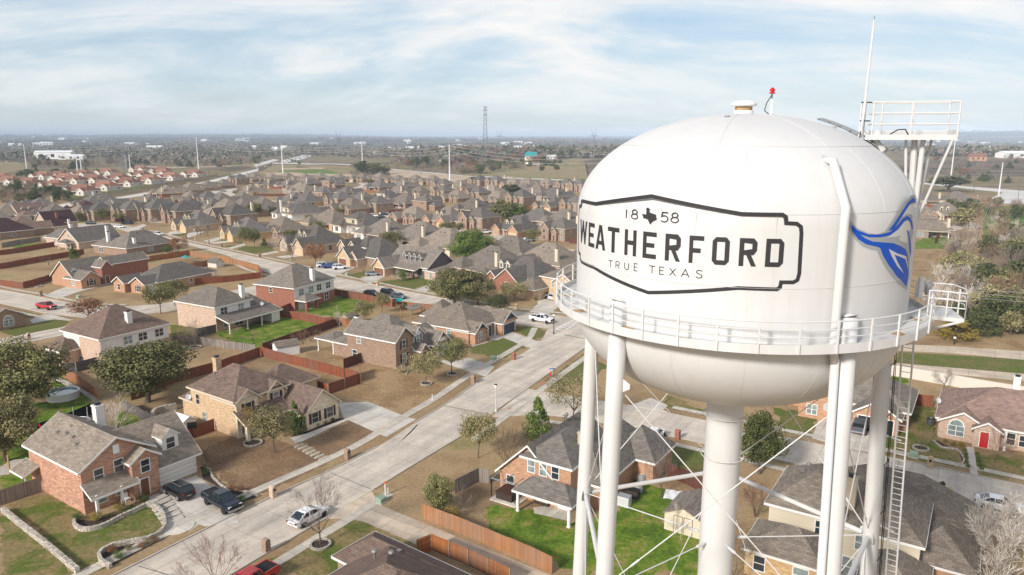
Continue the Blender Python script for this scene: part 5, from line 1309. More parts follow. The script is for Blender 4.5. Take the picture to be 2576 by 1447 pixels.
THIN = {'1': [[(.5, 0), (.5, 1)]], '8': [[(.5 + .34 * math.cos(a), .76 + .24 * math.sin(a)) for a in np.linspace(0, 2 * math.pi, 17)], [(.5 + .44 * math.cos(a), .27 + .27 * math.sin(a)) for a in np.linspace(0, 2 * math.pi, 17)]],
  '5': [[(.9, 1), (.22, 1), (.14, .56), (.35, .64), (.6, .65), (.84, .53), (.92, .33), (.82, .12), (.58, 0), (.3, .01), (.08, .12)]], 'T': [[(0, 1), (1, 1)], [(.5, 1), (.5, 0)]], 'R': [[(.1, 0), (.1, 1), (.6, 1), (.85, .9), (.9, .73), (.8, .55), (.6, .47), (.1, .47)], [(.5, .47), (.92, 0)]],
  'U': [[(.08, 1), (.08, .35), (.2, .08), (.5, 0), (.8, .08), (.92, .35), (.92, 1)]], 'E': [[(.9, 1), (.1, 1), (.1, 0), (.9, 0)], [(.1, .52), (.78, .52)]], 'X': [[(.05, 0), (.95, 1)], [(.05, 1), (.95, 0)]], 'A': [[(0, 0), (.5, 1), (1, 0)], [(.18, .32), (.82, .32)]],
  'S': [[(.92, .84), (.72, .97), (.45, 1), (.2, .92), (.12, .74), (.25, .58), (.55, .5), (.84, .4), (.93, .22), (.78, .05), (.5, 0), (.22, .03), (.05, .18)]]}
for ch, a0, a1, z0, hh, wd in (('1', -36.4, -34.4, 38.60, .37, .024), ('8', -33.4, -30.6, 38.61, .38, .024), ('5', -22.6, -19.9, 38.60, .38, .024), ('8', -19.3, -16.6, 38.60, .39, .024),
        ('T', -43.1, -41.0, 36.39, .29, .017), ('R', -39.6, -37.6, 36.41, .29, .017), ('U', -35.6, -33.5, 36.43, .29, .017), ('E', -31.6, -29.9, 36.45, .30, .017),
        ('T', -25.8, -23.7, 36.45, .30, .018), ('E', -22.3, -20.5, 36.46, .30, .018), ('X', -18.9, -16.8, 36.46, .30, .018), ('A', -15.1, -12.7, 36.46, .31, .018), ('S', -10.8, -8.7, 36.47, .31, .018)):
 for pl in THIN[ch]:
  stroke(lm, [(a0 + (a1 - a0) * x, z0 + hh * y) for x, y in pl], wd, .011 + .001 * RNG.random(), closed=False)
lm.build('lettering', M['tank_black'], tank)
# ---- blue and silver emblem on the right of the tank
def cyl(px, py):
 x, y = 2098.4 + .3982 * px, 470.3 + .3982 * py
 u, v = x - 1288, y - 723.5
 d, w = FPX * math.sin(PITCH) + v * math.cos(PITCH), FPX * math.cos(PITCH) - v * math.sin(PITCH)
 a, b, c = u * u + w * w, -2 * (u * TC[0] + w * TC[1]), TC[0] ** 2 + TC[1] ** 2 - TR * TR
 q = max(b * b - 4 * a * c, 0)
 t = (-b - math.sqrt(q)) / (2 * a)
 dx, dy = u * t - TC[0], w * t - TC[1]
 f_ = -(dx * math.sin(TZ) + dy * math.cos(TZ)); r_ = dx * math.cos(TZ) - dy * math.sin(TZ)
 return (math.degrees(math.atan2(r_, f_)), CAM_H - d * t)
em = MB()
for mi, off, pl in ((1, .008, [(98, 212), (150, 262), (210, 290), (265, 300), (318, 283), (360, 225), (410, 150), (450, 90), (488, 52), (502, 50), (514, 62), (516, 100), (500, 108), (470, 130), (440, 180), (470, 168), (490, 190), (500, 240), (496, 300), (486, 330), (486, 400), (474, 480), (470, 560), (458, 656), (400, 612), (350, 550), (310, 490), (285, 440), (268, 400), (235, 398), (180, 378), (130, 330), (95, 265)]),
     (2, .012, [(445, 135), (480, 112), (508, 108), (506, 150), (498, 190), (478, 172), (455, 172), (430, 190), (405, 225), (378, 262), (410, 215)]),
     (2, .012, [(352, 306), (400, 270), (440, 220), (462, 208), (478, 225), (486, 262), (470, 285), (457, 272), (462, 330), (462, 355), (418, 342), (408, 325), (424, 306), (390, 316), (330, 320)]),
     (0, .014, [(338, 277), (370, 240), (420, 165), (462, 100), (495, 68), (508, 76), (512, 100), (500, 97), (478, 107), (450, 150), (412, 212), (375, 266)]),
     (0, .016, [(105, 238), (150, 275), (215, 300), (290, 300), (350, 285), (400, 240), (430, 200), (460, 183), (480, 195), (492, 230), (495, 272), (488, 262), (478, 225), (462, 208), (440, 220), (400, 270), (350, 306), (290, 318), (220, 318), (162, 299), (135, 285), (118, 270)]),
     (0, .015, [(105, 238), (118, 270), (135, 285), (162, 299), (195, 325), (240, 345), (300, 350), (370, 355), (420, 375), (450, 395), (462, 430), (466, 480), (468, 560), (456, 628), (445, 620), (390, 560), (340, 490), (310, 440), (288, 385), (270, 378), (200, 362), (150, 330), (112, 278)]),
     (0, .016, [(457, 272), (468, 280), (478, 330), (485, 400), (480, 440), (474, 380), (468, 310)]),
     (2, .020, [(342, 392), (395, 420), (452, 438), (462, 490), (463, 522), (447, 456), (378, 428), (400, 480), (438, 549), (395, 500), (362, 440)])):
 wrap(em, [cyl(*p) for p in pl], off, mi)
em.build('emblem', [M['emblem_blue'], M['emblem_grey'], M['tank_white']], tank)
# ---- roof fittings
mb = MB()
mb.lathe([(.44, 42.9), (.44, 43.12), (.36, 43.14), (.36, 43.32)], 24)
mb.lathe([(.30, 43.3), (.56, 43.34), (.60, 43.40), (.52, 43.5), (.3, 43.57), (.02, 43.6)], 28)
mb.build('roof_vent', M['white_trim'], tank, smooth=True)
mb = MB(); mb.lathe([(.385, 43.15), (.40, 43.18), (.385, 43.22), (.40, 43.26), (.385, 43.3)], 24)
mb.build('vent_screen', M['rust'], tank)
mb = MB()
q = tw(70, 1.28, 0)
for s_ in (1,):
 mb.box(q.x - .12, q.x + .12, q.y - .12, q.y + .12, 42.84, 42.92)
 mb.box(q.x - .035, q.x + .035, q.y - .035, q.y + .035, 42.85, 43.62)
 mb.tube([(q.x, q.y, 43.58), (q.x, q.y, 43.85)], .025, 8, 1)
 mb.tube([(q.x, q.y, 43.82), (q.x - .22, q.y, 43.45), (q.x - .3, q.y, 43.1), (q.x - .1, q.y, 42.95)], .022, 6, 1)
 mb.lathe([(.05, 43.84), (.13, 43.86), (.13, 43.91), (.07, 43.93), (.08, 43.97), (.13, 43.98), (.13, 44.04), (.08, 44.06), (.08, 44.1), (.02, 44.13)], 14, 2, (q.x, q.y))
mb.build('beacon_light', [M['white_trim'], M['black'], M['red_plastic']], tank)
mb = MB()
for phi, r in ((-18, 2.2), (75, 4.0)):
 p = tw(phi, r, 38.45 + 4.55 * math.sqrt(1 - (r / TR) ** 2))
 mb.lathe([(.13, 0), (.13, .05), (.02, .06)], 12, 0, (p.x, p.y)); n_ = len(mb.v) - 36
 mb.v[n_:] = [(v[0], v[1], v[2] + p.z) for v in mb.v[n_:]]
mb.build('roof_hatch', M['grey_metal'], tank)
mb = MB()
pts = [tw(96, r, 38.45 + 4.55 * math.sqrt(1 - (r / TR) ** 2) + .22) for r in np.linspace(3.4, 6.2, 7)]
for dphi in (-.45, .45):
 side = tw(96 + 90, dphi, 0)
 mb.tube([p + side for p in pts], .045, 6)
for p in pts:
 mb.tube([p + tw(186, -.45, 0), p + tw(186, .45, 0)], .03, 5)
mb.build('roof_ladder', M['grey_metal'], tank)
mb = MB()
pz = [(33, 6.35), (31.5, 7.05)]
pts = [tw(30.8, shell_r(41.05) - .3, 41.05), tw(30.8, shell_r(41.05) + .45, 41.0), tw(29.4, TR + .30, 39.3), tw(29.2, TR + .32, 38.95), tw(29.4, TR + .30, 33.9), tw(30.6, TR + .25, 33.2)]
mb.tube(pts, .17, 16)
mb.tube([tw(30.6, TR + .25, 33.4), tw(31.2, TR + .25 + .035 * 33, 0)], .17, 16)
mb.build('overflow_pipe', M['tank_white'], tower, smooth=True)
# ---- balcony
RB = 8.62
mb = MB()
n = 140
for k in range(n):
 a, b = 360 * k / n, 360 * (k + 1) / n
 mb.poly([tw(a, TR - .02, 34.0), tw(a, RB, 34.0), tw(b, RB, 34.0), tw(b, TR - .02, 34.0)])
 mb.poly([tw(a, TR - .02, 33.93), tw(b, TR - .02, 33.93), tw(b, RB, 33.93), tw(a, RB, 33.93)])
 mb.poly([tw(a, RB, 33.85), tw(b, RB, 33.85), tw(b, RB, 34.22), tw(a, RB, 34.22)])
 mb.poly([tw(a, RB - .03, 33.85), tw(a, RB - .03, 34.22), tw(b, RB - .03, 34.22), tw(b, RB - .03, 33.85)])
 mb.poly([tw(a, RB - .03, 34.22), tw(a, RB, 34.22), tw(b, RB, 34.22), tw(b, RB - .03, 34.22)])
balc = mb.build('balcony', M['tank_white'], tower)
mb = MB()
for k in range(16):
 a = k * 22.5 + 9 + RNG.uniform(-3, 3)
 mb.poly([tw(a, TR + .1, 34.004), tw(a, TR + .55 + .2 * RNG.random(), 34.004), tw(a + 2.5, TR + .6, 34.004), tw(a + 4 + 2 * RNG.random(), TR + .15, 34.004)])
mb.build('rust_stain', M['rust'], balc)
mb = MB()
gap = (86, 100)
for z, t in ((35.12, .032), (34.80, .022), (34.50, .022)):
 p = [tw(gap[1] + (360 - gap[1] + gap[0]) * k / 150, RB - .02, z) for k in range(151)]
 mb.tube(p, t, 6)
mb.build('handrail', M['tank_white'], balc)
for k in range(36):
 a = k * 10 - 3
 if gap[0] + 1 < a % 360 < gap[1] - 1:
  continue
 p, q_ = tw(a, RB + .01, 33.86), tw(a, RB + .01, 35.12)
 mb = MB(); ax = tw(a, 1, 0); mb.box(-.012, .05, -.035, .035, 33.86, 35.13, 0, Matrix.Translation((p.x, p.y, 0)) @ Matrix.Rotation(math.atan2(ax.y, ax.x), 4, 'Z'))
 mb.build('rail_post', M['tank_white'], balc)
mb = MB()
fl = [tw(86.5, RB - .1, 34.02), tw(85, 9.95, 34.02), tw(97, 9.95, 34.02), tw(100, RB - .1, 34.02)]
mb.poly(fl); mb.poly([p - Vector((0, 0, .18)) for p in reversed(fl)])
for a, b in zip(fl, fl[1:] + fl[:1]):
 mb.poly([a - Vector((0, 0, .18)), b - Vector((0, 0, .18)), b, a])
for a, b in ((fl[1], fl[2]), (fl[0], fl[1]), (fl[3], fl[2])):
 for z in (.45, .8, 1.15):
  mid = (a + b) / 2 + (tw(92, .22, 0) if (a is fl[1]) else Vector((0, 0, 0)))
  mb.tube([a + Vector((0, 0, z)), mid + Vector((0, 0, z)), b + Vector((0, 0, z))], .03, 6)
 for p in (a, (a + b) / 2, b):
  mb.tube([p, p + Vector((0, 0, 1.15))], .035, 6)
mb.tube([fl[1] - Vector((0, 0, .1)), tw(88, RB - .5, 33.1)], .06, 6); mb.tube([fl[2] - Vector((0, 0, .1)), tw(98, RB - .5, 33.1)], .06, 6)
mb.build('gate_platform', M['tank_white'], tower)
mb = MB()
for phi, z0, z1, w_ in ((84, 34.9, 35.8, .10), (92, 34.8, 35.4, .12), (96, 34.8, 35.3, .11)):
 p = tw(phi, TR + .45 if phi < 90 else TR + 1.0, 0)
 mb.box(p.x - w_, p.x + w_, p.y - .07, p.y + .07, z0, z1)
mb.tube([tw(84, TR + .5, 35.4), tw(88, TR + .9, 35.6), tw(96, TR + 1.1, 35.5)], .03, 6)
mb.tube([tw(84, TR + .5, 34.9), tw(86, TR + .7, 34.4), tw(92, TR + 1.0, 34.6)], .025, 6)
mb.build('antenna_box', M['grey_metal'], tower)
# ---- legs, riser, struts, rods
def leg_r(z):
 return TR + .06 + .035 * (34 - z)
LEGS = (-37, 35, 107.5, 180, -109)
JZ = 21.3
for phi in LEGS:
 mb, gs = MB(), MB()
 mb.tube([tw(phi, leg_r(z), z) for z in (35.0, 30, 20, 10, 0)], .40, 28)
 mb.tube([tw(phi, leg_r(35.0), 35.0), tw(phi, leg_r(35.08) - .05, 35.12)], [.40, .12], 28)
 mb.lathe([(.95, 0), (.95, .5), (.6, .55)], 20, 0, tuple(tw(phi, leg_r(0), 0))[:2])
 for z, dz in ((31.3, .30), (JZ, .36)):
  for s_ in (-1, 1):
   c = tw(phi, leg_r(z), z); tdir = (tw(phi + 90, 1, 0)) * s_
   inn = -tw(phi, 1, 0) * .35
   k = c + (tdir + inn) * .36
   e = c + (tdir + inn) * .68
   up = Vector((0, 0, dz))
   nb = (tdir + inn).cross(Vector((0, 0, 1))).normalized() * .02
   gs.loft([[v - nb for v in (k + up, k - up, e - up * .35, e + up * .35)], [v + nb for v in (k + up, k - up, e - up * .35, e + up * .35)]])
 lg = mb.build('leg', M['tank_white'], tower, smooth=True)
 gs.build('gusset', M['tank_white'], lg)
mb = MB()
prof = [(1.35, 29.3), (.95, 29.0), (.90, 28.4)] + [(.90, z) for z in (24, 16, 8, 0)]
mb.lathe(prof, 40)
riser = mb.build('riser_pipe', M['tank_white'], tower, smooth=True)
mb = MB()
for z in (28.1, 25.9, 16.5, 8):
 ring(mb, 1.06, z, .025, 40)
 for k in range(6):
  mb.tube([tw(k * 60 + 20, .88, z - .06), tw(k * 60 + 20, 1.06, z)], .035, 5)
mb.build('painter_rail', M['tank_white'], riser)
for i in range(5):
 a, b = LEGS[i], LEGS[(i + 1) % 5]
 pa, pb = tw(a, leg_r(JZ) - .1, JZ), tw(b, leg_r(JZ) - .1, JZ)
 d = (pb - pa).normalized()
 mb = MB(); mb.tube([pa + d * .35, pb - d * .35], .13, 10); mb.build('strut', M['tank_white'], tower)
 for zt, zb in ((31.2, JZ + .2), (JZ - .2, 1.0)):
  for u, w in ((a, b), (b, a)):
   p, q_ = tw(u, leg_r(zt) - .15, zt), tw(w, leg_r(zb) - .15, zb)
   off = tw((a + b) / 2 if abs(a - b) < 200 else 180 + (a + b) / 2, .03 if u == a else -.03, 0)
   mb = MB(); mb.tube([p + off, q_ + off], .028, 6)
   m_ = p + (q_ - p) * .86
   mb.tube([p + (q_ - p) * .84 + off, p + (q_ - p) * .88 + off], .05, 6)
   mb.build('brace_rod', M['tank_white'], tower)
 p, q_ = tw(a, leg_r(JZ) - .3, JZ), tw(a, .9, JZ - .1)
 mb = MB(); mb.tube([p, q_], .03, 6); mb.tube([q_ + (p - q_) * .02, q_ + (p - q_) * .1], .08, 6); mb.build('spider_rod', M['tank_white'], tower)
mb = MB()
lad = [tw(101.5, leg_r(z) + .75, z) for z in (34.0, 0)]
for s_ in (-.24, .24):
 o_ = tw(70, s_, 0)
 mb.tube([lad[0] + o_, lad[1] + o_], .045, 6)
nr = 110
for k in range(nr):
 c = lad[0] + (lad[1] - lad[0]) * (k / nr)
 mb.tube([c + tw(70, -.24, 0), c + tw(70, .24, 0)], .02, 5)
for z in range(2, 33, 5):
 c = lad[0] + (lad[1] - lad[0]) * ((34 - z) / 34)
 mb.tube([c, tw(106, leg_r(z) + .3, z)], .04, 6)
mb.build('ladder', M['tank_white'], tower)
mb = MB()
c0, c1 = tw(103.5, leg_r(33.5) + .30, 33.5), tw(103.5, leg_r(0) + .30, 0)
mb.tube([c0, c1], .022, 6); mb.tube([c0 + Vector((.06, -.03, 0)), c1 + Vector((.06, -.03, 0))], .018, 6)
for z in np.arange(2.5, 32, 2.6):
 p = tw(101, leg_r(z) - .12, z + .05)
 mb.tube([tw(97, leg_r(z) - .2, z), tw(101, leg_r(z) + .2, z), tw(104, leg_r(z) + .34, z)], .028, 5)
mb.build('cable_run', M['black'], tower)
dk = Matrix.Translation(tw(88, 7.3, 41.92)) @ Matrix.Rotation(R(-14), 4, 'Z')
mb = MB()
x0, x1, y0, y1 = -2.1, 1.55, -.3, 1.1
mb.box(x0, x1, y0, y1, -.10, .0, 0, dk)
for q in ((x0, x1, y0 - .03, y0, -.12, .10), (x0, x1, y1, y1 + .03, -.1, .3), (x1, x1 + .03, y0, y1, -.1, .3)):
 mb.box(*q, 0, dk)
for z in (.55, 1.02, 1.5):
 mb.tube([dk @ Vector((x0 + .25, y0, z)), dk @ Vector((x1, y0, z)), dk @ Vector((x1, y1, z)), dk @ Vector((x0, y1, z)), dk @ Vector((x0, y0 + .5, z))], .035, 6)
for p in ((x0 + .25, y0), (-.3, y0), (x1, y0), (x1, y1), (.1, y1), (-1.2, y1), (x0, y1), (x0, y0 + .5)):
 mb.tube([dk @ Vector((*p, 0)), dk @ Vector((*p, 1.5))], .04, 6)
deck = mb.build('antenna_deck', M['tank_white'], tower)
mb = MB()
ft = tw(94, TR + .1, 38.2)
for p, r in (((-.3, .3), .06), ((.1, .5), .13), ((.4, .3), .11)):
 t = dk @ Vector((*p, -.1)); e = Vector((t.x + (ft.x - t.x) * .55, t.y + (ft.y - t.y) * .55, 37.9))
 mb.tube([t, e], r, 8)
for p in ((.95, y1), (1.4, y0)):
 mb.tube([dk @ Vector((*p, -.1)), Vector((ft.x + .1, ft.y, 38.0))], .06, 6)
mb.tube([dk @ Vector((x0 + .5, .2, -.05)), dk @ Vector((x0 + .9, .2, -.6))], .12, 6)
mb.build('deck_post', M['tank_white'], deck)
mb = MB()
w0 = dk @ Vector((x0 - .18, y0 + .1, .15))
mb.tube([w0 + Vector((0, 0, .1)), w0 + Vector((.06, 0, 1.0)), w0 + Vector((.12, 0, 4.8))], [.05, .07, .045], 8)
mb.tube([w0 + Vector((.12, 0, 4.8)), w0 + Vector((.122, 0, 4.95))], .012, 5, 1)
for z in (.55, 1.35):
 mb.tube([w0 + Vector((-.08, 0, z)), dk @ Vector((x0 + .2, y0 + .3, .15 + z))], .03, 6, 1)
mb.tube([w0 + Vector((0, 0, .1)), w0 + Vector((.0, .1, -.3)), w0 + Vector((.15, .1, -.42))], .02, 6, 1)
mb.build('whip_antenna', [M['galv'], M['black']], deck)
mb = MB()
mb.tube([dk @ Vector((-.9, .6, .12)), dk @ Vector((-.6, .6, .32)), dk @ Vector((-.3, .6, .34)), dk @ Vector((-.15, .6, .1))], .03, 6)
mb.build('cable_loop', M['black'], deck)
# ---------------------------------------------------------------- the subdivision beyond the cross street: kinds built once, then copied
ORD = ['first', 'second', 'third', 'fourth', 'fifth', 'sixth', 'seventh', 'eighth', 'ninth', 'tenth', 'eleventh', 'twelfth', 'thirteenth', 'fourteenth', 'fifteenth',
  'sixteenth', 'seventeenth', 'eighteenth', 'nineteenth', 'twentieth', 'twenty-first', 'twenty-second', 'twenty-third', 'twenty-fourth', 'twenty-fifth', 'twenty-sixth',
  'twenty-seventh', 'twenty-eighth', 'twenty-ninth', 'thirtieth', 'thirty-first', 'thirty-second', 'thirty-third', 'thirty-fourth', 'thirty-fifth', 'thirty-sixth']
def kind_a():
 return house('gabled_house', 'x', (0, 0), 0, 'grey_roof', [
  (-8, 8, -5, 8, 0, 2.9, 'hip', 5.1, 'tan_brick', .45), (-7.6, -1.6, -8.5, 0, 0, 2.9, 'gy', 2.5, 'tan_brick', .4), (.4, 3.4, -6.6, -1, 0, 3.0, 'gy', 1.9, 'tan_brick', .35), (3.8, 7.6, -6.0, 0, 0, 2.9, 'gy', 1.8, 'tan_brick', .35)],
  wins=[(3, 'f', 5.7, .7, 1.4, 1.7), (0, 'r', 1, .9, 1.1, 1.4), (0, 'b', -3, .8, 2.2, 1.5), (0, 'b', 4, .8, 1.4, 1.5)], garages=[(1, 'f', -4.6, 4.4, 2.2, 'garage_tan')], doors=[(2, 'f', 1.9, 1.2, 2.3)], vents=[(1, 4.2, 7.0), (2.4, 4.2, 6.9)], trim='cream_trim', fine=False)
def kind_b():
 return house('dormer_house', 'x', (0, 0), 0, 'slate_roof', [
  (-8, 8, -4, 8.5, 0, 2.9, 'hip', 5.5, 'tan_brick', .45), (2.6, 8.0, -8, 0, 0, 2.9, 'gy', 2.5, 'tan_brick', .4), (-8, -3.6, -6.5, 0, 0, 2.9, 'gy', 2.1, 'tan_brick', .4), (-2.4, 2.2, -5.6, -3, 2.7, 2.7, 'shed', 1.0, None, .3)],
  wins=[(2, 'f', -5.8, .7, 1.5, 1.7), (0, 'f', 1.2, .8, 1.1, 1.6), (0, 'r', 2, .9, 1.1, 1.4), (0, 'b', 0, .8, 2.4, 1.5)], garages=[(1, 'f', 5.3, 4.4, 2.2, 'garage_tan')], doors=[(0, 'f', -.8, 1.1, 2.2)],
  dormers=[(-2.6, -2.2, 1.6, 4.1, 6.1, 1.5, .9, 'cream_siding'), (.2, -2.2, 1.6, 4.1, 6.1, 1.5, .9, 'cream_siding')], posts=[(-2.2, -5.3, 0, 2.7, .3), (2.0, -5.3, 0, 2.7, .3)], trim='cream_trim', fine=False)
def kind_c():
 return house('two_storey_house', 'x', (0, 0), 0, 'grey_roof', [
  (-4, 8, -4, 8, 0, 5.5, 'hip', 4.2, 'tan_brick', .45), (-4.2, .8, -6.2, 2, 0, 5.4, 'gy', 2.6, 'tan_brick', .4), (-9, -3.6, -3, 6, 0, 2.9, 'hip', 2.7, 'tan_brick', .4), (1.6, 4.4, -5.4, 0, 0, 4.2, 'gy', 1.9, 'tan_brick', .35)],
  wins=[(1, 'f', -1.7, 3.5, 1.2, 1.5), (1, 'f', -1.7, .6, 1.5, 1.7), (0, 'f', 6.2, 3.4, 1.1, 1.5), (0, 'f', 6.2, .7, 1.1, 1.6), (0, 'r', 0, 3.4, 1.1, 1.4), (0, 'r', 5, 3.4, 1.1, 1.4), (0, 'b', 0, 3.4, 1.8, 1.5), (0, 'b', 5, .8, 2.2, 1.6)],
  garages=[(2, 'f', -6.4, 4.2, 2.2, 'garage_tan')], doors=[(3, 'f', 3.0, 1.2, 2.6)], chims=[(6.6, 6.6, .9, .9, 5.5, 10.2, 'cream_siding')], trim='cream_trim', fine=False)
def kind_d():
 return house('hip_roofed_house', 'x', (0, 0), 0, 'grey_roof', [
  (-8.5, 8.5, -5.5, 7.5, 0, 2.9, 'hip', 5.3, 'tan_brick', .45), (-8.2, -1.5, -9, 0, 0, 2.9, 'gy', 2.6, 'tan_brick', .4), (2.0, 8.0, 5.4, 11.5, 0, 2.9, 'hip', 2.8, 'tan_brick', .4), (-6.0, 1.8, 7.3, 10.3, 2.6, 2.6, 'hip', 1.0, None, .3)],
  wins=[(2, 'b', 5.0, .7, 2.4, 1.6), (0, 'b', -3.2, .4, 2.4, 1.9, '', 'cream_trim', 'glass'), (0, 'l', 2, .9, 1.2, 1.4), (0, 'r', 1, .9, 1.2, 1.4), (2, 'r', 9.0, .8, 1.2, 1.4)], garages=[(1, 'f', -4.9, 4.4, 2.2, 'garage_tan')],
  chims=[(-6.6, 6.3, 1.0, .9, 2.9, 7.6, 'cream_siding')], posts=[(-5.8, 10.1, 0, 2.6, .3), (1.6, 10.1, 0, 2.6, .3)], vents=[(-1, 3, 7.0), (1.2, 3, 7.0)], trim='cream_trim', fine=False)
def kind_e():
 return house('loft_house', 'x', (0, 0), 0, 'slate_roof', [
  (-8.5, 8.5, -6, 7, 0, 2.9, 'hip', 5.0, 'tan_brick', .45), (-4.2, 3.6, -1, 6.4, 2.9, 5.7, 'hip', 2.4, 'cream_siding', .4), (-8.2, -2.5, -9, 0, 0, 2.9, 'gy', 2.3, 'tan_brick', .4), (2.5, 8.2, 4.4, 9.5, 0, 2.8, 'hip', 2.2, 'tan_brick', .35)],
  wins=[(1, 'b', -1.6, 3.9, 1.8, 1.3), (1, 'r', 3, 3.9, 1.6, 1.3), (1, 'l', 3, 3.9, 1.6, 1.3), (0, 'b', -3, .6, 2.2, 1.7), (3, 'b', 5.4, .7, 1.9, 1.6), (0, 'r', 0, .9, 1.1, 1.4)], garages=[(2, 'f', -5.4, 4.2, 2.2, 'garage_tan')],
  chims=[(2.8, 6.9, .9, .9, 2.9, 9.4, 'white_siding')], trim='cream_trim', fine=False)
def kind_v():
 return house('red_roofed_villa', 'x', (0, 0), 0, 'red_roof', [
  (-9.5, 9.5, -5.5, 5.5, 0, 2.9, 'hip', 3.9, 'stucco', .5), (-9.2, -2.6, -8.0, 2, 0, 2.9, 'gy', 2.1, 'stucco', .4), (3.2, 9.2, -8, 2, 0, 2.9, 'gy', 2.0, 'stucco', .4), (-2.8, 3.4, -7.2, -5.3, 2.6, 2.6, 'shed', .7, None, .3)],
  wins=[(1, 'f', -5.9, .8, 1.3, 1.4), (2, 'f', 6.2, .8, 1.3, 1.4), (0, 'f', -.8, .5, 1.2, 1.9), (0, 'l', 2, .9, 1.2, 1.4), (0, 'r', 2, .9, 1.2, 1.4), (0, 'l', -3, .9, 1.2, 1.4)], doors=[(0, 'f', 1.6, 1.1, 2.2, 'dark')], posts=[(-2.4, -7.0, 0, 2.6, .3), (3.0, -7.0, 0, 2.6, .3)], fine=False)
KINDS_ = {'a': (kind_a, 'with one garage gable'), 'b': (kind_b, 'with twin dormers'), 'c': (kind_c, 'two storeys tall'), 'd': (kind_d, 'with back patio'), 'e': (kind_e, 'with pale upper box'), 'v': (kind_v, 'with white walls')}
PROTO, PUSED = {}, set()
WNAME = {'tan_brick': 'tan', 'gold_brick': 'golden', 'pink_brick': 'pink', 'grey_brick': 'grey-brown', 'dark_brick': 'dark red', 'red_brick': 'red', 'orange_brick': 'orange', 'brown_brick': 'brown', 'cream_stone': 'cream', 'white_siding': 'white', 'stucco': 'white'}
RNAME = {'grey_roof': 'grey-roofed', 'slate_roof': 'dark-roofed', 'tan_roof': 'taupe-roofed', 'brown_roof': 'brown-roofed', 'maroon_roof': 'maroon-roofed', 'blue_roof': 'blue-roofed', 'red_roof': 'red-roofed', 'brick_roof': 'reddish-roofed'}
LOTS = []      # every placed house: centre and angle, so drives, lawns and fences can follow
def put_house(k, x, y, ang, wall, roof, label, group, big=1.0):
 if k not in PROTO:
  PROTO[k] = KINDS_[k][0]()
  o = PROTO[k]
 else:
  o = copy_tree(PROTO[k])
 base_roof = {'a': 'grey_roof', 'b': 'slate_roof', 'c': 'grey_roof', 'd': 'grey_roof', 'e': 'slate_roof', 'v': 'red_roof'}[k]
 mp = {base_roof: M[roof]}
 if k != 'v':
  mp['tan_brick'] = M[wall]
  if roof != base_roof:
   pass
 o.location = (x, y, terr(x, y)); o.rotation_euler = (0, 0, R(ang))
 override(o, mp)
 if o is not PROTO[k] and k in 'cde' and (int(x * 7 + y * 13) % 5) > 1:
  for ch in [c for p_ in o.children for c in p_.children if c.name.startswith('chimney')]:
   bpy.data.objects.remove(ch, do_unlink=True)
 sc_ = 0.94 + .12 * RNG.random() + (.12 if k == 'v' else 0)
 sc_ *= big
 o.scale = (sc_, sc_, sc_)
 tag(o, label, 'house', group)
 LOTS.append((x, y, ang, k))
 return o
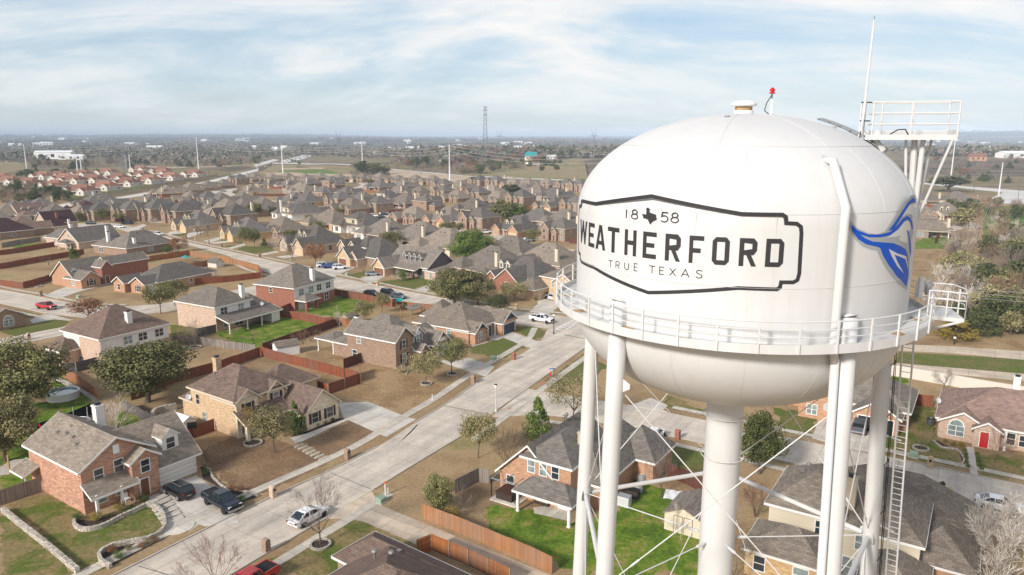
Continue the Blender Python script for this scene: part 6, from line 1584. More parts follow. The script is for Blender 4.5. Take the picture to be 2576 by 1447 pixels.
ROWS = [
 ('in the cross-street row', 'houses along the far side of the cross street', [
  ('c1', 1830, 560, 'c', 'F', 'brown_brick', 'slate_roof'), ('c1', 2180, 560, 'c', 'F', 'tan_brick', 'slate_roof'), ('c2', 500, 590, 'c', 'F', 'brown_brick', 'grey_roof'),
  ('c2', 720, 690, 'b', 'F', 'tan_brick', 'slate_roof'), ('c2', 960, 640, 'a', 'F', 'brown_brick', 'tan_roof'), ('c2', 1230, 650, 'c', 'F', 'red_brick', 'slate_roof'), ('c2', 1430, 800, 'b', 'F', 'gold_brick', 'slate_roof'), ('c2', 1960, 770, 'a', 'F', 'pink_brick', 'grey_roof'), ('c3', 330, 1130, 'b', 'F', 'pink_brick', 'slate_roof')]),
 ('in the second row back', 'houses backing onto the cross-street row', [
  ('c1', 2330, 470, 'd', 'B', 'tan_brick', 'grey_roof'), ('c2', 700, 480, 'd', 'B', 'brown_brick', 'slate_roof'), ('c2', 1010, 480, 'd', 'B', 'brown_brick', 'slate_roof'), ('c2', 1230, 500, 'd', 'B', 'brown_brick', 'tan_roof'), ('c2', 1440, 500, 'd', 'B', 'tan_brick', 'grey_roof'),
  ('c2', 1740, 470, 'd', 'B', 'grey_brick', 'grey_roof'), ('c2', 2200, 540, 'e', 'B', 'white_siding', 'slate_roof'), ('c3', 290, 690, 'e', 'B', 'brown_brick', 'grey_roof'), ('c3', 660, 830, 'd', 'B', 'tan_brick', 'tan_roof'), ('c3', 1110, 880, 'e', 'B', 'pink_brick', 'slate_roof'),
  ('c3', 1470, 970, 'd', 'B', 'white_siding', 'grey_roof'), ('c3', 1980, 1050, 'd', 'B', 'pink_brick', 'grey_roof'), ('c3', 2330, 1150, 'd', 'B', 'cream_stone', 'tan_roof'), ('c4', 1200, 1280, 'd', 'B', 'grey_brick', 'grey_roof'), ('c4', 1740, 1370, 'd', 'B', 'pink_brick', 'tan_roof'), ('c4', 960, 1440, 'd', 'B', 'brown_brick', 'grey_roof')]),
 ('in the parked-cars row', 'houses on the street of parked cars', [
  ('c2', 640, 350, 'a', 'F', 'tan_brick', 'grey_roof'), ('c2', 860, 380, 'c', 'F', 'cream_stone', 'grey_roof'), ('c3', 700, 560, 'c', 'F', 'gold_brick', 'slate_roof'), ('c3', 880, 640, 'a', 'F', 'tan_brick', 'grey_roof'), ('c3', 1250, 620, 'c', 'F', 'grey_brick', 'slate_roof'),
  ('c3', 1790, 760, 'a', 'F', 'tan_brick', 'grey_roof'), ('c3', 2260, 800, 'b', 'F', 'orange_brick', 'grey_roof'), ('c4', 620, 840, 'c', 'F', 'grey_brick', 'grey_roof'), ('c4', 1200, 920, 'b', 'F', 'orange_brick', 'slate_roof'), ('c4', 1790, 980, 'c', 'F', 'tan_brick', 'tan_roof')]),
 ('in the fourth row back', 'houses behind the parked-cars row', [
  ('c2', 1130, 380, 'd', 'B', 'tan_brick', 'grey_roof'), ('c2', 1440, 360, 'd', 'B', 'brown_brick', 'grey_roof'), ('c3', 110, 530, 'd', 'B', 'brown_brick', 'grey_roof'), ('c3', 310, 540, 'd', 'B', 'gold_brick', 'slate_roof'), ('c3', 600, 470, 'c', 'B', 'tan_brick', 'grey_roof'), ('c3', 930, 480, 'c', 'B', 'dark_brick', 'slate_roof'),
  ('c3', 1110, 540, 'd', 'B', 'brown_brick', 'slate_roof'), ('c3', 1440, 490, 'e', 'B', 'brown_brick', 'slate_roof'), ('c3', 1720, 560, 'd', 'B', 'grey_brick', 'tan_roof'), ('c3', 2060, 590, 'c', 'B', 'grey_brick', 'grey_roof'), ('c4', 640, 640, 'd', 'B', 'orange_brick', 'grey_roof'), ('c4', 1570, 780, 'd', 'B', 'grey_brick', 'slate_roof'), ('c4', 1960, 820, 'd', 'B', 'brown_brick', 'grey_roof')]),
 ('in the fifth row back', 'houses of the fifth row', [
  ('c2', 1560, 235, 'd', 'B', 'cream_stone', 'tan_roof'), ('c2', 2330, 230, 'd', 'B', 'grey_brick', 'tan_roof'), ('c3', 200, 380, 'd', 'B', 'grey_brick', 'tan_roof'), ('c3', 1640, 410, 'd', 'B', 'dark_brick', 'tan_roof'), ('c3', 1880, 430, 'a', 'F', 'tan_brick', 'grey_roof'), ('c3', 2200, 440, 'c', 'F', 'dark_brick', 'grey_roof'), ('c4', 350, 490, 'a', 'F', 'orange_brick', 'slate_roof'),
  ('c4', 620, 470, 'c', 'F', 'gold_brick', 'slate_roof'), ('c4', 930, 530, 'a', 'F', 'tan_brick', 'slate_roof'), ('c4', 1230, 540, 'c', 'F', 'gold_brick', 'grey_roof'), ('c4', 1700, 600, 'b', 'F', 'brown_brick', 'slate_roof'), ('c4', 2010, 620, 'c', 'F', 'tan_brick', 'grey_roof')]),
 ('in the sixth row back', 'houses of the sixth row', [
  ('c2', 1850, 140, 'd', 'B', 'tan_brick', 'grey_roof'), ('c2', 2110, 150, 'd', 'B', 'white_siding', 'grey_roof'), ('c3', 300, 290, 'd', 'B', 'grey_brick', 'grey_roof'), ('c3', 690, 310, 'c', 'B', 'pink_brick', 'slate_roof'), ('c3', 1340, 340, 'd', 'B', 'brown_brick', 'slate_roof'), ('c3', 1690, 330, 'd', 'B', 'grey_brick', 'grey_roof'),
  ('c3', 2200, 350, 'c', 'F', 'cream_stone', 'grey_roof'), ('c4', 430, 350, 'd', 'B', 'tan_brick', 'tan_roof'), ('c4', 880, 410, 'd', 'B', 'cream_stone', 'tan_roof'), ('c4', 1360, 390, 'd', 'B', 'tan_brick', 'grey_roof'), ('c4', 1530, 430, 'd', 'B', 'brown_brick', 'tan_roof'), ('c4', 1800, 470, 'd', 'B', 'grey_brick', 'slate_roof')]),
 ('in the field-edge row', 'houses along the open field', [
  ('c2', 350, 260, 'd', 'B', 'red_brick', 'tan_roof'), ('c2', 640, 220, 'a', 'F', 'grey_brick', 'tan_roof'), ('c2', 900, 180, 'a', 'F', 'white_siding', 'grey_roof'), ('c2', 1120, 150, 'a', 'F', 'brown_brick', 'grey_roof'), ('c2', 1340, 100, 'c', 'F', 'gold_brick', 'grey_roof'), ('c2', 1570, 70, 'a', 'F', 'tan_brick', 'slate_roof'),
  ('c2', 1810, 70, 'a', 'F', 'tan_brick', 'slate_roof'), ('c2', 2040, 60, 'a', 'F', 'tan_brick', 'slate_roof'), ('c2', 2290, 70, 'a', 'F', 'brown_brick', 'slate_roof'), ('c3', 450, 215, 'a', 'F', 'grey_brick', 'slate_roof'), ('c3', 720, 235, 'a', 'F', 'tan_brick', 'slate_roof'), ('c3', 1060, 235, 'a', 'F', 'tan_brick', 'slate_roof'),
  ('c3', 1300, 235, 'a', 'F', 'gold_brick', 'slate_roof'), ('c3', 1570, 260, 'a', 'F', 'tan_brick', 'slate_roof'), ('c3', 1820, 265, 'a', 'F', 'tan_brick', 'slate_roof'), ('c3', 2070, 270, 'a', 'F', 'brown_brick', 'grey_roof'), ('c4', 650, 295, 'c', 'F', 'cream_stone', 'slate_roof'), ('c4', 890, 300, 'c', 'F', 'cream_stone', 'slate_roof'),
  ('c4', 1160, 310, 'a', 'F', 'tan_brick', 'slate_roof'), ('c4', 1390, 310, 'd', 'B', 'grey_brick', 'tan_roof'), ('c4', 1640, 310, 'a', 'F', 'cream_stone', 'slate_roof'), ('c4', 1900, 340, 'c', 'F', 'cream_stone', 'slate_roof'), ('c4', 2090, 360, 'c', 'F', 'tan_brick', 'grey_roof')]),
 ('in the far-left cluster', 'houses of the cluster at the far left', [
  ('c1', 40, 560, 'a', 'F', 'tan_brick', 'slate_roof'), ('c1', 50, 680, 'd', 'B', 'brown_brick', 'grey_roof'), ('c1', 240, 500, 'd', 'B', 'grey_brick', 'slate_roof'), ('c1', 520, 480, 'c', 'F', 'tan_brick', 'slate_roof'), ('c1', 820, 550, 'd', 'B', 'tan_brick', 'grey_roof'), ('c1', 1110, 560, 'a', 'F', 'orange_brick', 'maroon_roof'),
  ('c1', 1260, 500, 'd', 'B', 'brown_brick', 'maroon_roof'), ('c1', 1380, 560, 'c', 'F', 'white_siding', 'blue_roof'), ('c1', 1350, 410, 'd', 'B', 'tan_brick', 'slate_roof'), ('c1', 1560, 400, 'e', 'B', 'cream_stone', 'grey_roof'), ('c1', 1640, 480, 'd', 'B', 'grey_brick', 'slate_roof'), ('c1', 2180, 410, 'd', 'B', 'white_siding', 'grey_roof'), ('c1', 330, 740, 'd', 'B', 'brown_brick', 'brown_roof')]),
]
for rowname, group, items in ROWS:
 it = sorted(items, key=lambda q: V(q[0], q[1], q[2])[0])
 for i, (im, zx, zy, k, rt, wall, roof) in enumerate(it):
  x, y = P(*V(im, zx, zy), 4.2)
  ang = {'F': -43, 'B': 137, 'R': 47}[rt] + RNG.uniform(-5, 5)
  lab = '%s %s house %s, %s from left %s' % (RNAME[roof], WNAME[wall], KINDS_[k][1], ORD[i], rowname)
  put_house(k, x, y, ang, wall, roof, lab, group, 1.08 if 'cross-street' in rowname or 'second' in rowname else .98)
VROWS = [
 ('in the bank-side villa row', 'villas along the drainage bank', [(820, 745), (1050, 705), (1270, 668), (1490, 643), (1700, 612), (1930, 582)]),
 ('in the middle villa row', 'villas of the middle row', [(90, 655), (290, 675), (560, 695), (740, 645), (930, 640), (1180, 625), (1400, 592), (1620, 575)]),
 ('in the rear villa row', 'villas of the rear row', [(15, 625), (440, 603), (580, 600), (650, 628), (830, 583), (1070, 568), (1400, 535), (1610, 552)]),
]
for rowname, group, items in VROWS:
 for i, (zx, zy) in enumerate(sorted(items)):
  x, y = P(*V('z1', zx, zy), 3.4)
  put_house('v', x, y, -18 + RNG.uniform(-8, 8), 'stucco', 'red_roof', 'red tile-roofed white villa, %s from left %s' % (ORD[i], rowname), group)
for im, zx, zy, k, ang, wall, roof, lab in (
  ('e5', 540, 900, 'd', 170, 'cream_stone', 'grey_roof', 'cream house with grey hip roof partly hidden by the tank, right of the emblem'),
  ('e5', 1070, 900, 'd', 168, 'cream_stone', 'grey_roof', 'cream hip-roofed house below the broad oak, behind the red fence'),
  ('e5', 900, 1130, 'b', -12, 'cream_stone', 'grey_roof', 'cream house with white porch gable and one dormer beside the curved drive'),
  ('e5', 430, 1130, 'a', -12, 'pink_brick', 'slate_roof', 'pink brick house end peeping out beside the blue emblem'),
  ('e5', 560, 1370, 'd', 168, 'grey_brick', 'tan_roof', 'taupe-roofed house with a dark solar array and patio right of the emblem')):
 x, y = P(*V(im, zx, zy), 4)
 o = put_house(k, x, y, ang, wall, roof, lab, 'pale houses right of the tank')
for i, (x, y, ang, k) in enumerate(LOTS):
 if k == 'v':
  continue
 c, s = math.cos(R(ang)), math.sin(R(ang))
 T = lambda px, py: (x + px * c - py * s, y + px * s + py * c)
 gx = {'a': -4.6, 'b': 5.3, 'c': -6.4, 'd': -4.9, 'e': -5.4}[k]
 gy = {'a': -8.6, 'b': -8.1, 'c': -3.1, 'd': -9.1, 'e': -9.1}[k]
 mb = MB(); mb.poly([(*T(gx - 2.6, gy - 8), .022), (*T(gx + 2.6, gy - 8), .022), (*T(gx + 2.5, gy + .2), .022), (*T(gx - 2.5, gy + .2), .022)])
 struct(mb.build('driveway', M['drive']))
 if k in 'abc' and i % 3 == 0:
  mb = MB(); mb.poly([(*T(gx + 3, gy - 7), .014), (*T(gx + 11, gy - 7), .014), (*T(gx + 11, gy), .014), (*T(gx + 3, gy), .014)])
  struct(mb.build('lawn', M['olive_lawn' if i % 2 else 'dry_lawn']))
# ---------------------------------------------------------------- cars
def paintmat(name, c, metal=.3):
 m, N, L, b = new_mat(name)
 b.inputs['Base Color'].default_value = (*c, 1)
 b.inputs['Roughness'].default_value = .28
 b.inputs['Metallic'].default_value = metal
 b.inputs['Coat Weight'].default_value = .6
 b.inputs['Coat Roughness'].default_value = .08
 return m
PAINT = {'black': paintmat('paint_black', (.008, .008, .010)), 'navy': paintmat('paint_navy', (.007, .011, .026)), 'white': paintmat('paint_white', (.78, .79, .8), 0), 'silver': paintmat('paint_silver', (.38, .40, .42), .6),
   'red': paintmat('paint_red', (.45, .018, .018), 0), 'blue': paintmat('paint_blue', (.03, .09, .30)), 'maroon': paintmat('paint_maroon', (.10, .02, .03)), 'grey': paintmat('paint_grey', (.12, .14, .17), .5)}
M['tail_red'] = plain('tail_red', (.35, .01, .012), .3)
M['head_clear'] = plain('head_clear', (.7, .72, .74), .15, spec=.7)
M['car_glass'] = plain('car_glass', (.015, .025, .03), .06, spec=.9)
SHAPES = {
 'sedan': dict(L=4.85, w=.92, st=[(-2.42, .42, .78, .70), (-2.30, .28, .93, .84), (-1.6, .22, 1.00, .91), (0, .2, .97, .92), (1.2, .2, .93, .91), (2.05, .26, .80, .84), (2.38, .36, .66, .68)], belt=(-1.95, 1.25), roof=(-.95, .35), top=1.45, wheels=(-1.42, 1.45), wr=.33),
 'suv': dict(L=4.8, w=.96, st=[(-2.38, .5, 1.0, .80), (-2.28, .34, 1.12, .90), (-1.4, .28, 1.14, .95), (0, .26, 1.10, .96), (1.2, .26, 1.06, .95), (2.05, .32, .97, .88), (2.36, .44, .80, .72)], belt=(-2.25, 1.2), roof=(-1.85, .35), top=1.74, wheels=(-1.42, 1.45), wr=.38),
 'pickup': dict(L=5.85, w=1.0, st=[(-2.92, .58, 1.18, .94), (-2.85, .5, 1.22, .98), (-1.2, .42, 1.22, 1.0), (0, .4, 1.20, 1.0), (1.4, .4, 1.20, .99), (2.5, .44, 1.12, .96), (2.88, .55, .98, .84)], belt=(-1.05, 1.55), roof=(-.75, .75), top=1.90, wheels=(-1.75, 1.85), wr=.42)}
def build_car(shape, color, name):
 p = SHAPES[shape]
 root = empty(name)
 mb = MB()
 rings = []
 for x, z0, z1, w in p['st']:
  zm = z0 + (z1 - z0) * .62
  rings.append([(x, -w * .9, z0), (x, w * .9, z0), (x, w, z0 + .12), (x, w * 1.0, zm), (x, w * .93, z1 - .05), (x, w * .80, z1), (x, -w * .80, z1), (x, -w * .93, z1 - .05), (x, -w * 1.0, zm), (x, -w, z0 + .12)])
 mb.loft(rings)
 zb = max(s[2] for s in p['st']) - .06
 if shape == 'pickup':
  mb.box(-2.8, -1.12, -.80, .80, 1.16, 1.235, 1)         # dark bed liner set into the bed
  mb.box(-2.86, -2.80, -.9, .9, 1.1, 1.3); mb.box(-2.8, -1.12, .80, .95, 1.15, 1.32); mb.box(-2.8, -1.12, -.95, -.80, 1.15, 1.32)
  mb.box(2.80, 2.93, -.75, .75, .72, 1.02, 1); mb.box(2.86, 2.98, -.95, .95, .48, .68, 2); mb.box(-3.0, -2.9, -.9, .9, .5, .66, 2)
 else:
  mb.box(p['st'][-1][0] - .04, p['st'][-1][0] + .03, -.5, .5, p['st'][-1][1] + .1, p['st'][-1][2] - .1, 1)
  mb.box(p['st'][0][0] - .01, p['st'][0][0] + .03, -.26, .26, .62, .74, 2)
 for sx in (-1, 1):                                          # arches
  for wx in p['wheels']:
   mb.box(wx - p['wr'] - .03, wx + p['wr'] + .03, sx * p['w'] * .90 - .09, sx * p['w'] * .90 + .103, .18, p['wr'] * 1.8, 1)
 body = mb.build('body', [PAINT[color], M['rubber'], M['rim']], root)
 b0, b1 = p['belt']; r0, r1 = p['roof']; t = p['top']; w = p['w']
 g = MB()
 g.loft([[(b0, -w * .88, zb), (b1, -w * .88, zb), (b1, w * .88, zb), (b0, w * .88, zb)], [(r0, -w * .70, t - .05), (r1, -w * .70, t - .05), (r1, w * .70, t - .05), (r0, w * .70, t - .05)]])
 g.build('windows', M['car_glass'], root)
 rf = MB()
 rf.loft([[(r0 - .06, -w * .72, t - .07), (r1 + .06, -w * .72, t - .07), (r1 + .06, w * .72, t - .07), (r0 - .06, w * .72, t - .07)], [(r0 + .1, -w * .62, t), (r1 - .1, -w * .62, t), (r1 - .1, w * .62, t), (r0 + .1, w * .62, t)]])
 mid = (b0 + b1) / 2 - .1
 for sy in (-1, 1):
  for xb, xt in ((b0, r0), (b1, r1), (mid, mid), (mid - .95, mid - .9)) if shape != 'pickup' else ((b0, r0), (b1, r1), (.2, .15)):
   rf.tube([(xb, sy * w * .885, zb), (xt, sy * w * .715, t - .06)], .05, 5)
  if shape == 'suv':
   rf.tube([(r0 + .1, sy * w * .6, t + .03), (r1 - .1, sy * w * .6, t + .03)], .03, 5, 1)
 rf.build('roof', [PAINT[color], M['rim']], root)
 for wx in p['wheels']:
  for sy in (-1, 1):
   wmb = MB()
   yc = sy * (p['w'] * .92)
   wmb.loft([[(wx + p['wr'] * k * math.cos(a), yc + dy, p['wr'] + p['wr'] * k * math.sin(a)) for a in np.linspace(0, 2 * math.pi, 18, endpoint=False)] for dy, k in ((-.12, .9), (-.1, 1), (.08, 1), (.10, .9))])
   wh = wmb.build('wheel', M['rubber'], root)
   rm = MB(); yo = yc + sy * .1
   rm.loft([[(wx + p['wr'] * .6 * math.cos(a), yo + dy, p['wr'] + p['wr'] * .6 * math.sin(a)) for a in np.linspace(0, 2 * math.pi, 14, endpoint=False)] for dy in (-.01, .02)])
   rm.build('rim', M['rim'], wh)
 zf = p['st'][-2][2]
 for sy in (-1, 1):
  h = MB(); fx = p['st'][-1][0]
  h.box(fx - .22, fx - .02, sy * p['w'] * .66 - .17, sy * p['w'] * .66 + .17, zf - .24, zf - .08); h.build('headlight', M['head_clear'], root)
  h = MB(); rx = p['st'][0][0]
  h.box(rx - .02, rx + .12, sy * p['w'] * .74 - .12, sy * p['w'] * .74 + .1, p['st'][1][2] - .28, p['st'][1][2] - .06); h.build('tail_light', M['tail_red'], root)
  h = MB(); h.box(b1 - .55, b1 - .38, sy * (w + .08) - .09, sy * (w + .08) + .09, zb - .02, zb + .12); h.build('wing_mirror', PAINT[color], root)
 return root
CARP = {}
def car(shape, color, px, py, heading, label, group=None, z=0.03, name=None):
 nm = name or {'sedan': 'parked_car', 'suv': 'parked_car', 'pickup': 'pickup_truck'}[shape]
 key = (shape, color)
 if key in CARP:
  o = copy_tree(CARP[key])
  o.name = nm
 else:
  o = build_car(shape, color, nm); CARP[key] = o
 g = P(px, py)
 o.location = (*g, z + terr(*g)); o.rotation_euler = (0, 0, R(heading))
 tag(o, label, 'car' if shape != 'pickup' else 'pickup', group)
 return o
def carv(shape, color, im, x, y, heading, label, group=None):
 return car(shape, color, *V(im, x, y), heading, label, group)
carv('suv', 'black', 'z6', 1500, 775, 143, 'black crossover with roof bars parked by the white garage door')
carv('pickup', 'navy', 'z6', 1865, 870, -38, 'dark navy pickup at the street end of the drive')
carv('sedan', 'white', 'z7', 660, 985, 56, 'white sedan parked on the near street behind the bare tree')
carv('pickup', 'red', 'z4', 430, 590, -25, 'red and white pickup driving along the left street')
carv('sedan', 'white', 'b3', 1680, 1000, -30, 'white sedan parked on the side street at bottom right')
carv('pickup', 'white', 'z8', 925, 530, -35, 'white pickup waiting at the junction by the zebra crossing')
carv('suv', 'silver', 'z8', 970, 322, 47, 'silver crossover on the drive of the arched-window house')
carv('suv', 'white', 'z8', 1042, 340, 47, 'white crossover on the drive nearest the balcony rail')
carv('suv', 'white', 'z5', 855, 208, 20, 'white crossover, left of three cars parked together')
carv('pickup', 'blue', 'z5', 920, 215, 20, 'blue pickup between two white cars on the drive')
carv('suv', 'white', 'z5', 1005, 226, 22, 'white crossover, right of three cars parked together')
carv('sedan', 'silver', 'z5', 1305, 285, 18, 'silver sedan on the drive of the four-dormer house')
carv('sedan', 'black', 'z5', 1295, 462, -35, 'black sedan just showing behind the red fence, left one')
carv('suv', 'black', 'z5', 1450, 462, -35, 'black car behind the fence with a rooftop load')
carv('sedan', 'grey', 'z5', 1540, 492, -35, 'grey car behind the end of the red fence')
carv('suv', 'white', 'z1', 1576, 1200, -38, 'white van-like car driving on the cross street')
carv('sedan', 'white', 'c1', 1720, 795, -8, 'white sedan on the drive left of the navy pickup')
carv('pickup', 'navy', 'c1', 1840, 745, 12, 'navy pickup on the drive beside the yellow garage')
carv('pickup', 'maroon', 'c1', 1740, 700, 10, 'maroon car parked close to the brown brick house')
carv('suv', 'navy', 'c1', 1310, 745, -5, 'dark car on the far left street below the blue roof')
carv('suv', 'grey', 'c1', 400, 840, 10, 'grey car by the maroon gable house at left')
carv('pickup', 'grey', 'b3', 750, 470, 60, 'silver-blue pickup nose-in at the open garage')
carv('suv', 'white', 'b2', 1385, 310, 57, 'white car half hidden behind the dark roof on the side street')
carv('suv', 'white', 'c3', 1240, 805, -5, 'white car in the street of parked cars')
carv('suv', 'black', 'c3', 1355, 825, -5, 'black car in front of the street of parked cars')
carv('suv', 'navy', 'c3', 1390, 780, -5, 'navy car behind the black one, street of parked cars')
carv('pickup', 'navy', 'c3', 1555, 775, -5, 'navy pickup at the right of the parked cars')
carv('suv', 'white', 'c3', 1600, 815, -5, 'white car half behind a bush beside the navy pickup')
carv('suv', 'silver', 'c4', 1415, 1160, 35, 'silver hatchback on a drive left of the tank')
carv('pickup', 'white', 'c4', 770, 1045, 20, 'white pickup behind the large round oak')
carv('sedan', 'blue', 'c4', 530, 610, 25, 'bright blue car on a drive by a gold gable')
carv('suv', 'navy', 'c2', 1040, 250, -10, 'dark blue car at the far cul-de-sac')
carv('suv', 'white', 'c2', 840, 285, -10, 'white car parked at the far cul-de-sac, left')
carv('sedan', 'silver', 'c2', 1140, 278, 15, 'pale sedan on the far cul-de-sac, right')
carv('suv', 'navy', 'c2', 1670, 125, -10, 'dark blue car beside the field-edge houses')
carv('pickup', 'white', 'e5', 750, 965, 170, 'white pickup beside the cream houses right of the tank')
carv('sedan', 'grey', 'e5', 810, 1430, 0, 'dark sedan at the cul-de-sac right of the tank')
carv('sedan', 'silver', 'e5', 2010, 1200, 10, 'pale sedan among the brush at far right')
carv('pickup', 'red', 'z7', 165, 1560, 238, 'red pickup with a grey cover, cut off by the bottom edge')
far_n = 0
for i, (x, y) in enumerate([(360, 520), (400, 512), (480, 483), (520, 470), (560, 478), (590, 480), (575, 462), (600, 455), (625, 450), (590, 445), (640, 445), (655, 440), (670, 436), (690, 432), (700, 440), (640, 430), (600, 430), (700, 475), (780, 473), (735, 425), (745, 418), (760, 424), (560, 432), (545, 408), (575, 410),
       (600, 405), (640, 402), (660, 408), (690, 405), (530, 398), (480, 395), (460, 410), (430, 400), (400, 395), (370, 385), (340, 392), (390, 408), (355, 398)]):
 px, py = V('z2', x, y)
 g = P(px, py)
 mb = MB()
 mb.loft([[(-2.2, -.9, .3), (2.2, -.9, .3), (2.2, .9, .3), (-2.2, .9, .3)], [(-2.2, -.9, .95), (2.2, -.9, .85), (2.2, .9, .85), (-2.2, .9, .95)]])
 mb.loft([[(-1.7, -.8, .93), (1.0, -.8, .9), (1.0, .8, .9), (-1.7, .8, .93)], [(-1.2, -.65, 1.5), (.4, -.65, 1.5), (.4, .65, 1.5), (-1.2, .65, 1.5)]], 1)
 mb.loft([[(-1.2, -.65, 1.5), (.4, -.65, 1.5), (.4, .65, 1.5), (-1.2, .65, 1.5)], [(-1.1, -.6, 1.56), (.3, -.6, 1.56), (.3, .6, 1.56), (-1.1, .6, 1.56)]])
 col = ['white', 'black', 'white', 'silver', 'white', 'navy', 'red', 'white'][i % 8]
 o = mb.build('distant_car', [PAINT[col], M['car_glass']])
 o.location = (*g, terr(*g) + .1); o.rotation_euler = (0, 0, R(60 + RNG.uniform(-20, 20)))
 tag(o, 'tiny distant car in the line of traffic on the far highway', 'car', 'traffic on the far highway')
# ---------------------------------------------------------------- trees
def leaf_cards(mb_uv, centers, normals, size, rng, aspect=.65):
 n = len(centers)
 nr = normals / (np.linalg.norm(normals, axis=1)[:, None] + 1e-9)
 r = rng.normal(size=(n, 3))
 t = np.cross(nr, r); t /= np.linalg.norm(t, axis=1)[:, None] + 1e-9
 b = np.cross(nr, t)
 s = size * rng.uniform(.6, 1.3, n)[:, None]
 t *= s * .5; b *= s * .5 * aspect
 v = np.stack([centers - t - b * .4, centers + t * .1 - b, centers + t, centers - t * .1 + b], 1).reshape(-1, 3)
 return v
def cards_mesh(name, v, tint):
 n = len(v) // 4
 me = bpy.data.meshes.new(name)
 me.vertices.add(len(v)); me.vertices.foreach_set('co', v.ravel())
 me.loops.add(4 * n); me.polygons.add(n)
 me.loops.foreach_set('vertex_index', np.arange(4 * n, dtype=np.int32))
 me.polygons.foreach_set('loop_start', np.arange(0, 4 * n, 4, dtype=np.int32))
 me.polygons.foreach_set('loop_total', np.full(n, 4, dtype=np.int32))
 uv = me.uv_layers.new(name='UVMap')
 uv.data.foreach_set('uv', np.repeat(np.stack([tint, tint], 1), 4, 0).ravel())
 me.update(); me.validate()
 return me
def crown_cards(rng, W, Hc, z0, nclump, per, size, shape='round', rc=.26, up=.25):
 C, Nn, T = [], [], []
 for _ in range(nclump):
  while True:
   p = rng.uniform(-1, 1, 3)
   q = np.linalg.norm(p)
   if .45 < q < 1:
    break
  if shape == 'round':
   c = p * np.array((W / 2, W / 2, Hc / 2)) * .80
   c[2] += z0 + Hc / 2
   r = rc * W * rng.uniform(.55, 1.1)
  elif shape == 'cone':
   h = rng.uniform(0, 1) ** 1.3
   a = rng.uniform(0, 2 * math.pi)
   rr = W / 2 * (1 - h) ** .75 * rng.uniform(.55, 1.0) * (1 if h > .12 else .8)
   c = np.array((rr * math.cos(a), rr * math.sin(a), z0 + h * Hc * .95))
   r = rc * W * (1.05 - .75 * h) * rng.uniform(.6, 1)
  else:          # umbrella: broad, flat-bottomed
   c = p * np.array((W / 2, W / 2, Hc / 2)) * .82
   c[2] = z0 + Hc * .35 + abs(c[2]) * 1.1 - .12 * Hc * (c[0] ** 2 + c[1] ** 2) / (W / 2) ** 2
   r = rc * W * rng.uniform(.5, 1.0)
  d = rng.normal(size=(per, 3)); d /= np.linalg.norm(d, axis=1)[:, None]
  rad = r * rng.uniform(.45, 1.08, per) ** .6
  pts = c + d * rad[:, None] * np.array((1, 1, .72))
  C.append(pts); Nn.append(d + np.array((0, 0, up)) + rng.normal(size=(per, 3)) * .45)
  ct = rng.uniform(-.22, .22)
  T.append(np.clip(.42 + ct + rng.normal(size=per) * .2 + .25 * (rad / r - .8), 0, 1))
 C, Nn, T = np.concatenate(C), np.concatenate(Nn), np.concatenate(T)
 return leaf_cards(None, C, Nn, size, rng), T
def limb_mesh(name, rng, H, z1, W, r0, n=6, mat=None):
 mb = MB()
 lean = rng.uniform(-.03, .03, 2) * H
 fork = Vector((lean[0], lean[1], z1))
 mb.tube([(0, 0, -.1), (0, 0, .15), (lean[0] * .5, lean[1] * .5, z1 * .6), fork], [r0 * 1.5, r0 * 1.05, r0 * .85, r0 * .75], 9)
 for k in range(n):
  a = 2 * math.pi * k / n + rng.uniform(-.4, .4)
  e = Vector((math.cos(a) * W * .36, math.sin(a) * W * .36, z1 + (H - z1) * rng.uniform(.35, .75)))
  m_ = fork.lerp(e, .5) + Vector((0, 0, (H - z1) * .06))
  mb.tube([fork, m_, e], [r0 * .6, r0 * .38, r0 * .12], 6)
 return mb
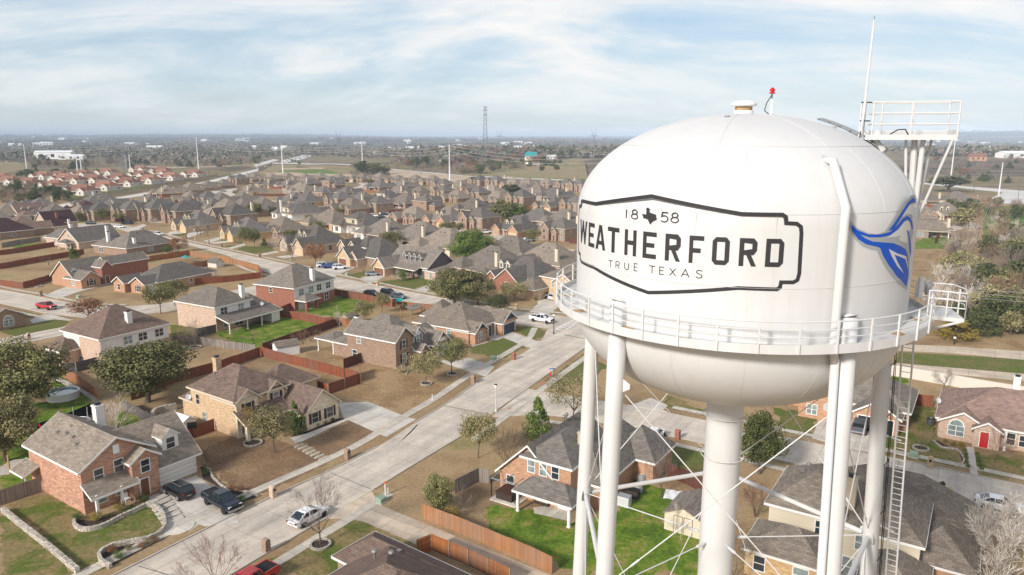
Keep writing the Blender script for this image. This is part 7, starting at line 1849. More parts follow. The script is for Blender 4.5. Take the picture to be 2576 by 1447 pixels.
def bare_meshes(rng, H, W, z1, r0, levels=4, kids=3, spread=.62, multi=1, twig=.016, up=.25):
 tr, cr = MB(), MB()
 def grow(mb, p, d, L, r, lv):
  q = p + d * L * .5 + Vector(rng.normal(size=3)) * L * .05
  e = p + d * L + Vector(rng.normal(size=3)) * L * .07
  r2 = max(r * .62, twig * .55)
  tgt = tr if lv >= levels - 0 else cr
  if lv > 0:
   tgt.tube([p, q, e], [r, (r + r2) / 2, r2], 5 if lv > 1 else 3, caps=False)
  else:
   s = Vector(rng.normal(size=3)).cross(d)
   s = s.normalized() * max(r, twig)
   cr.poly([p - s, p + s, e + s * .35, e - s * .35])
   return
  nk = kids if lv > 1 else kids + 1
  for k in range(nk):
   t = 1.0 if k == 0 else rng.uniform(.35, .95)
   base = p.lerp(e, t) if t < .98 else e
   v = Vector(rng.normal(size=3)); v -= d * v.dot(d); v.normalize()
   sp = spread * (rng.uniform(.25, .6) if k == 0 else rng.uniform(.7, 1.25))
   nd = (d + v * sp + Vector((0, 0, up * .35))).normalized()
   grow(mb, base, nd, L * rng.uniform(.60, .80), r2 * (1 if k == 0 else .75), lv - 1)
 for m_ in range(multi):
  if multi == 1:
   top = Vector((0, 0, z1))
   tr.tube([(0, 0, -.1), (0, 0, .12), top], [r0 * 1.45, r0 * 1.05, r0 * .8], 8)
   nl = 5
   for k in range(nl):
    a = 2 * math.pi * k / nl + rng.uniform(-.35, .35)
    el = rng.uniform(.35, 1.0) if k else 1.45
    d = Vector((math.cos(a) * math.cos(el), math.sin(a) * math.cos(el), math.sin(el)))
    grow(None, top - Vector((0, 0, z1 * .3 * (k % 3) / 3 if k else 0)), d, (H - z1) * .40, r0 * .5, levels)
  else:
   a = 2 * math.pi * m_ / multi + rng.uniform(-.3, .3)
   d = Vector((math.cos(a) * .38, math.sin(a) * .38, 1)).normalized()
   grow(None, Vector((math.cos(a) * .1, math.sin(a) * .1, -.05)), d, H * .42, r0, levels)
 allv = np.array(tr.v + cr.v)
 k = W / max(np.percentile(np.abs(allv[:, :2]), 99) * 2, .1)
 kz = H / allv[:, 2].max()
 for b in (tr, cr):
  b.v = [(x * k, y * k, z * kz if z > 0 else z) for x, y, z in b.v]
 tint = rng.uniform(0, 1, len(cr.f))
 cr.uv = np.concatenate([np.repeat([[t, t]], len(f), 0) for t, f in zip(tint, cr.f)]).ravel()
 return tr, cr
TREEM = {}
def tree_mesh(kind, var):
 key = (kind, var)
 if key in TREEM:
  return TREEM[key]
 rng = np.random.default_rng(1000 + sum(map(ord, kind)) * 7 + var)
 H, W = 8.0, 8.0
 spec = {
  'liveoak': (.9, 60, 270, .25, 'round', .19, 1.6, .26), 'oakmid': (.8, 40, 60, .56, 'round', .23, 1.7, .30), 'youngoak': (2.3, 38, 130, .28, 'round', .20, 2.4, .13),
  'broadoak': (2.0, 40, 60, .55, 'umbrella', .17, 2.2, .32), 'magnolia': (.5, 44, 95, .40, 'cone', .24, 1.2, .16), 'cedar': (.6, 34, 46, .62, 'cone', .27, 1.2, .2),
  'thinoak': (2.2, 34, 60, .26, 'round', .19, 2.2, .12), 'rusttree': (2.0, 34, 75, .36, 'round', .20, 2.0, .14), 'bush': (.0, 26, 90, .40, 'round', .27, .6, .1), 'roughbush': (.2, 22, 60, .5, 'round', .27, .6, .1)}
 if kind in spec:
  z0, nc, per, sz, shape, rc, z1, r0 = spec[kind]
  v, t = crown_cards(rng, W, H - z0, z0, nc, per, sz, shape, rc)
  k = W / (np.percentile(np.abs(v[:, :2]), 98.5) * 2)
  v[:, :2] *= k
  top = np.percentile(v[:, 2], 99.5)
  v[:, 2] *= H / top
  crown = cards_mesh('crown', v, t)
  mb = limb_mesh('trunk', rng, H, z1, W, r0)
  tr = mb
 else:
  pr = {'bare': dict(z1=2.1, r0=.15, levels=4, kids=3), 'barefine': dict(z1=1.6, r0=.14, levels=5, kids=3, spread=.55, twig=.014), 'barebig': dict(z1=1.4, r0=.17, levels=5, kids=4, spread=.62, twig=.034), 'crepe': dict(z1=1, r0=.075, levels=4, kids=3, spread=.34, multi=5, twig=.016, up=.5),
    'scrub': dict(z1=.6, r0=.10, levels=4, kids=3, spread=.6, multi=6, twig=.03), 'barefar': dict(z1=1.6, r0=.16, levels=3, kids=4, spread=.7, twig=.05)}[kind]
  tr, cr = bare_meshes(rng, H, W, **pr)
  o = cr.build('crown', M['twig']); crown = o.data
  bpy.data.objects.remove(o, do_unlink=True)
 o = tr.build('trunk', M['bark']); trunk = o.data
 bpy.data.objects.remove(o, do_unlink=True)
 if kind in spec:
  crown.materials.append(M['oak_leaf'])
 TREEM[key] = (trunk, crown)
 return TREEM[key]
NAMES = {'liveoak': 'live_oak', 'oakmid': 'live_oak', 'youngoak': 'young_oak', 'broadoak': 'broad_oak', 'magnolia': 'magnolia_tree', 'cedar': 'cedar_tree', 'thinoak': 'sapling', 'rusttree': 'rust_leaved_tree', 'bush': 'shrub', 'roughbush': 'shrub',
   'bare': 'bare_tree', 'barefine': 'bare_tree', 'barebig': 'bare_tree', 'crepe': 'crepe_myrtle', 'scrub': 'bare_shrub', 'barefar': 'bare_tree'}
def plant(kind, g, H, W, label, mat=None, group=None, var=0, bark=None, rz=None, cat=None, parts=True):
 tr, cr = tree_mesh(kind, var)
 root = empty(NAMES[kind], (g[0], g[1], terr(*g)), RNG.uniform(0, 6.28) if rz is None else rz)
 root.scale = (W / 8, W / 8, H / 8)
 for nm, me, mt in (('trunk', tr, bark), ('crown', cr, mat)):
  o = bpy.data.objects.new(nm, me); COL.objects.link(o); o.parent = root
  if mt:
   o.material_slots[0].link = 'OBJECT'; o.material_slots[0].material = M[mt]
 tag(root, label, cat or ('shrub' if 'shrub' in NAMES[kind] else 'tree'), group)
 return root
def tree(kind, im, x, y, ytop, wpx, label, mat=None, group=None, var=0, bark=None):
 px, py = V(im, x, y)
 H = max(ztop(px, py, ytop), .4)
 W = wpx / px_per_m(px, py)
 return plant(kind, P(px, py), H, W, label, mat, group, var, bark)
for q in (
  ('liveoak', 'd', 70, 1025, 858, 185, 'huge dark live oak by the left edge beside the round pool', 'oak_leaf', None, 0),
  ('liveoak', 'd', 372, 1012, 862, 215, 'big live oak in front of the white-sided house', 'oak_leaf', None, 1),
  ('liveoak', 'd', 15, 1160, 1000, 150, 'dusty olive tree at the left edge behind the brick house', 'olive_leaf', None, 2),
  ('youngoak', 'd', 692, 1140, 1022, 108, 'round olive-brown oak on the lawn of the stone house', 'olive_leaf', None, 0),
  ('thinoak', 'd', 632, 1108, 1022, 46, 'thin sapling with yellowing leaves beside the stone house porch', 'gold_leaf', None, 0),
  ('cedar', 'd', 744, 1090, 1010, 46, 'bright green conical tree in the mulch bed of the stone house', 'green_leaf', None, 0),
  ('youngoak', 'd', 1071, 968, 884, 82, 'left one of two oaks ringed with white stones', 'olive_leaf', None, 1),
  ('youngoak', 'd', 1137, 941, 853, 84, 'right one of two oaks ringed with white stones', 'oak_leaf', None, 2),
  ('liveoak', 'd', 1143, 772, 676, 112, 'large live oak at the left of the cluster behind the navy-gabled house', 'oak_leaf', None, 3),
  ('liveoak', 'd', 1203, 768, 688, 84, 'live oak in the middle of the cluster behind the navy-gabled house', 'olive_leaf', None, 0),
  ('youngoak', 'd', 1256, 800, 742, 62, 'small dark oak at the right of the cluster beside the navy garage', 'cedar_leaf', None, 0),
  ('youngoak', 'd', 1294, 760, 708, 72, 'grey-green tree in the brown bed near the arched-window house', 'olive_leaf', None, 1),
  ('magnolia', 'd', 1352, 1100, 1000, 66, 'dense conical dark green magnolia beside the tower leg', 'green_leaf', None, 0),
  ('youngoak', 'd', 1203, 1152, 1040, 90, 'brownish small-leaved tree on the verge of the near street', 'olive_leaf', None, 2),
  ('thinoak', 'd', 1440, 1066, 944, 132, 'wide grey-green oak half behind the front tower leg', 'olive_leaf', None, 1),
  ('liveoak', 'd', 1107, 1292, 1200, 74, 'dark evergreen in the corner of the tan fence', 'oak_leaf', None, 2),
  ('youngoak', 'd', 917, 815, 756, 54, 'left of two olive trees in front of the playset', 'olive_leaf', None, 2),
  ('youngoak', 'd', 961, 788, 736, 40, 'right of two olive trees in front of the playset', 'olive_leaf', None, 0),
  ('youngoak', 'd', 405, 790, 712, 76, 'dark olive tree on the left-street lawn, lower one', 'oak_leaf', None, 1),
  ('youngoak', 'd', 440, 770, 704, 66, 'dark olive tree on the left-street lawn, upper one', 'oak_leaf', None, 0),
  ('rusttree', 'd', 222, 808, 750, 92, 'brown-leaved tree behind the white-sided house roof', 'rust_leaf', None, 0),
  ('liveoak', 'd', 1190, 662, 580, 106, 'large round glossy oak among the grey roofs left of the tank', 'green_leaf', None, 0),
  ('oakmid', 'd', 1265, 560, 503, 62, 'big rounded oak among the middle rows, left half of a pair', 'oak_leaf', None, 0),
  ('oakmid', 'd', 1301, 560, 512, 52, 'big rounded oak among the middle rows, right half of a pair', 'green_leaf', None, 1),
  ('oakmid', 'd', 1285, 490, 464, 50, 'dark oak standing among the field-edge houses', 'cedar_leaf', None, 1),
  ('oakmid', 'd', 640, 546, 508, 42, 'dark round oak beside a tall brick side wall', 'oak_leaf', None, 0),
  ('rusttree', 'd', 449, 634, 599, 46, 'rust-leaved tree by the corner of the tan fence on the long street', 'rust_leaf', None, 1),
  ('rusttree', 'd', 794, 668, 612, 54, 'large rust-leaved tree in front of the tall stone gables', 'rust_leaf', None, 2),
  ('rusttree', 'd', 978, 624, 584, 40, 'reddish-leaved tree between two white chimneys', 'rust_leaf', None, 0),
  ('youngoak', 'd', 620, 622, 572, 34, 'left of two dark street oaks on the long street', 'oak_leaf', None, 0),
  ('youngoak', 'd', 641, 626, 574, 32, 'right of two dark street oaks on the long street', 'cedar_leaf', None, 1),
  ('cedar', 'd', 665, 620, 598, 16, 'small dark conifer beside the two street oaks', 'green_leaf', None, 1),
  ('youngoak', 'd', 262, 562, 526, 34, 'green tree in front of the blue-roofed house', 'oak_leaf', None, 2),
  ('youngoak', 'd', 198, 557, 534, 26, 'green tree left of the blue-roofed house', 'oak_leaf', None, 0),
  ('youngoak', 'd', 302, 560, 534, 30, 'olive tree in front of a brown brick house, right of the blue roof', 'olive_leaf', None, 1),
  ('cedar', 'd', 186, 653, 620, 27, 'small conical evergreen on the dry yard behind the red fence', 'green_leaf', None, 2),
  ('cedar', 'd', 2358, 1298, 1212, 66, 'narrow dark evergreen between the ladder and the side street', 'cedar_leaf', None, 0),
  ('liveoak', 'd', 1910, 1192, 1044, 112, 'dark evergreen behind the central riser pipe', 'cedar_leaf', None, 3),
  ('broadoak', 'd', 2385, 483, 444, 86, 'broad spreading live oak in the field beyond the cream houses', 'cedar_leaf', None, 0),
  ('oakmid', 'd', 912, 438, 405, 40, 'live oak at the left of the dark grove by the open field', 'cedar_leaf', None, 0),
  ('oakmid', 'd', 945, 440, 410, 42, 'live oak in the middle of the dark grove by the open field', 'oak_leaf', None, 1),
  ('oakmid', 'd', 968, 438, 413, 26, 'live oak at the right of the dark grove by the open field', 'olive_leaf', None, 2),
  ('oakmid', 'd', 72, 448, 425, 26, 'lone dark oak behind the rear villas', 'cedar_leaf', None, 0),
  ('magnolia', 'd', 2402, 850, 796, 96, 'golden-green tree on the verge right of the gate platform', 'gold_leaf', None, 1),
  ('barefine', 'd', 806, 1372, 1165, 150, 'tall bare tree in the front lawn over the white sedan', 'twig', None, 0),
  ('barefine', 'd', 545, 1520, 1338, 170, 'bare tree with a few brown leaves cut off by the bottom edge', 'twig_red', None, 1),
  ('barefine', 'd', 491, 877, 795, 70, 'bare tree in a white stone ring by the weathered fence', 'twig', None, 2),
  ('bare', 'd', 590, 853, 808, 44, 'small bare fruit tree on the bright lawn, left', 'twig', None, 0),
  ('bare', 'd', 637, 866, 820, 52, 'small bare fruit tree on the bright lawn, right', 'twig_tan', None, 1),
  ('crepe', 'd', 738, 864, 835, 30, 'bare crepe myrtle by the brown fence, leftmost of four', 'twig_red', None, 0),
  ('crepe', 'd', 762, 866, 826, 32, 'bare crepe myrtle by the brown fence, second of four', 'twig_red', None, 1),
  ('crepe', 'd', 782, 858, 824, 28, 'bare crepe myrtle by the brown fence, third of four', 'twig_red', None, 0),
  ('crepe', 'd', 803, 852, 824, 24, 'bare crepe myrtle by the brown fence, rightmost of four', 'twig_red', None, 1),
  ('barefine', 'd', 854, 828, 766, 34, 'pale leafless tree beside the small garden shed', 'twig_pale', None, 0),
  ('barefine', 'd', 700, 643, 580, 54, 'tall bare tree at the kerb of the long street', 'twig_pale', None, 1),
  ('bare', 'd', 736, 656, 608, 40, 'bare tree in a stone ring on the long street', 'twig', None, 2),
  ('barefine', 'd', 914, 692, 638, 42, 'rounded bare tree before the brown garage doors', 'twig', None, 2),
  ('bare', 'd', 998, 708, 668, 32, 'thin bare tree in front of the four dormers', 'twig_pale', None, 0),
  ('bare', 'd', 505, 592, 548, 40, 'bare tree before a tan garage on the long street, left one', 'twig', None, 1),
  ('bare', 'd', 523, 594, 556, 34, 'bare tree before a brick garage on the long street, right one', 'twig', None, 0),
  ('bare', 'd', 386, 571, 542, 28, 'pale bare tree beside the parked navy pickup', 'twig_pale', None, 2),
  ('bare', 'd', 123, 668, 642, 46, 'spreading bare tree on the dry yard at the left', 'twig_red', None, 1),
  ('barefine', 'd', 870, 588, 545, 46, 'grey bare tree between the backs of two houses', 'twig', None, 0),
  ('bare', 'd', 1008, 640, 598, 40, 'pale bare tree right of the reddish one', 'twig_pale', None, 1),
  ('bare', 'd', 1268, 610, 570, 34, 'small pale bare tree before the twin-dormer garage', 'twig_pale', None, 0),
  ('bare', 'd', 1128, 590, 548, 30, 'thin bare tree by a tan porch in the parked-cars street', 'twig_red', None, 2),
  ('barebig', 'd', 2520, 1500, 1238, 270, 'large pale bare tree filling the bottom right corner', 'twig_pale', None, 3),
  ('crepe', 'd', 2320, 1132, 1064, 60, 'pruned crepe myrtle in a ring on the corner lawn', 'twig_tan', None, 0),
  ('barefine', 'd', 2502, 1166, 1066, 76, 'leafless tree in front of the red-door house', 'twig_red', None, 1),
  ('bare', 'd', 2374, 982, 918, 62, 'dark bare tree beside the long white wall', 'twig', None, 2),
  ('scrub', 'd', 1276, 1180, 1056, 100, 'bushy tan leafless shrub beside the magnolia', 'twig_tan', None, 0),
  ('barefine', 'd', 1664, 1250, 1112, 80, 'bare tree at the side wall of the house with the back porch', 'twig', None, 2),
  ('barefine', 'd', 1700, 1345, 1258, 76, 'pale bare tree over the small shed behind the riser pipe', 'twig_pale', None, 3),
  ('scrub', 'd', 1900, 1300, 1195, 80, 'brown leafless shrub beside the riser pipe', 'twig_red', None, 1),
  ('barefine', 'd', 1845, 1480, 1300, 150, 'tangle of bare branches low beside the riser pipe', 'twig_tan', None, 0),
  ('scrub', 'd', 290, 1100, 1000, 110, 'pale leafless shrub behind the brick house chimney', 'twig_pale', None, 0),
  ('bare', 'd', 1160, 1300, 1205, 50, 'crooked little bare tree beside the evergreen in the tan fence corner', 'twig', None, 1),
  ('scrub', 'd', 515, 1180, 1125, 44, 'reddish bare shrub beside the basketball hoop', 'twig_red', None, 1),
  ('bush', 'd', 419, 636, 614, 24, 'clipped round green bush at the street corner of a brick house', 'green_leaf', None, 0),
  ('bush', 'd', 1180, 862, 848, 36, 'clipped green bush in front of the navy-gabled house', 'green_leaf', None, 1),
  ('bush', 'd', 1135, 1306, 1272, 48, 'yellow-green bush spilling over the tan fence', 'gold_leaf', None, 0),
  ('bush', 'd', 1346, 756, 741, 20, 'clipped green hedge bush beside the arched-window drive', 'green_leaf', None, 0),
  ('bush', 'd', 1012, 706, 676, 26, 'green bush at the garage corner of the four-dormer house', 'green_leaf', None, 1),
  ('roughbush', 'd', 1010, 938, 918, 28, 'pampas grass clump at the corner of the brown brick house', 'straw_leaf', None, 0)):
 kind, im, x, y, yt, w, lab, mat, grp, var = q
 tree(kind, im, x, y, yt, w, lab, mat, grp, var, 'bark_pale' if mat in ('twig_pale',) else None)
for i, (im, x, y, w, h, lab, mat) in enumerate((
  ('z6', 660, 985, 26, 26, 'round clipped shrub at the left corner of the brick house', 'green_leaf'), ('z6', 810, 990, 28, 24, 'round clipped shrub under the porch post of the brick house', 'gold_leaf'), ('z6', 1005, 910, 29, 24, 'round clipped shrub in the middle of the brick house bed', 'gold_leaf'),
  ('z6', 1190, 835, 29, 26, 'round clipped shrub next to the brick house steps', 'green_leaf'), ('z6', 1000, 1305, 28, 22, 'single clipped shrub in the street-side mulch bed', 'green_leaf'), ('z6', 2030, 840, 27, 22, 'round clipped shrub at the tip of the driveway bed', 'green_leaf'), ('z6', 1730, 605, 20, 18, 'low shrub at the head of the driveway bed', 'green_leaf'),
  ('z6', 940, 1250, 26, 18, 'brown dry shrub left in the street-side mulch bed', 'rust_leaf'), ('z6', 1080, 1240, 20, 16, 'grey-green shrub in the street-side mulch bed', 'olive_leaf'), ('z6', 1190, 1220, 22, 18, 'brown dry shrub in the middle of the street-side bed', 'rust_leaf'), ('z6', 1235, 1190, 20, 16, 'grey-green shrub right in the street-side bed', 'olive_leaf'), ('z6', 1300, 1170, 22, 16, 'brown dry shrub right in the street-side bed', 'rust_leaf'),
  ('z6', 1930, 740, 24, 18, 'reddish shrub in the driveway bed beside the navy pickup', 'rust_leaf'), ('z6', 2010, 745, 24, 16, 'second reddish shrub in the driveway bed', 'rust_leaf'),
  ('z7', 735, 200, 12, 10, 'small pale tuft in the stone house bed, left', 'straw_leaf'), ('z7', 620, 245, 18, 12, 'dry golden grass tuft in the stone house bed', 'straw_leaf'), ('z7', 800, 175, 12, 9, 'small green tuft in the stone house bed, middle', 'gold_leaf'), ('z7', 865, 155, 12, 9, 'small green tuft in the stone house bed, right', 'green_leaf'),
  ('z4', 520, 340, 14, 12, 'dark round shrub in the bed of the tall red house, left', 'green_leaf'), ('z4', 555, 345, 14, 12, 'dark round shrub in the bed of the tall red house, middle', 'green_leaf'), ('z4', 640, 360, 14, 11, 'dark round shrub in the bed of the tall red house, right', 'green_leaf'),
  ('b3', 1325, 560, 14, 13, 'round shrub by the arched window of the red-door house, left', 'gold_leaf'), ('b3', 1375, 580, 15, 13, 'round shrub by the arched window of the red-door house, middle', 'gold_leaf'), ('b3', 1430, 590, 18, 15, 'round shrub by the arched window of the red-door house, right', 'gold_leaf'),
  ('z8', 1130, 1270 - 560, 1, 1, '', ''))):
 if not lab:
  continue
 px, py = V(im, x, y)
 k = px_per_m(px, py)
 plant('bush', P(px, py), h / k, w / k, lab, mat, 'shrubs in the garden beds', i % 3)
for j in range(5):
 for sd, (xx, yy) in enumerate(((1455 + 5 * j, 615 + 27 * j), (1540 + 6 * j, 640 + 25 * j))):
  px, py = V('b3', xx, yy); k = px_per_m(px, py)
  plant('bush', P(px, py), 9 / k, 13 / k, '%s shrub from the door along the %s side of the red door path' % (ORD[j], ('left', 'right')[sd]), 'green_leaf', 'shrubs lining the red door path', j % 3)
def inside(pt, poly):
 x, y = pt
 c = False
 for (x0, y0), (x1, y1) in zip(poly, poly[1:] + poly[:1]):
  if (y0 > y) != (y1 > y) and x < (x1 - x0) * (y - y0) / (y1 - y0) + x0:
   c = not c
 return c
def scatter(poly, n, mix, group, labels, hrange=(6, 9), seed=0, gap=4.0, keep=None):
 r = np.random.default_rng(seed)
 xs, ys = [q[0] for q in poly], [q[1] for q in poly]
 done, tries = [], 0
 while len(done) < n and tries < 60000:
  tries += 1
  p = (r.uniform(min(xs), max(xs)), r.uniform(min(ys), max(ys)))
  if not inside(p, poly):
   continue
  g = P(*p)
  if any((g[0] - a) ** 2 + (g[1] - b) ** 2 < gap * gap for a, b in done):
   continue
  if any((g[0] - q[0]) ** 2 + (g[1] - q[1]) ** 2 < 16 ** 2 for q in LOTS):
   continue
  done.append(g)
  k = mix[r.integers(len(mix))]
  h = r.uniform(*hrange)
  kind, mat = k
  if kind == 'cedar':
   h *= .8
  plant(kind, g, h, h * r.uniform(.85, 1.25), labels[kind], mat, group + (' (evergreen)' if kind in ('cedar', 'oakmid') else ' (pointed)' if kind == 'magnolia' else ' (bare)' if 'bare' in kind or kind == 'scrub' else ' (rust)'), int(r.integers(3)))
BF, CE, OM, RU, BR = ('barefar', 'twig'), ('cedar', 'cedar_leaf'), ('oakmid', 'cedar_leaf'), ('rusttree', 'rust_leaf'), ('barefar', 'twig_tan')
BG = ('barefar', 'twig_red')
scatter([(0, 470), (150, 470), (175, 505), (120, 512), (0, 525)], 46, [BF, BF, BR, CE, OM], 'trees of the wood below the left villas', {'barefar': 'bare tree in the wood at left between villas and grey roofs', 'cedar': 'evergreen in the wood at left between villas and grey roofs', 'oakmid': 'evergreen in the wood at left between villas and grey roofs'}, (5, 9), 1, 5)
scatter([(980, 395), (1200, 378), (1440, 385), (1430, 412), (1330, 425), (1300, 432), (1180, 445), (1000, 430)], 170, [BF, BF, BG, BR, BF, CE, OM, RU], 'trees of the wood beyond the open field', {'barefar': 'bare grey tree in the wood beyond the open field', 'cedar': 'dark evergreen in the wood beyond the open field', 'oakmid': 'dark evergreen in the wood beyond the open field', 'rusttree': 'rust-brown tree in the wood beyond the open field'}, (10, 14), 2, 6)
scatter([(2290, 395), (2576, 395), (2576, 462), (2440, 462), (2290, 450)], 62, [BF, BG, BR, BF, RU, CE], 'trees of the wood beyond the cream houses', {'barefar': 'bare tree in the wood beyond the cream houses at right', 'cedar': 'evergreen in the wood beyond the cream houses at right', 'rusttree': 'rust-brown tree in the wood beyond the cream houses at right'}, (7, 11), 3, 5)
scatter([(2370, 545), (2460, 520), (2576, 520), (2576, 800), (2440, 815), (2360, 790), (2330, 700), (2400, 640)], 92, [('scrub', 'twig'), ('scrub', 'twig_pale'), ('scrub', 'twig_tan'), ('barefine', 'twig_tan'), ('barefine', 'twig_pale'), ('barefine', 'twig'), ('scrub', 'twig_red'), ('oakmid', 'cedar_leaf'), ('oakmid', 'olive_leaf')], 'trees of the brushy hollow right of the tank',
  {'scrub': 'leafless brush in the hollow right of the tank', 'barefine': 'tall bare tree in the hollow right of the tank', 'oakmid': 'evergreen in the hollow right of the tank'}, (5, 9), 4, 4)
scatter([(2400, 805), (2576, 815), (2576, 852), (2410, 838)], 13, [('oakmid', 'cedar_leaf'), ('oakmid', 'olive_leaf'), ('magnolia', 'cedar_leaf')], 'evergreens along the park road', {'oakmid': 'evergreen in the row along the park road at right', 'magnolia': 'pointed evergreen in the row along the park road at right'}, (4.5, 7), 5, 4)
scatter([(60, 402), (450, 408), (640, 400), (690, 412), (560, 424), (330, 424), (160, 428), (50, 424)], 80, [BF, BF, CE, CE, BR], 'trees of the wood behind the villas', {'barefar': 'bare tree in the wood behind the red-roofed villas', 'cedar': 'dark evergreen in the wood behind the red-roofed villas'}, (9, 13), 6, 6)
scatter([(0, 432), (150, 428), (280, 436), (200, 446), (0, 452)], 10, [CE, OM], 'evergreens dotting the pasture at left', {'cedar': 'lone dark evergreen dotting the pasture at far left', 'oakmid': 'lone dark evergreen dotting the pasture at far left'}, (5, 8), 7, 12)
scatter([(1300, 415), (1500, 405), (1500, 430), (1330, 440)], 10, [BF, OM], 'trees around the red barns', {'barefar': 'bare tree standing near the red barns', 'oakmid': 'evergreen standing near the red barns'}, (6, 9), 8, 10)
scatter([(300, 560), (700, 530), (1440, 520), (1440, 640), (1000, 660), (700, 620)], 34, [('bare', 'twig'), ('bare', 'twig_pale'), ('youngoak', 'oak_leaf'), ('bare', 'twig_red')], 'garden trees between the grey roofs', {'bare': 'bare garden tree between houses of the subdivision', 'youngoak': 'small green garden tree between houses of the subdivision'}, (4.5, 7), 9, 14)
scatter([(400, 480), (900, 460), (1440, 465), (1440, 520), (700, 530)], 30, [('bare', 'twig'), ('youngoak', 'oak_leaf'), ('bare', 'twig_red')], 'garden trees in the far rows', {'bare': 'bare garden tree in the far rows of grey roofs', 'youngoak': 'small green garden tree in the far rows of grey roofs'}, (4, 6.5), 10, 16)
def far_woods():
 r = np.random.default_rng(55)
 V_, T_ = [], []
 n = 0
 while n < 9500:
  d = 1150 * (9.5 ** r.uniform(0, 1))
  az = R(r.uniform(-39, 39))
  x, y = d * math.sin(az), d * math.cos(az)
  f = math.sin(x * .0042 + 1.3 * math.sin(y * .0023)) + math.sin(y * .0031 + x * .0012) + .7 * math.sin(x * .011 + y * .006)
  if f < .1 + .3 * r.normal():
   continue
  n += 1
  h = r.uniform(6, 11) * (1 + d / 9000)
  z = terr(x, y)
  k = 7
  c = np.array((x, y, z)) + r.normal(size=(k, 3)) * np.array((h * .45, h * .45, h * .16)) + np.array((0, 0, h * .5))
  V_.append(leaf_cards(None, c, r.normal(size=(k, 3)) * .6 + np.array((0, -.4, .5)), h * .5, r, .9))
  T_.append(np.clip(np.full(k, .22 if r.random() < .5 else .6) + r.normal(size=k) * .1, 0, 1))
 for poly, cnt, green in (([(990, 372), (1250, 366), (1560, 372), (1560, 398), (1440, 400), (1330, 396), (1200, 402), (1100, 420), (1000, 418)], 800, .35), ([(0, 372), (300, 366), (720, 372), (860, 380), (840, 396), (640, 398), (380, 406), (150, 400), (0, 404)], 1000, .5),
        ([(700, 385), (1000, 378), (1000, 398), (900, 402), (800, 388)], 220, .3), ([(2290, 366), (2576, 362), (2576, 396), (2290, 396)], 520, .3)):
  m = 0
  while m < cnt:
   p = (r.uniform(min(q[0] for q in poly), max(q[0] for q in poly)), r.uniform(min(q[1] for q in poly), max(q[1] for q in poly)))
   if not inside(p, poly):
    continue
   m += 1
   g = P(*p)
   h, k = r.uniform(8, 12), 12
   c = np.array((g[0], g[1], terr(*g))) + r.normal(size=(k, 3)) * np.array((h * .4, h * .4, h * .17)) + np.array((0, 0, h * .52))
   V_.append(leaf_cards(None, c, r.normal(size=(k, 3)) * .6 + np.array((0, -.4, .5)), h * .42, r, .9))
   T_.append(np.clip(np.full(k, .15 if r.random() < green else .62) + r.normal(size=k) * .15, 0, 1))
 me = cards_mesh('woodland', np.concatenate(V_), np.concatenate(T_))
 me.materials.append(M['wood_leaf'])
 o = bpy.data.objects.new('woodland', me); COL.objects.link(o)
 tag(o, 'distant wooded plain stretching to the horizon behind the town', 'woodland', None, 'stuff')
M['wood_leaf'] = leafy('wood_leaf', (.04, .052, .026), (.235, .195, .16))
far_woods()
# ---------------------------------------------------------------- fences and walls
def fence(im, pts, mat, label, h=1.85, posts=False, rail_side=0, group=None, name='wooden_fence', cat='fence', far=False):
 g = [P(*V(im, *p)) for p in pts]
 root = empty(name, (*g[0], 0))
 tag(root, label, cat, group)
 loc = [(x - g[0][0], y - g[0][1]) for x, y in g]
 mb = MB()
 r = np.random.default_rng(len(label))
 for a, b in zip(loc, loc[1:]):
  L = math.hypot(b[0] - a[0], b[1] - a[1])
  n = max(1, int(L / 2.4))
  ang = math.atan2(b[1] - a[1], b[0] - a[0])
  Mx = Matrix.Translation((a[0], a[1], 0)) @ Matrix.Rotation(ang, 4, 'Z')
  for i in range(n):
   hh = h + r.uniform(-.05, .05)
   mb.box(L * i / n, L * (i + 1) / n - .004, -.025 + r.uniform(-.012, .012), .025, 0, hh, 0, Mx)
 mb.build('panel', M[mat], root)
 if posts or rail_side:
  s = rail_side or 1
  rb = MB()
  for a, b in zip(loc, loc[1:]):
   L = math.hypot(b[0] - a[0], b[1] - a[1]); ang = math.atan2(b[1] - a[1], b[0] - a[0])
   Mx = Matrix.Translation((a[0], a[1], 0)) @ Matrix.Rotation(ang, 4, 'Z')
   for z in (.3, h * .55, h - .2):
    rb.box(0, L, s * .03 - (.045 if s < 0 else 0), s * .03 + (.045 if s > 0 else 0), z, z + .1, 0, Mx)
   n = max(1, int(L / 2.4))
   for i in range(n + 1):
    pm = MB(); x = L * i / n
    pm.box(x - .05, x + .05, s * .08 - .05, s * .08 + .05, 0, h + .05, 0, Mx)
    pm.build('post', M['fence_post' if mat not in ('grey_fence', 'dark_fence') else 'steel_post'], root)
  rb.build('rail', M[mat], root)
 return root
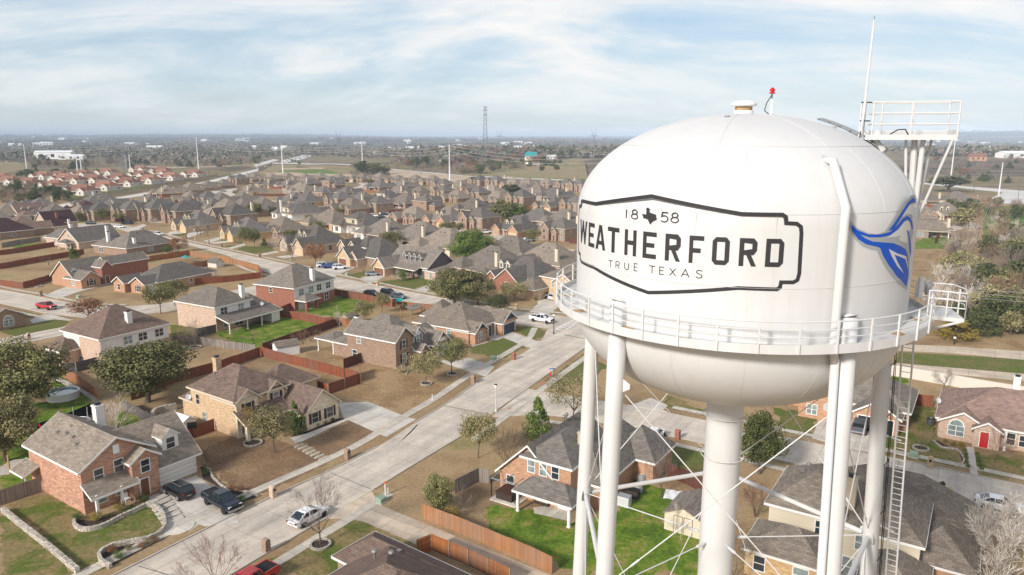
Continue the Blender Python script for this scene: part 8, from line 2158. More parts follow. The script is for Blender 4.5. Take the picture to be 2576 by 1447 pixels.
for q in (
  ('z4', [(560, 1200), (740, 1300), (900, 1425)], 'orange_fence', 'sunlit orange board fence running down to the big live oak'),
  ('d', [(654.5, 896), (560, 930), (437, 964), (377, 990), (330, 1008)], 'red_fence', 'long dark red fence behind the stone house and the big oak'),
  ('z5', [(278, 1015), (420, 1060), (780, 1150), (1045, 1222)], 'red_fence', 'red-brown fence from the white shed corner to the stone house drive'),
  ('z5', [(1055, 1225), (1195, 1262), (1190, 1180)], 'red_fence', 'short red-brown gate return beside the dry lawn', 1.85, True),
  ('z5', [(1190, 1270), (900, 1372), (765, 1335)], 'red_fence', 'red-brown front fence panel by the stone house drive', 1.85, True),
  ('z5', [(300, 985), (560, 895), (870, 785), (1020, 728)], 'brown_fence', 'dark brown fence with bare crepe myrtles along it'),  # backlit side: its shade is put into the darker board colour
  ('z5', [(1040, 1140), (1200, 1075)], 'brown_fence', 'short dark fence joining the brown brick house wall'),
  ('z5', [(1000, 735), (1165, 775)], 'orange_fence', 'orange fence piece behind the small garden shed'),
  ('z5', [(555, 602), (432, 658), (640, 692), (870, 742), (990, 738)], 'red_fence', 'bright red-brown fence between the two green lawns'),
  ('z5', [(958, 468), (1240, 520), (1480, 572), (1555, 545)], 'red_fence', 'red-brown fence along the cross street behind the red brick house', 1.85, False, -1),
  ('z5', [(1560, 590), (1880, 618)], 'orange_fence', 'orange fence along the cross street behind the playset', 1.85, False, -1),
  ('z4', [(1582, 905), (1790, 905), (2050, 950), (2335, 985)], 'grey_fence', 'weathered grey picket fence below the bright green lawn', 1.6, False, -1),
  ('z4', [(1800, 850), (1982, 808)], 'dark_fence', 'dark weathered fence joining the roofed porch house'),
  ('z5', [(320, 668), (425, 655)], 'dark_fence', 'weathered gate between the porch house and the red fence'),
  ('z4', [(575, 1178), (700, 1168), (925, 1108)], 'dark_fence', 'dark grey fence beside the white-sided house', 1.85, False, -1),
  ('z4', [(0, 100), (160, 78), (320, 48), (500, 18)], 'red_fence', 'red fence with new orange panels at the left edge, upper one'),
  ('z4', [(0, 228), (400, 152), (640, 112), (770, 88)], 'red_fence', 'long dark red fence across the dry yard at left'),
  ('z4', [(-100, 350), (0, 378), (215, 406), (530, 312)], 'red_fence', 'red-brown fence along the left street by the tall red house'),
  ('z4', [(1330, 162), (1740, 100)], 'orange_fence', 'orange-brown fence from the tall red house to the long street corner'),
  ('z4', [(1740, 102), (2100, 170), (2368, 240)], 'tan_fence', 'tan fence with rails along the long street', 1.85, True, -1),
  ('d', [(652, 681), (659, 698)], 'red_fence', 'short red end of the fence at the long street corner'),
  ('z4', [(1740, 228), (1920, 192)], 'orange_fence', 'orange fence beside the barn-shaped shed'),
  ('d', [(482, 718), (560, 711), (657, 700)], 'red_fence', 'red-brown fence below the barn-shaped shed'),
  ('c1', [(30, 1085), (230, 1040), (590, 985)], 'grey_fence', 'grey fence in front of the maroon hip roof'),
  ('z6', [(300, 275), (500, 215), (770, 95)], 'screen_fence', 'black mesh screen fence behind the trampoline', 1.7),
  ('z6', [(1040, 60), (1170, 130), (1300, 205)], 'dark_fence', 'dark fence between the brick house and the stone wall', 1.7, True),
  ('z6', [(0, 865), (180, 800), (352, 745)], 'grey_fence', 'grey weathered fence joining the left wall of the brick house'),
  ('z6', [(1545, 328), (1800, 232)], 'red_fence', 'short red fence between the brick house and the stone house'),
  ('z7', [(1610, 968), (1850, 1062), (2170, 1195), (2500, 1340), (2700, 1440)], 'tan_fence', 'long tan picket fence beside the paved alley'),
  ('z7', [(1885, 765), (2085, 662), (2175, 680)], 'grey_fence', 'grey weathered fence corner behind the evergreen'),
  ('z7', [(1560, 1290), (1690, 1238), (2000, 1370), (2170, 1450), (2350, 1540)], 'orange_fence', 'varnished orange fence with rails and posts at the bottom edge', 1.85, True, -1),
  ('b2', [(1490, 620), (1650, 680), (1800, 765)], 'brown_fence', 'brown-grey fence behind the small shed under the tower'),
  ('b3', [(925, 245), (1080, 302)], 'brown_fence', 'dark brown fence by the tower ladder'),
  ('b3', [(1080, 302), (1240, 320)], 'red_fence', 'red fence panel joining the red-door house'),
  ('e5', [(380, 1050), (800, 1085), (1330, 1110), (1375, 1050)], 'red_fence', 'red fence between the cream houses right of the tank'),
  ('e5', [(1150, 1250), (1290, 1260), (1330, 1120)], 'red_fence', 'red fence at the side of the white-gabled cream house'),
  ('b5', [(700, 540), (745, 540), (720, 600), (770, 520)], 'red_fence', 'small red fence around the solar-roofed house yard'),
  ('c2', [(0, 355), (230, 335)], 'red_fence', 'red fence at the far-left of the grey roofs below the highway'),
  ('c2', [(1570, 340), (2100, 345)], 'brown_fence', 'dark red fence behind the taupe roofs of the far rows'),
  ('c2', [(1830, 232), (2120, 240)], 'red_fence', 'red fence below the white house of the sixth row'),
  ('c3', [(1065, 425), (1130, 458), (1275, 458)], 'orange_fence', 'curved orange fence at the far street bend'),
  ('c3', [(600, 415), (690, 420), (785, 372)], 'red_fence', 'red fence beside the pink house of the sixth row'),
  ('c4', [(1300, 700), (1475, 695)], 'orange_fence', 'bright orange fence right of the paired oaks'),
  ('c3', [(1450, 755), (1690, 745)], 'brown_fence', 'dark fence beside the grey brick side wall'),
  ('c3', [(260, 990), (440, 1000)], 'orange_fence', 'orange fence behind the pink gabled house on the long street'),
  ('c2', [(2320, 820), (2480, 830)], 'orange_fence', 'orange fence behind a pink brick side wall'),
  ('c3', [(2270, 320), (2360, 325)], 'red_fence', 'red fence at the foot of the rightmost white power pole'),
  ('c4', [(1980, 1180), (2090, 1190)], 'brown_fence', 'dark fence beside the tank at the tan gabled house')):
 fence(*q[:4], *(q[4:]))
def stone_wall(im, pts, label, h=.55, t=.42, mat='white_stone', smooth=True, name='stone_wall', closed=False, base=0.0):
 g = [P(*V(im, *p)) for p in pts]
 o0 = g[0]
 l = [(x - o0[0], y - o0[1]) for x, y in g]
 if smooth:
  l = [tuple(q) for q in smooth_line(l, 8 * len(l), closed)]
 if closed:
  l.append(l[0])
 a, b = offset_line(l, t / 2), offset_line(l, -t / 2)
 mb = MB()
 r = np.random.default_rng(3)
 hs = h + r.uniform(-.04, .04, len(l))
 for i in range(len(l) - 1):
  p, q, u, v = a[i], a[i + 1], b[i + 1], b[i]
  mb.poly([(*p, hs[i]), (*v, hs[i]), (*u, hs[i + 1]), (*q, hs[i + 1])])
  mb.poly([(*p, 0), (*p, hs[i]), (*q, hs[i + 1]), (*q, 0)])
  mb.poly([(*v, 0), (*u, 0), (*u, hs[i + 1]), (*v, hs[i])])
 mb.poly([(*a[0], 0), (*b[0], 0), (*b[0], hs[0]), (*a[0], hs[0])]); mb.poly([(*b[-1], 0), (*a[-1], 0), (*a[-1], hs[-1]), (*b[-1], hs[-1])])
 o = mb.build(name, M[mat]); o.location = (*o0, base)
 tag(o, label, 'wall')
 return o
stone_wall('z6', [(650, 975), (622, 1030), (700, 1078), (860, 1050), (1000, 978), (1130, 920), (1240, 872), (1330, 900), (1378, 985), (1370, 1075), (1250, 1150), (1050, 1190), (940, 1215), (840, 1275), (850, 1340), (930, 1392)], 'winding pale stone wall edging the beds of the brick house', .5, .32)
stone_wall('z6', [(25, 915), (180, 1040), (400, 1215), (560, 1350), (655, 1432)], 'straight pale rubble wall along the lower left lawn', .6, .42)
stone_wall('z6', [(1690, 540), (1760, 565), (1785, 630), (1900, 725), (2050, 748), (2165, 792)], 'wavy white edging stones along the driveway bed', .22, .22)
stone_wall('z6', [(1275, 165), (1290, 115), (1340, 85), (1480, 55)], 'low grey rubble wall behind the small white shed', 1.0, .5)
stone_wall('c6' if 'c6' in VIEWS else 'z4', [(490, 1225), (640, 1290), (780, 1370), (880, 1435)], 'strip of white rubble below the orange fence', .3, .8)
stone_wall('z4', [(470, 345), (540, 360), (640, 375), (710, 368)], 'pale kerb stones round the bed of the tall red house', .25, .25)
stone_wall('b3', [(1240, 545), (1300, 590), (1400, 610), (1445, 660), (1440, 700), (1390, 722)], 'curved stone edging of the red-door house bed', .22, .2)
stone_wall('b3', [(960, 105), (1300, 165), (1620, 225), (1900, 270)], 'long white masonry wall behind the red-door house', 2.0, .3, 'stucco', False, 'boundary_wall')
stone_wall('z5', [(1610, 1195), (1640, 1150), (1660, 1150)], 'short white edging at the corner of the brown brick house', .2, .2)
for i, (im, x, y, rr, lab) in enumerate((('z5', 1795, 1278, .95, 'white stone ring round the left ringed oak'), ('z5', 2034, 1190, .95, 'white stone ring round the right ringed oak'), ('z7', 758, 1198, 1.0, 'tan stone ring round the tall bare tree'), ('z4', 1788, 945, 1.1, 'white stone ring by the weathered grey fence'),
           ('z5', 570, 135, .9, 'white stone ring on the long street lawn'), ('b3', 1160, 600, .95, 'stone ring round the pruned crepe myrtle'), ('z4', 355, 388, .9, 'white stone ring on the dry lawn by the left street'), ('z7', 190, 345, 1.2, 'stone ring round the yellowing sapling'))):
 g = P(*V(im, x, y))
 mb = MB(); n = 28
 for k in range(n):
  a = 2 * math.pi * k / n
  Mx = Matrix.Rotation(a, 4, 'Z') @ Matrix.Translation((rr, 0, 0))
  mb.box(-.11, .11, -math.pi * rr / n * .94, math.pi * rr / n * .94, 0, .22 + .04 * RNG.random(), 0, Mx)
 mb.lathe([(rr - .1, .0), (rr - .1, .09), (.02, .13)], 20, 1)
 o = mb.build('tree_ring', [M['white_stone'], M['mulch']]); o.location = (*g, .02)
 tag(o, lab, 'tree ring', 'stone rings round trees')
# ---------------------------------------------------------------- street furniture and things in the yards
def placed(name, im, x, y, rz, label, cat, group=None):
 g = P(*V(im, x, y))
 return tag(empty(name, (*g, 0), R(rz)), label, cat, group)
MBX = None
def mailbox(im, x, y, rz, label, mat='brown_brick'):
 global MBX
 if MBX is None:
  MBX = empty('brick_mailbox')
  mb = MB(); mb.box(-.32, .32, -.32, .32, 0, 1.15)
  prof = [(.32 * math.cos(a), 1.15 + .32 * math.sin(a)) for a in np.linspace(0, math.pi, 9)]
  mb.loft([[(px, -.32, pz) for px, pz in prof], [(px, .32, pz) for px, pz in prof]])
  mb.build('pillar', M['brown_brick'], MBX)
  m2 = MB()
  prof = [(.16 * math.cos(a), 1.02 + .14 * math.sin(a)) for a in np.linspace(0, math.pi, 7)] + [(-.16, .85), (.16, .85)]
  m2.loft([[(px, -.36, pz) for px, pz in prof], [(px, -.3, pz) for px, pz in prof]])
  m2.build('letterbox', M['black'], MBX)
  o = MBX
 else:
  o = copy_tree(MBX)
 g = P(*V(im, x, y)); o.location = (*g, 0); o.rotation_euler = (0, 0, R(rz))
 override(o, {'brown_brick': M[mat]})
 tag(o, label, 'mailbox', 'brick mailboxes along the kerbs')
for im, x, y, rz, lab, mat in (('z7', 985, 472, 58, 'brick mailbox at the kerb by the garden steps', 'brown_brick'), ('z7', 362, 792, 58, 'red-brick mailbox at the kerb near the navy pickup', 'pink_brick'), ('z7', 305, 1248, 238, 'grey-brown arched mailbox on the near verge by the bare tree', 'brown_brick'),
        ('z5', 2225, 1270, 64, 'brick mailbox at the foot of the dry lawn with two ringed oaks', 'brown_brick'), ('z8', 688, 845, 65, 'brick mailbox before the navy-gabled house', 'red_brick'), ('z8', 712, 425, -40, 'pale brick mailbox opposite the white pickup', 'tan_brick'),
        ('b3', 1220, 722, -33, 'tan stone mailbox in front of the red-door house', 'tan_brick'), ('b3', 1345, 935, 147, 'tan mailbox left of the white sedan on the side street', 'gold_brick'), ('z4', 265, 872, 50, 'pale brick mailbox beside the road at the left', 'pink_brick'), ('z4', 376, 470, -33, 'dark brick mailbox near the red pickup', 'brown_brick'),
        ('z5', 1350, 380, -40, 'tan mailbox before the four-dormer house', 'tan_brick'), ('z5', 270, 115, -43, 'brick mailbox at the kerb by the rust tree', 'brown_brick'), ('b2', 1580, 305, 57, 'red brick mailbox on the side street between the tower legs', 'red_brick'),
        ('c2', 605, 945, -43, 'brick mailbox on the long street, leftmost', 'brown_brick'), ('c2', 935, 1020, -43, 'brick mailbox on the long street, second from left', 'pink_brick'), ('c2', 1120, 1072, -43, 'brick mailbox on the long street, third from left', 'brown_brick'), ('c2', 1668, 1212, -43, 'brick mailbox on the long street, fourth from left', 'orange_brick'),
        ('c1', 2060, 840, -40, 'brick mailbox at the bend of the long street', 'brown_brick')):
 mailbox(im, x, y, rz, lab, mat)
def street_lamp(im, x, y, ytop, label, dark=False):
 px, py = V(im, x, y)
 H = ztop(px, py, ytop)
 o = placed('street_lamp', im, x, y, 0, label, 'street lamp', 'post lamps along the streets')
 m = 'black' if dark else 'galv'
 mb = MB(); mb.lathe([(.16, 0), (.16, .25), (.09, .4), (.065, H - .75), (.10, H - .72), (.10, H - .66)], 12); mb.build('pole', M[m], o)
 mb = MB(); mb.lathe([(.11, H - .66), (.24, H - .5), (.26, H - .3), (.2, H - .14)], 14); mb.build('lamp', M['lamp_glass'], o)
 mb = MB(); mb.lathe([(.27, H - .15), (.16, H - .04), (.03, H)], 12); mb.build('cap', M['black'], o)
street_lamp('z8', 541, 1284, 966, 'tall grey post lamp on the verge of the near street')
street_lamp('z8', 1025, 630, 788, 'black post lamp at the corner by the zebra crossing', True)
street_lamp('c2', 738, 975, 576, 'grey post lamp on the far kerb of the long street')
street_lamp('b5', 885, 1440, 845, 'dark post lamp on the verge right of the tower', True)
street_lamp('e5', 1430, 975, 490, 'thin post lamp by the drive of the cream houses')
street_lamp('e5', 775, 1420, 555, 'dark thin post lamp at the cul-de-sac beside the solar roof', True)
o = placed('street_sign', 'z8', 1010, 1068, 0, 'street sign post with two blue name blades at the corner', 'street sign')
mb = MB(); mb.tube([(0, 0, 0), (0, 0, 3.3)], .04, 8); mb.build('post', M['galv'], o)
mb = MB(); mb.box(-.5, .5, -.015, .015, 3.0, 3.2); mb.build('name_blade', M['blue_plastic'], o)
mb = MB(); mb.box(-.015, .015, -.5, .5, 3.22, 3.42); mb.build('name_blade', M['blue_plastic'], o)
o = placed('fire_hydrant', 'z8', 1003, 985, 0, 'red fire hydrant on the verge by the street sign', 'hydrant')
mb = MB(); mb.lathe([(.2, 0), (.2, .08), (.13, .1), (.13, .6), (.17, .62), (.15, .75), (.06, .85), (.05, .92)], 14); mb.tube([(-.22, 0, .48), (.22, 0, .48)], .06, 8); mb.tube([(0, 0, .45), (0, -.2, .45)], .07, 8); mb.build('barrel', M['red_plastic'], o)
o = placed('stop_sign_post', 'z8', 950, 590, 0, 'thin steel sign post beside the white pickup', 'sign post')
mb = MB(); mb.tube([(0, 0, 0), (0, 0, 3)], .04, 6); mb.build('post', M['galv'], o)
mb = MB(); mb.lathe([(.34, -.012), (.34, .012)], 8); mb.v = [(a, c, b + 2.75) for a, b, c in mb.v]; mb.build('plate', M['galv'], o)
for im, x, y, rz, lab in (('z7', 1270, 835, 60, 'pale green utility cabinet at the alley corner'), ('z8', 523, 848, 60, 'pale green utility cabinet on the lawn by the navy-gabled house'), ('z4', 720, 488, -30, 'pale green utility cabinet on the dry lawn by the left street'),
       ('z5', 1070, 280, -40, 'pale green utility cabinet beside the silver sedan'), ('b3', 1110, 655, -33, 'pale green utility cabinet on the lawn by the pruned crepe myrtle')):
 o = placed('utility_cabinet', im, x, y, rz, lab, 'utility cabinet', 'green utility cabinets')
 mb = MB(); mb.box(-.6, .6, -.45, .45, 0, .1); mb.build('base', M['drive'], o)
 mb = MB(); mb.loft([[(-.5, -.36, .1), (.5, -.36, .1), (.5, .36, .1), (-.5, .36, .1)], [(-.5, -.36, .6), (.5, -.36, .6), (.5, .36, .78), (-.5, .36, .78)]]); mb.build('cabinet', M['green_box'], o)
for im, x, y, col, lab, hh in (('z7', 1302, 780, 'orange', 'white marker post with an orange top by the alley', 1.5), ('z7', 1325, 765, 'white', 'short white marker post by the alley', .8), ('z5', 1850, 1425, 'white', 'thin white marker post on the dry lawn', 1.0), ('z8', 552, 848, 'white', 'white marker post beside the utility cabinet', .9)):
 o = placed('marker_post', im, x, y, 0, lab, 'marker post')
 mb = MB(); mb.tube([(0, 0, 0), (0, 0, hh)], .06, 6); mb.build('post', M['white_plastic'], o)
 if col == 'orange':
  mb = MB(); mb.box(-.09, .09, -.03, .03, hh, hh + .35); mb.build('marker_top', M['orange_top'] if 'orange_top' in M else plain('orange_top', (.6, .15, .02), .5), o)
def shed(im, x, y, rz, w, d, h, rise, wall, roof, label, kind='gx', doors=True, pale=None):
 o = placed('garden_shed', im, x, y, rz, label, 'shed')
 b = (-w / 2, w / 2, -d / 2, d / 2, 0, h, kind, rise)
 mb = MB(); block_walls(mb, b, 0); mb.build('wall', M[wall], o)
 mb = MB()
 if kind == 'barn':
  pass
 fs, ed = roof_faces(b, .18)
 for f in fs:
  mb.poly([(p[0], p[1], p[2] + .04) for p in f]); mb.poly([(p[0], p[1], p[2] - .05) for p in reversed(f)])
 for p, q in zip(ed, ed[1:] + ed[:1]):
  mb.poly([(p[0], p[1], p[2] - .09), (q[0], q[1], q[2] - .09), (q[0], q[1], q[2] + .05), (p[0], p[1], p[2] + .05)])
 mb.build('roof', M[roof], o)
 if doors:
  for sd in (-1, 1):
   mb = MB(); Mx = face_M(b, 'r' if kind == 'gx' else 'f', sd * .55, .06)
   mb.box(-.5, .5, 0, .04, 0, h - .15, 0, Mx); dd = mb.build('door', M[wall], o)
   mb = MB()
   for q in ((-.5, -.45, 0, h - .15), (.45, .5, 0, h - .15), (-.45, .45, h - .2, h - .15)):
    mb.box(q[0], q[1], .04, .055, q[2], q[3], 0, Mx)
   mb.build('frame', M['dark'], dd)
 return o
shed('z5', 515, 1000, 35, 4.4, 2.8, 2.1, .75, 'white_siding', 'tan_roof', 'white garden shed with dark-framed double doors inside the red fence')
shed('z4', 1975, 205, -30, 4.2, 2.8, 1.7, 1.3, 'stucco', 'slate_roof', 'barn-shaped white shed against the tan fence', 'gx', False)
shed('z5', 1095, 730, 60, 3.2, 2.6, 1.9, .7, 'tan_siding', 'tan_roof', 'small tan shed in the corner by the orange fence')
shed('z6', 1545, 225, -33, 2.8, 2.2, 1.7, .6, 'white_siding', 'white_metal_roof', 'small white plastic shed beside the short red fence', 'gx', False)
shed('b2', 1690, 1020, -33, 4.2, 5.0, 2.1, 1.0, 'cream_siding', 'grey_roof', 'cream garden shed with grey roof behind the tower riser', 'gy', True)
M['red_barn'] = boards('red_barn', (.36, .02, .03), .4, .1)
M['red_barn_roof'] = plain('red_barn_roof', (.30, .29, .28), .6)
shed('z3', 1045, 525, -20, 11, 8, 3.6, 2.2, 'red_barn', 'red_barn_roof', 'larger red barn in the far meadow', 'gx', False)
shed('z3', 968, 520, -20, 7, 6, 5.0, 2.0, 'red_barn', 'white_metal_roof', 'smaller taller red barn with white roof in the far meadow', 'gx', False)
o = placed('play_set', 'z5', 1545, 600, 20, 'timber play set with a teal pitched canopy and slide by the orange fence', 'play set')
for x in (-.8, .8):
 for y in (-.8, .8):
  mb = MB(); mb.box(x - .06, x + .06, y - .06, y + .06, 0, 2.4); mb.build('post', M['timber'], o)
mb = MB(); mb.box(-.9, .9, -.9, .9, 1.2, 1.3); mb.build('platform', M['timber'], o)
mb = MB()
for s_ in (-1, 1):
 mb.poly([(-.8, 0, 3.0), (.8, 0, 3.0), (.8, s_ * .9, 2.3), (-.8, s_ * .9, 2.3)])
mb.build('canopy', M['teal_plastic'], o)
mb = MB(); mb.loft([[(1.0 + t * 2.2, -.3, 1.3 * (1 - t) + .1), (1.0 + t * 2.2, .3, 1.3 * (1 - t) + .1), (1.0 + t * 2.2, .3, 1.36 * (1 - t) + .28), (1.0 + t * 2.2, -.3, 1.36 * (1 - t) + .28)] for t in (0, .4, .8, 1)]); mb.build('slide', M['teal_plastic'], o)
mb = MB(); mb.tube([(-.8, 0, 2.3), (-4.2, 0, 2.3)], .06, 6)
for y in (-.9, .9):
 mb.tube([(-4.2, 0, 2.3), (-4.3, y, 0)], .05, 6)
mb.build('swing_frame', M['timber'], o)
o = placed('roofed_pergola', 'z5', 1660, 660, 58, 'low shingled shelter beside the play set', 'shelter')
mb = MB(); fs, ed = roof_faces((-2.2, 2.2, -1.8, 1.8, 0, 2.2, 'gx', .6), .2)
for f in fs:
 mb.poly(f); mb.poly([(p[0], p[1], p[2] - .1) for p in reversed(f)])
mb.build('roof', M['tan_roof'], o)
for x in (-2, 2):
 for y in (-1.6, 1.6):
  mb = MB(); mb.box(x - .07, x + .07, y - .07, y + .07, 0, 2.2); mb.build('post', M['timber'], o)
o = placed('trampoline', 'z6', 625, 215, 0, 'round trampoline with net poles behind the brick house', 'trampoline')
mb = MB(); mb.lathe([(2.1, .9), (2.1, .96), (0.02, .95)], 32); mb.build('bed', M['dark'], o)
mb = MB(); mb.tube([(2.1 * math.cos(a), 2.1 * math.sin(a), .95) for a in np.linspace(0, 2 * math.pi, 33)], .06, 6); mb.build('frame', M['galv'], o)
for k in range(6):
 a = k * math.pi / 3; mb = MB(); mb.tube([(2.1 * math.cos(a), 2.1 * math.sin(a), 0), (2.1 * math.cos(a), 2.1 * math.sin(a), 2.6)], .035, 6); mb.build('leg', M['galv'], o)
o = placed('swimming_pool', 'z4', 580, 1405, 0, 'round above-ground pool with a white wall on the green lawn', 'pool')
mb = MB(); mb.lathe([(2.3, 0), (2.34, 1.15), (2.45, 1.17), (2.45, 1.22), (2.2, 1.22), (2.2, .8)], 36, caps=False); mb.build('wall', M['white_plastic'], o, smooth=False)
mb = MB(); mb.lathe([(2.21, .95), (.02, .95)], 36, caps=False); mb.build('water', M['pool_water'], o)
o = placed('hot_tub', 'b2', 165, 800, -33, 'brown hot tub with a dark cover on the patio corner', 'hot tub')
mb = MB(); mb.box(-1.1, 1.1, -1.05, 1.05, .15, .95); mb.build('tub', M['wicker'], o)
mb = MB(); mb.box(-1.15, 1.15, -1.1, 1.1, .96, 1.08); mb.build('cover', M['shutter'], o)
mb = MB(); mb.box(-1.6, 2.0, -1.6, 1.5, 0, .15); mb.build('base', M['drive'], o)
o = placed('pergola_frame', 'b2', 165, 780, -33, 'open black metal gazebo frame over the hot tub', 'gazebo')
for x in (-1.5, 1.7):
 for y in (-1.4, 1.4):
  mb = MB(); mb.box(x - .05, x + .05, y - .05, y + .05, .15, 2.4); mb.build('post', M['black'], o)
mb = MB()
for y in (-1.4, 1.4):
 mb.box(-1.55, 1.75, y - .05, y + .05, 2.4, 2.5)
for x in (-1.5, .1, 1.7):
 mb.box(x - .04, x + .04, -1.35, 1.35, 2.41, 2.49)
mb.build('beam', M['grey_metal'], o)
o = placed('garden_sofa', 'b2', 455, 850, -33, 'dark wicker garden sofa on the covered patio', 'sofa')
mb = MB(); mb.box(-.9, .9, -.4, .4, 0, .4); mb.build('seat', M['wicker'], o)
mb = MB(); mb.box(-.9, .9, .3, .45, .4, .85); mb.build('backrest', M['wicker'], o)
mb = MB(); mb.box(-.8, .8, -.35, .28, .41, .52); mb.build('cushion', M['stucco'], o)
o = placed('garden_table', 'b2', 540, 850, -33, 'round dark garden table on the covered patio', 'table')
mb = MB(); mb.lathe([(.6, .7), (.6, .74), (.02, .74)], 20); mb.build('top', M['wicker'], o)
mb = MB(); mb.lathe([(.3, 0), (.06, .05), (.06, .7)], 12); mb.build('stem', M['wicker'], o)
for im, x, y, lab in (('b3', 1152, 1320, 'dark air conditioner at the cream house corner, left of three'), ('b3', 1240, 1345, 'dark air conditioner at the cream house corner, middle of three'), ('b3', 1342, 1315, 'dark air conditioner at the cream house corner, right of three'), ('b3', 1225, 435, 'dark air conditioner at the red-door house wall'),
      ('b2', 1275, 665, 'blue-grey air conditioner beside the back-porch house'), ('b2', 1250, 745, 'grey air conditioner beside the storage box'), ('z4', 770, 1075, 'dark air conditioner beside the white-sided house')):
 o = placed('air_conditioner', im, x, y, -33, lab, 'air conditioner', 'air conditioners beside house walls')
 mb = MB(); mb.lathe([(.55, 0), (.55, .95), (.5, 1.0), (.12, 1.0)], 20); mb.build('casing', M['dark'] if 'dark' in lab else M['grey_metal'], o)
 mb = MB()
 for k in range(4):
  mb.tube([(.48 * math.cos(a), .48 * math.sin(a), .2 + .2 * k) for a in np.linspace(0, 2 * math.pi, 17)], .085, 5)
 mb.lathe([(.2, 1.0), (.2, 1.05), (.02, 1.06)], 12); mb.build('grille', M['grey_metal'] if 'dark' in lab else M['galv'], o)
o = placed('storage_box', 'b2', 1130, 860, -33, 'pale grey plastic storage box on the lawn by the tower leg', 'storage box')
mb = MB(); mb.box(-.75, .75, -.45, .45, 0, 1.1); mb.build('body', M['galv'], o)
mb = MB(); mb.loft([[(-.8, -.5, 1.1), (.8, -.5, 1.1), (.8, .5, 1.1), (-.8, .5, 1.1)], [(-.75, -.45, 1.18), (.75, -.45, 1.18), (.75, .45, 1.3), (-.75, .45, 1.3)]]); mb.build('lid', M['grey_metal'], o)
o = placed('wicker_box', 'b2', 1195, 790, -33, 'black cushion box against the back-porch house wall', 'storage box')
mb = MB(); mb.box(-.9, .9, -.4, .4, 0, .95); mb.build('body', M['wicker'], o)
mb = MB(); mb.box(-.95, .95, -.45, .45, .95, 1.05); mb.build('lid', M['black'], o)
o = placed('basketball_hoop', 'z6', 1625, 395, 200, 'basketball hoop on a dark pole beside the white garage', 'basketball hoop')
mb = MB(); mb.tube([(0, 0, 0), (0, 0, 3.0), (0, -.5, 3.3)], .06, 8); mb.build('pole', M['black'], o)
mb = MB(); mb.box(-.6, .6, -.55, -.5, 2.9, 3.8); mb.build('backboard', M['dark'], o)
mb = MB(); mb.tube([(.23 * math.cos(a), -.8 + .23 * math.sin(a), 3.05) for a in np.linspace(0, 2 * math.pi, 15)], .025, 5); mb.build('hoop', M['red_plastic'], o)
o = placed('swing_posts', 'z6', 25, 500, 30, 'pair of bare timber swing posts on the gravel patch', 'swing frame')
for x in (-.6, .6):
 mb = MB(); mb.box(x - .08, x + .08, -.08, .08, 0, 2.4); mb.build('post', M['timber'], o)
mb = MB(); mb.box(-.6, .6, -.05, .05, 1.9, 2.05); mb.build('beam', M['timber'], o)
o = placed('timber_post', 'z6', 85, 600, 0, 'single timber post at the edge of the gravel patch', 'post')
mb = MB(); mb.box(-.08, .08, -.08, .08, 0, 2.5); mb.build('shaft', M['timber'], o); mb = MB(); mb.box(-.1, .1, -.1, .1, 2.5, 2.55); mb.build('cap', M['timber'], o)
o = placed('play_arch', 'z6', 335, 270, 20, 'red curved play toy near the black screen fence', 'toy')
mb = MB(); mb.tube([(-.2, 0, 0), (.25, 0, .5), (.3, 0, 1.1), (.05, 0, 1.6)], .14, 8); mb.build('arch', M['red_plastic'], o)
mb = MB(); mb.lathe([(.3, 0), (.32, .3), (.1, .5)], 12, 0, (-.9, 0)); mb.build('base', M['white_plastic'], o)
o = placed('garden_umbrella', 'z4', 1700, 170, 0, 'pale teal garden umbrella in the fenced vegetable yard', 'umbrella')
mb = MB(); mb.lathe([(1.5, 2.0), (.8, 2.35), (.02, 2.6)], 8); mb.build('canopy', M['teal_plastic'], o)
mb = MB(); mb.tube([(0, 0, 0), (0, 0, 2.5)], .03, 6); mb.build('pole', M['timber'], o)
o = placed('porch_chair', 'z6', 1065, 830, 55, 'white slatted chair on the porch of the brick house', 'chair')
mb = MB(); mb.box(-.3, .3, -.3, .3, .38, .45); mb.build('seat', M['white_plastic'], o)
mb = MB(); mb.box(-.3, .3, .25, .32, .45, 1.05); mb.build('backrest', M['white_plastic'], o)
for x in (-.26, .26):
 for y in (-.26, .26):
  mb = MB(); mb.box(x - .03, x + .03, y - .03, y + .03, 0, .38); mb.build('leg', M['white_plastic'], o)
o = placed('garden_tarp', 'b2', 1600, 790, -20, 'white crumpled tarpaulin spread on the lawn behind the tower', 'tarpaulin')
mb = MB()
for i in range(8):
 for j in range(6):
  zz = lambda a, b: .05 + .12 * abs(math.sin(a * 1.9 + b * 2.7))
  mb.poly([(i * .45 - 1.8, j * .4 - 1.2, zz(i, j)), (i * .45 - 1.35, j * .4 - 1.2, zz(i + 1, j)), (i * .45 - 1.35, j * .4 - .8, zz(i + 1, j + 1)), (i * .45 - 1.8, j * .4 - .8, zz(i, j + 1))])
mb.build('sheet', M['white_plastic'], o); mb = MB(); mb.lathe([(.3, 0), (.3, .5), (.2, .55)], 12, 0, (1.5, .8)); mb.build('pot', M['white_plastic'], o)
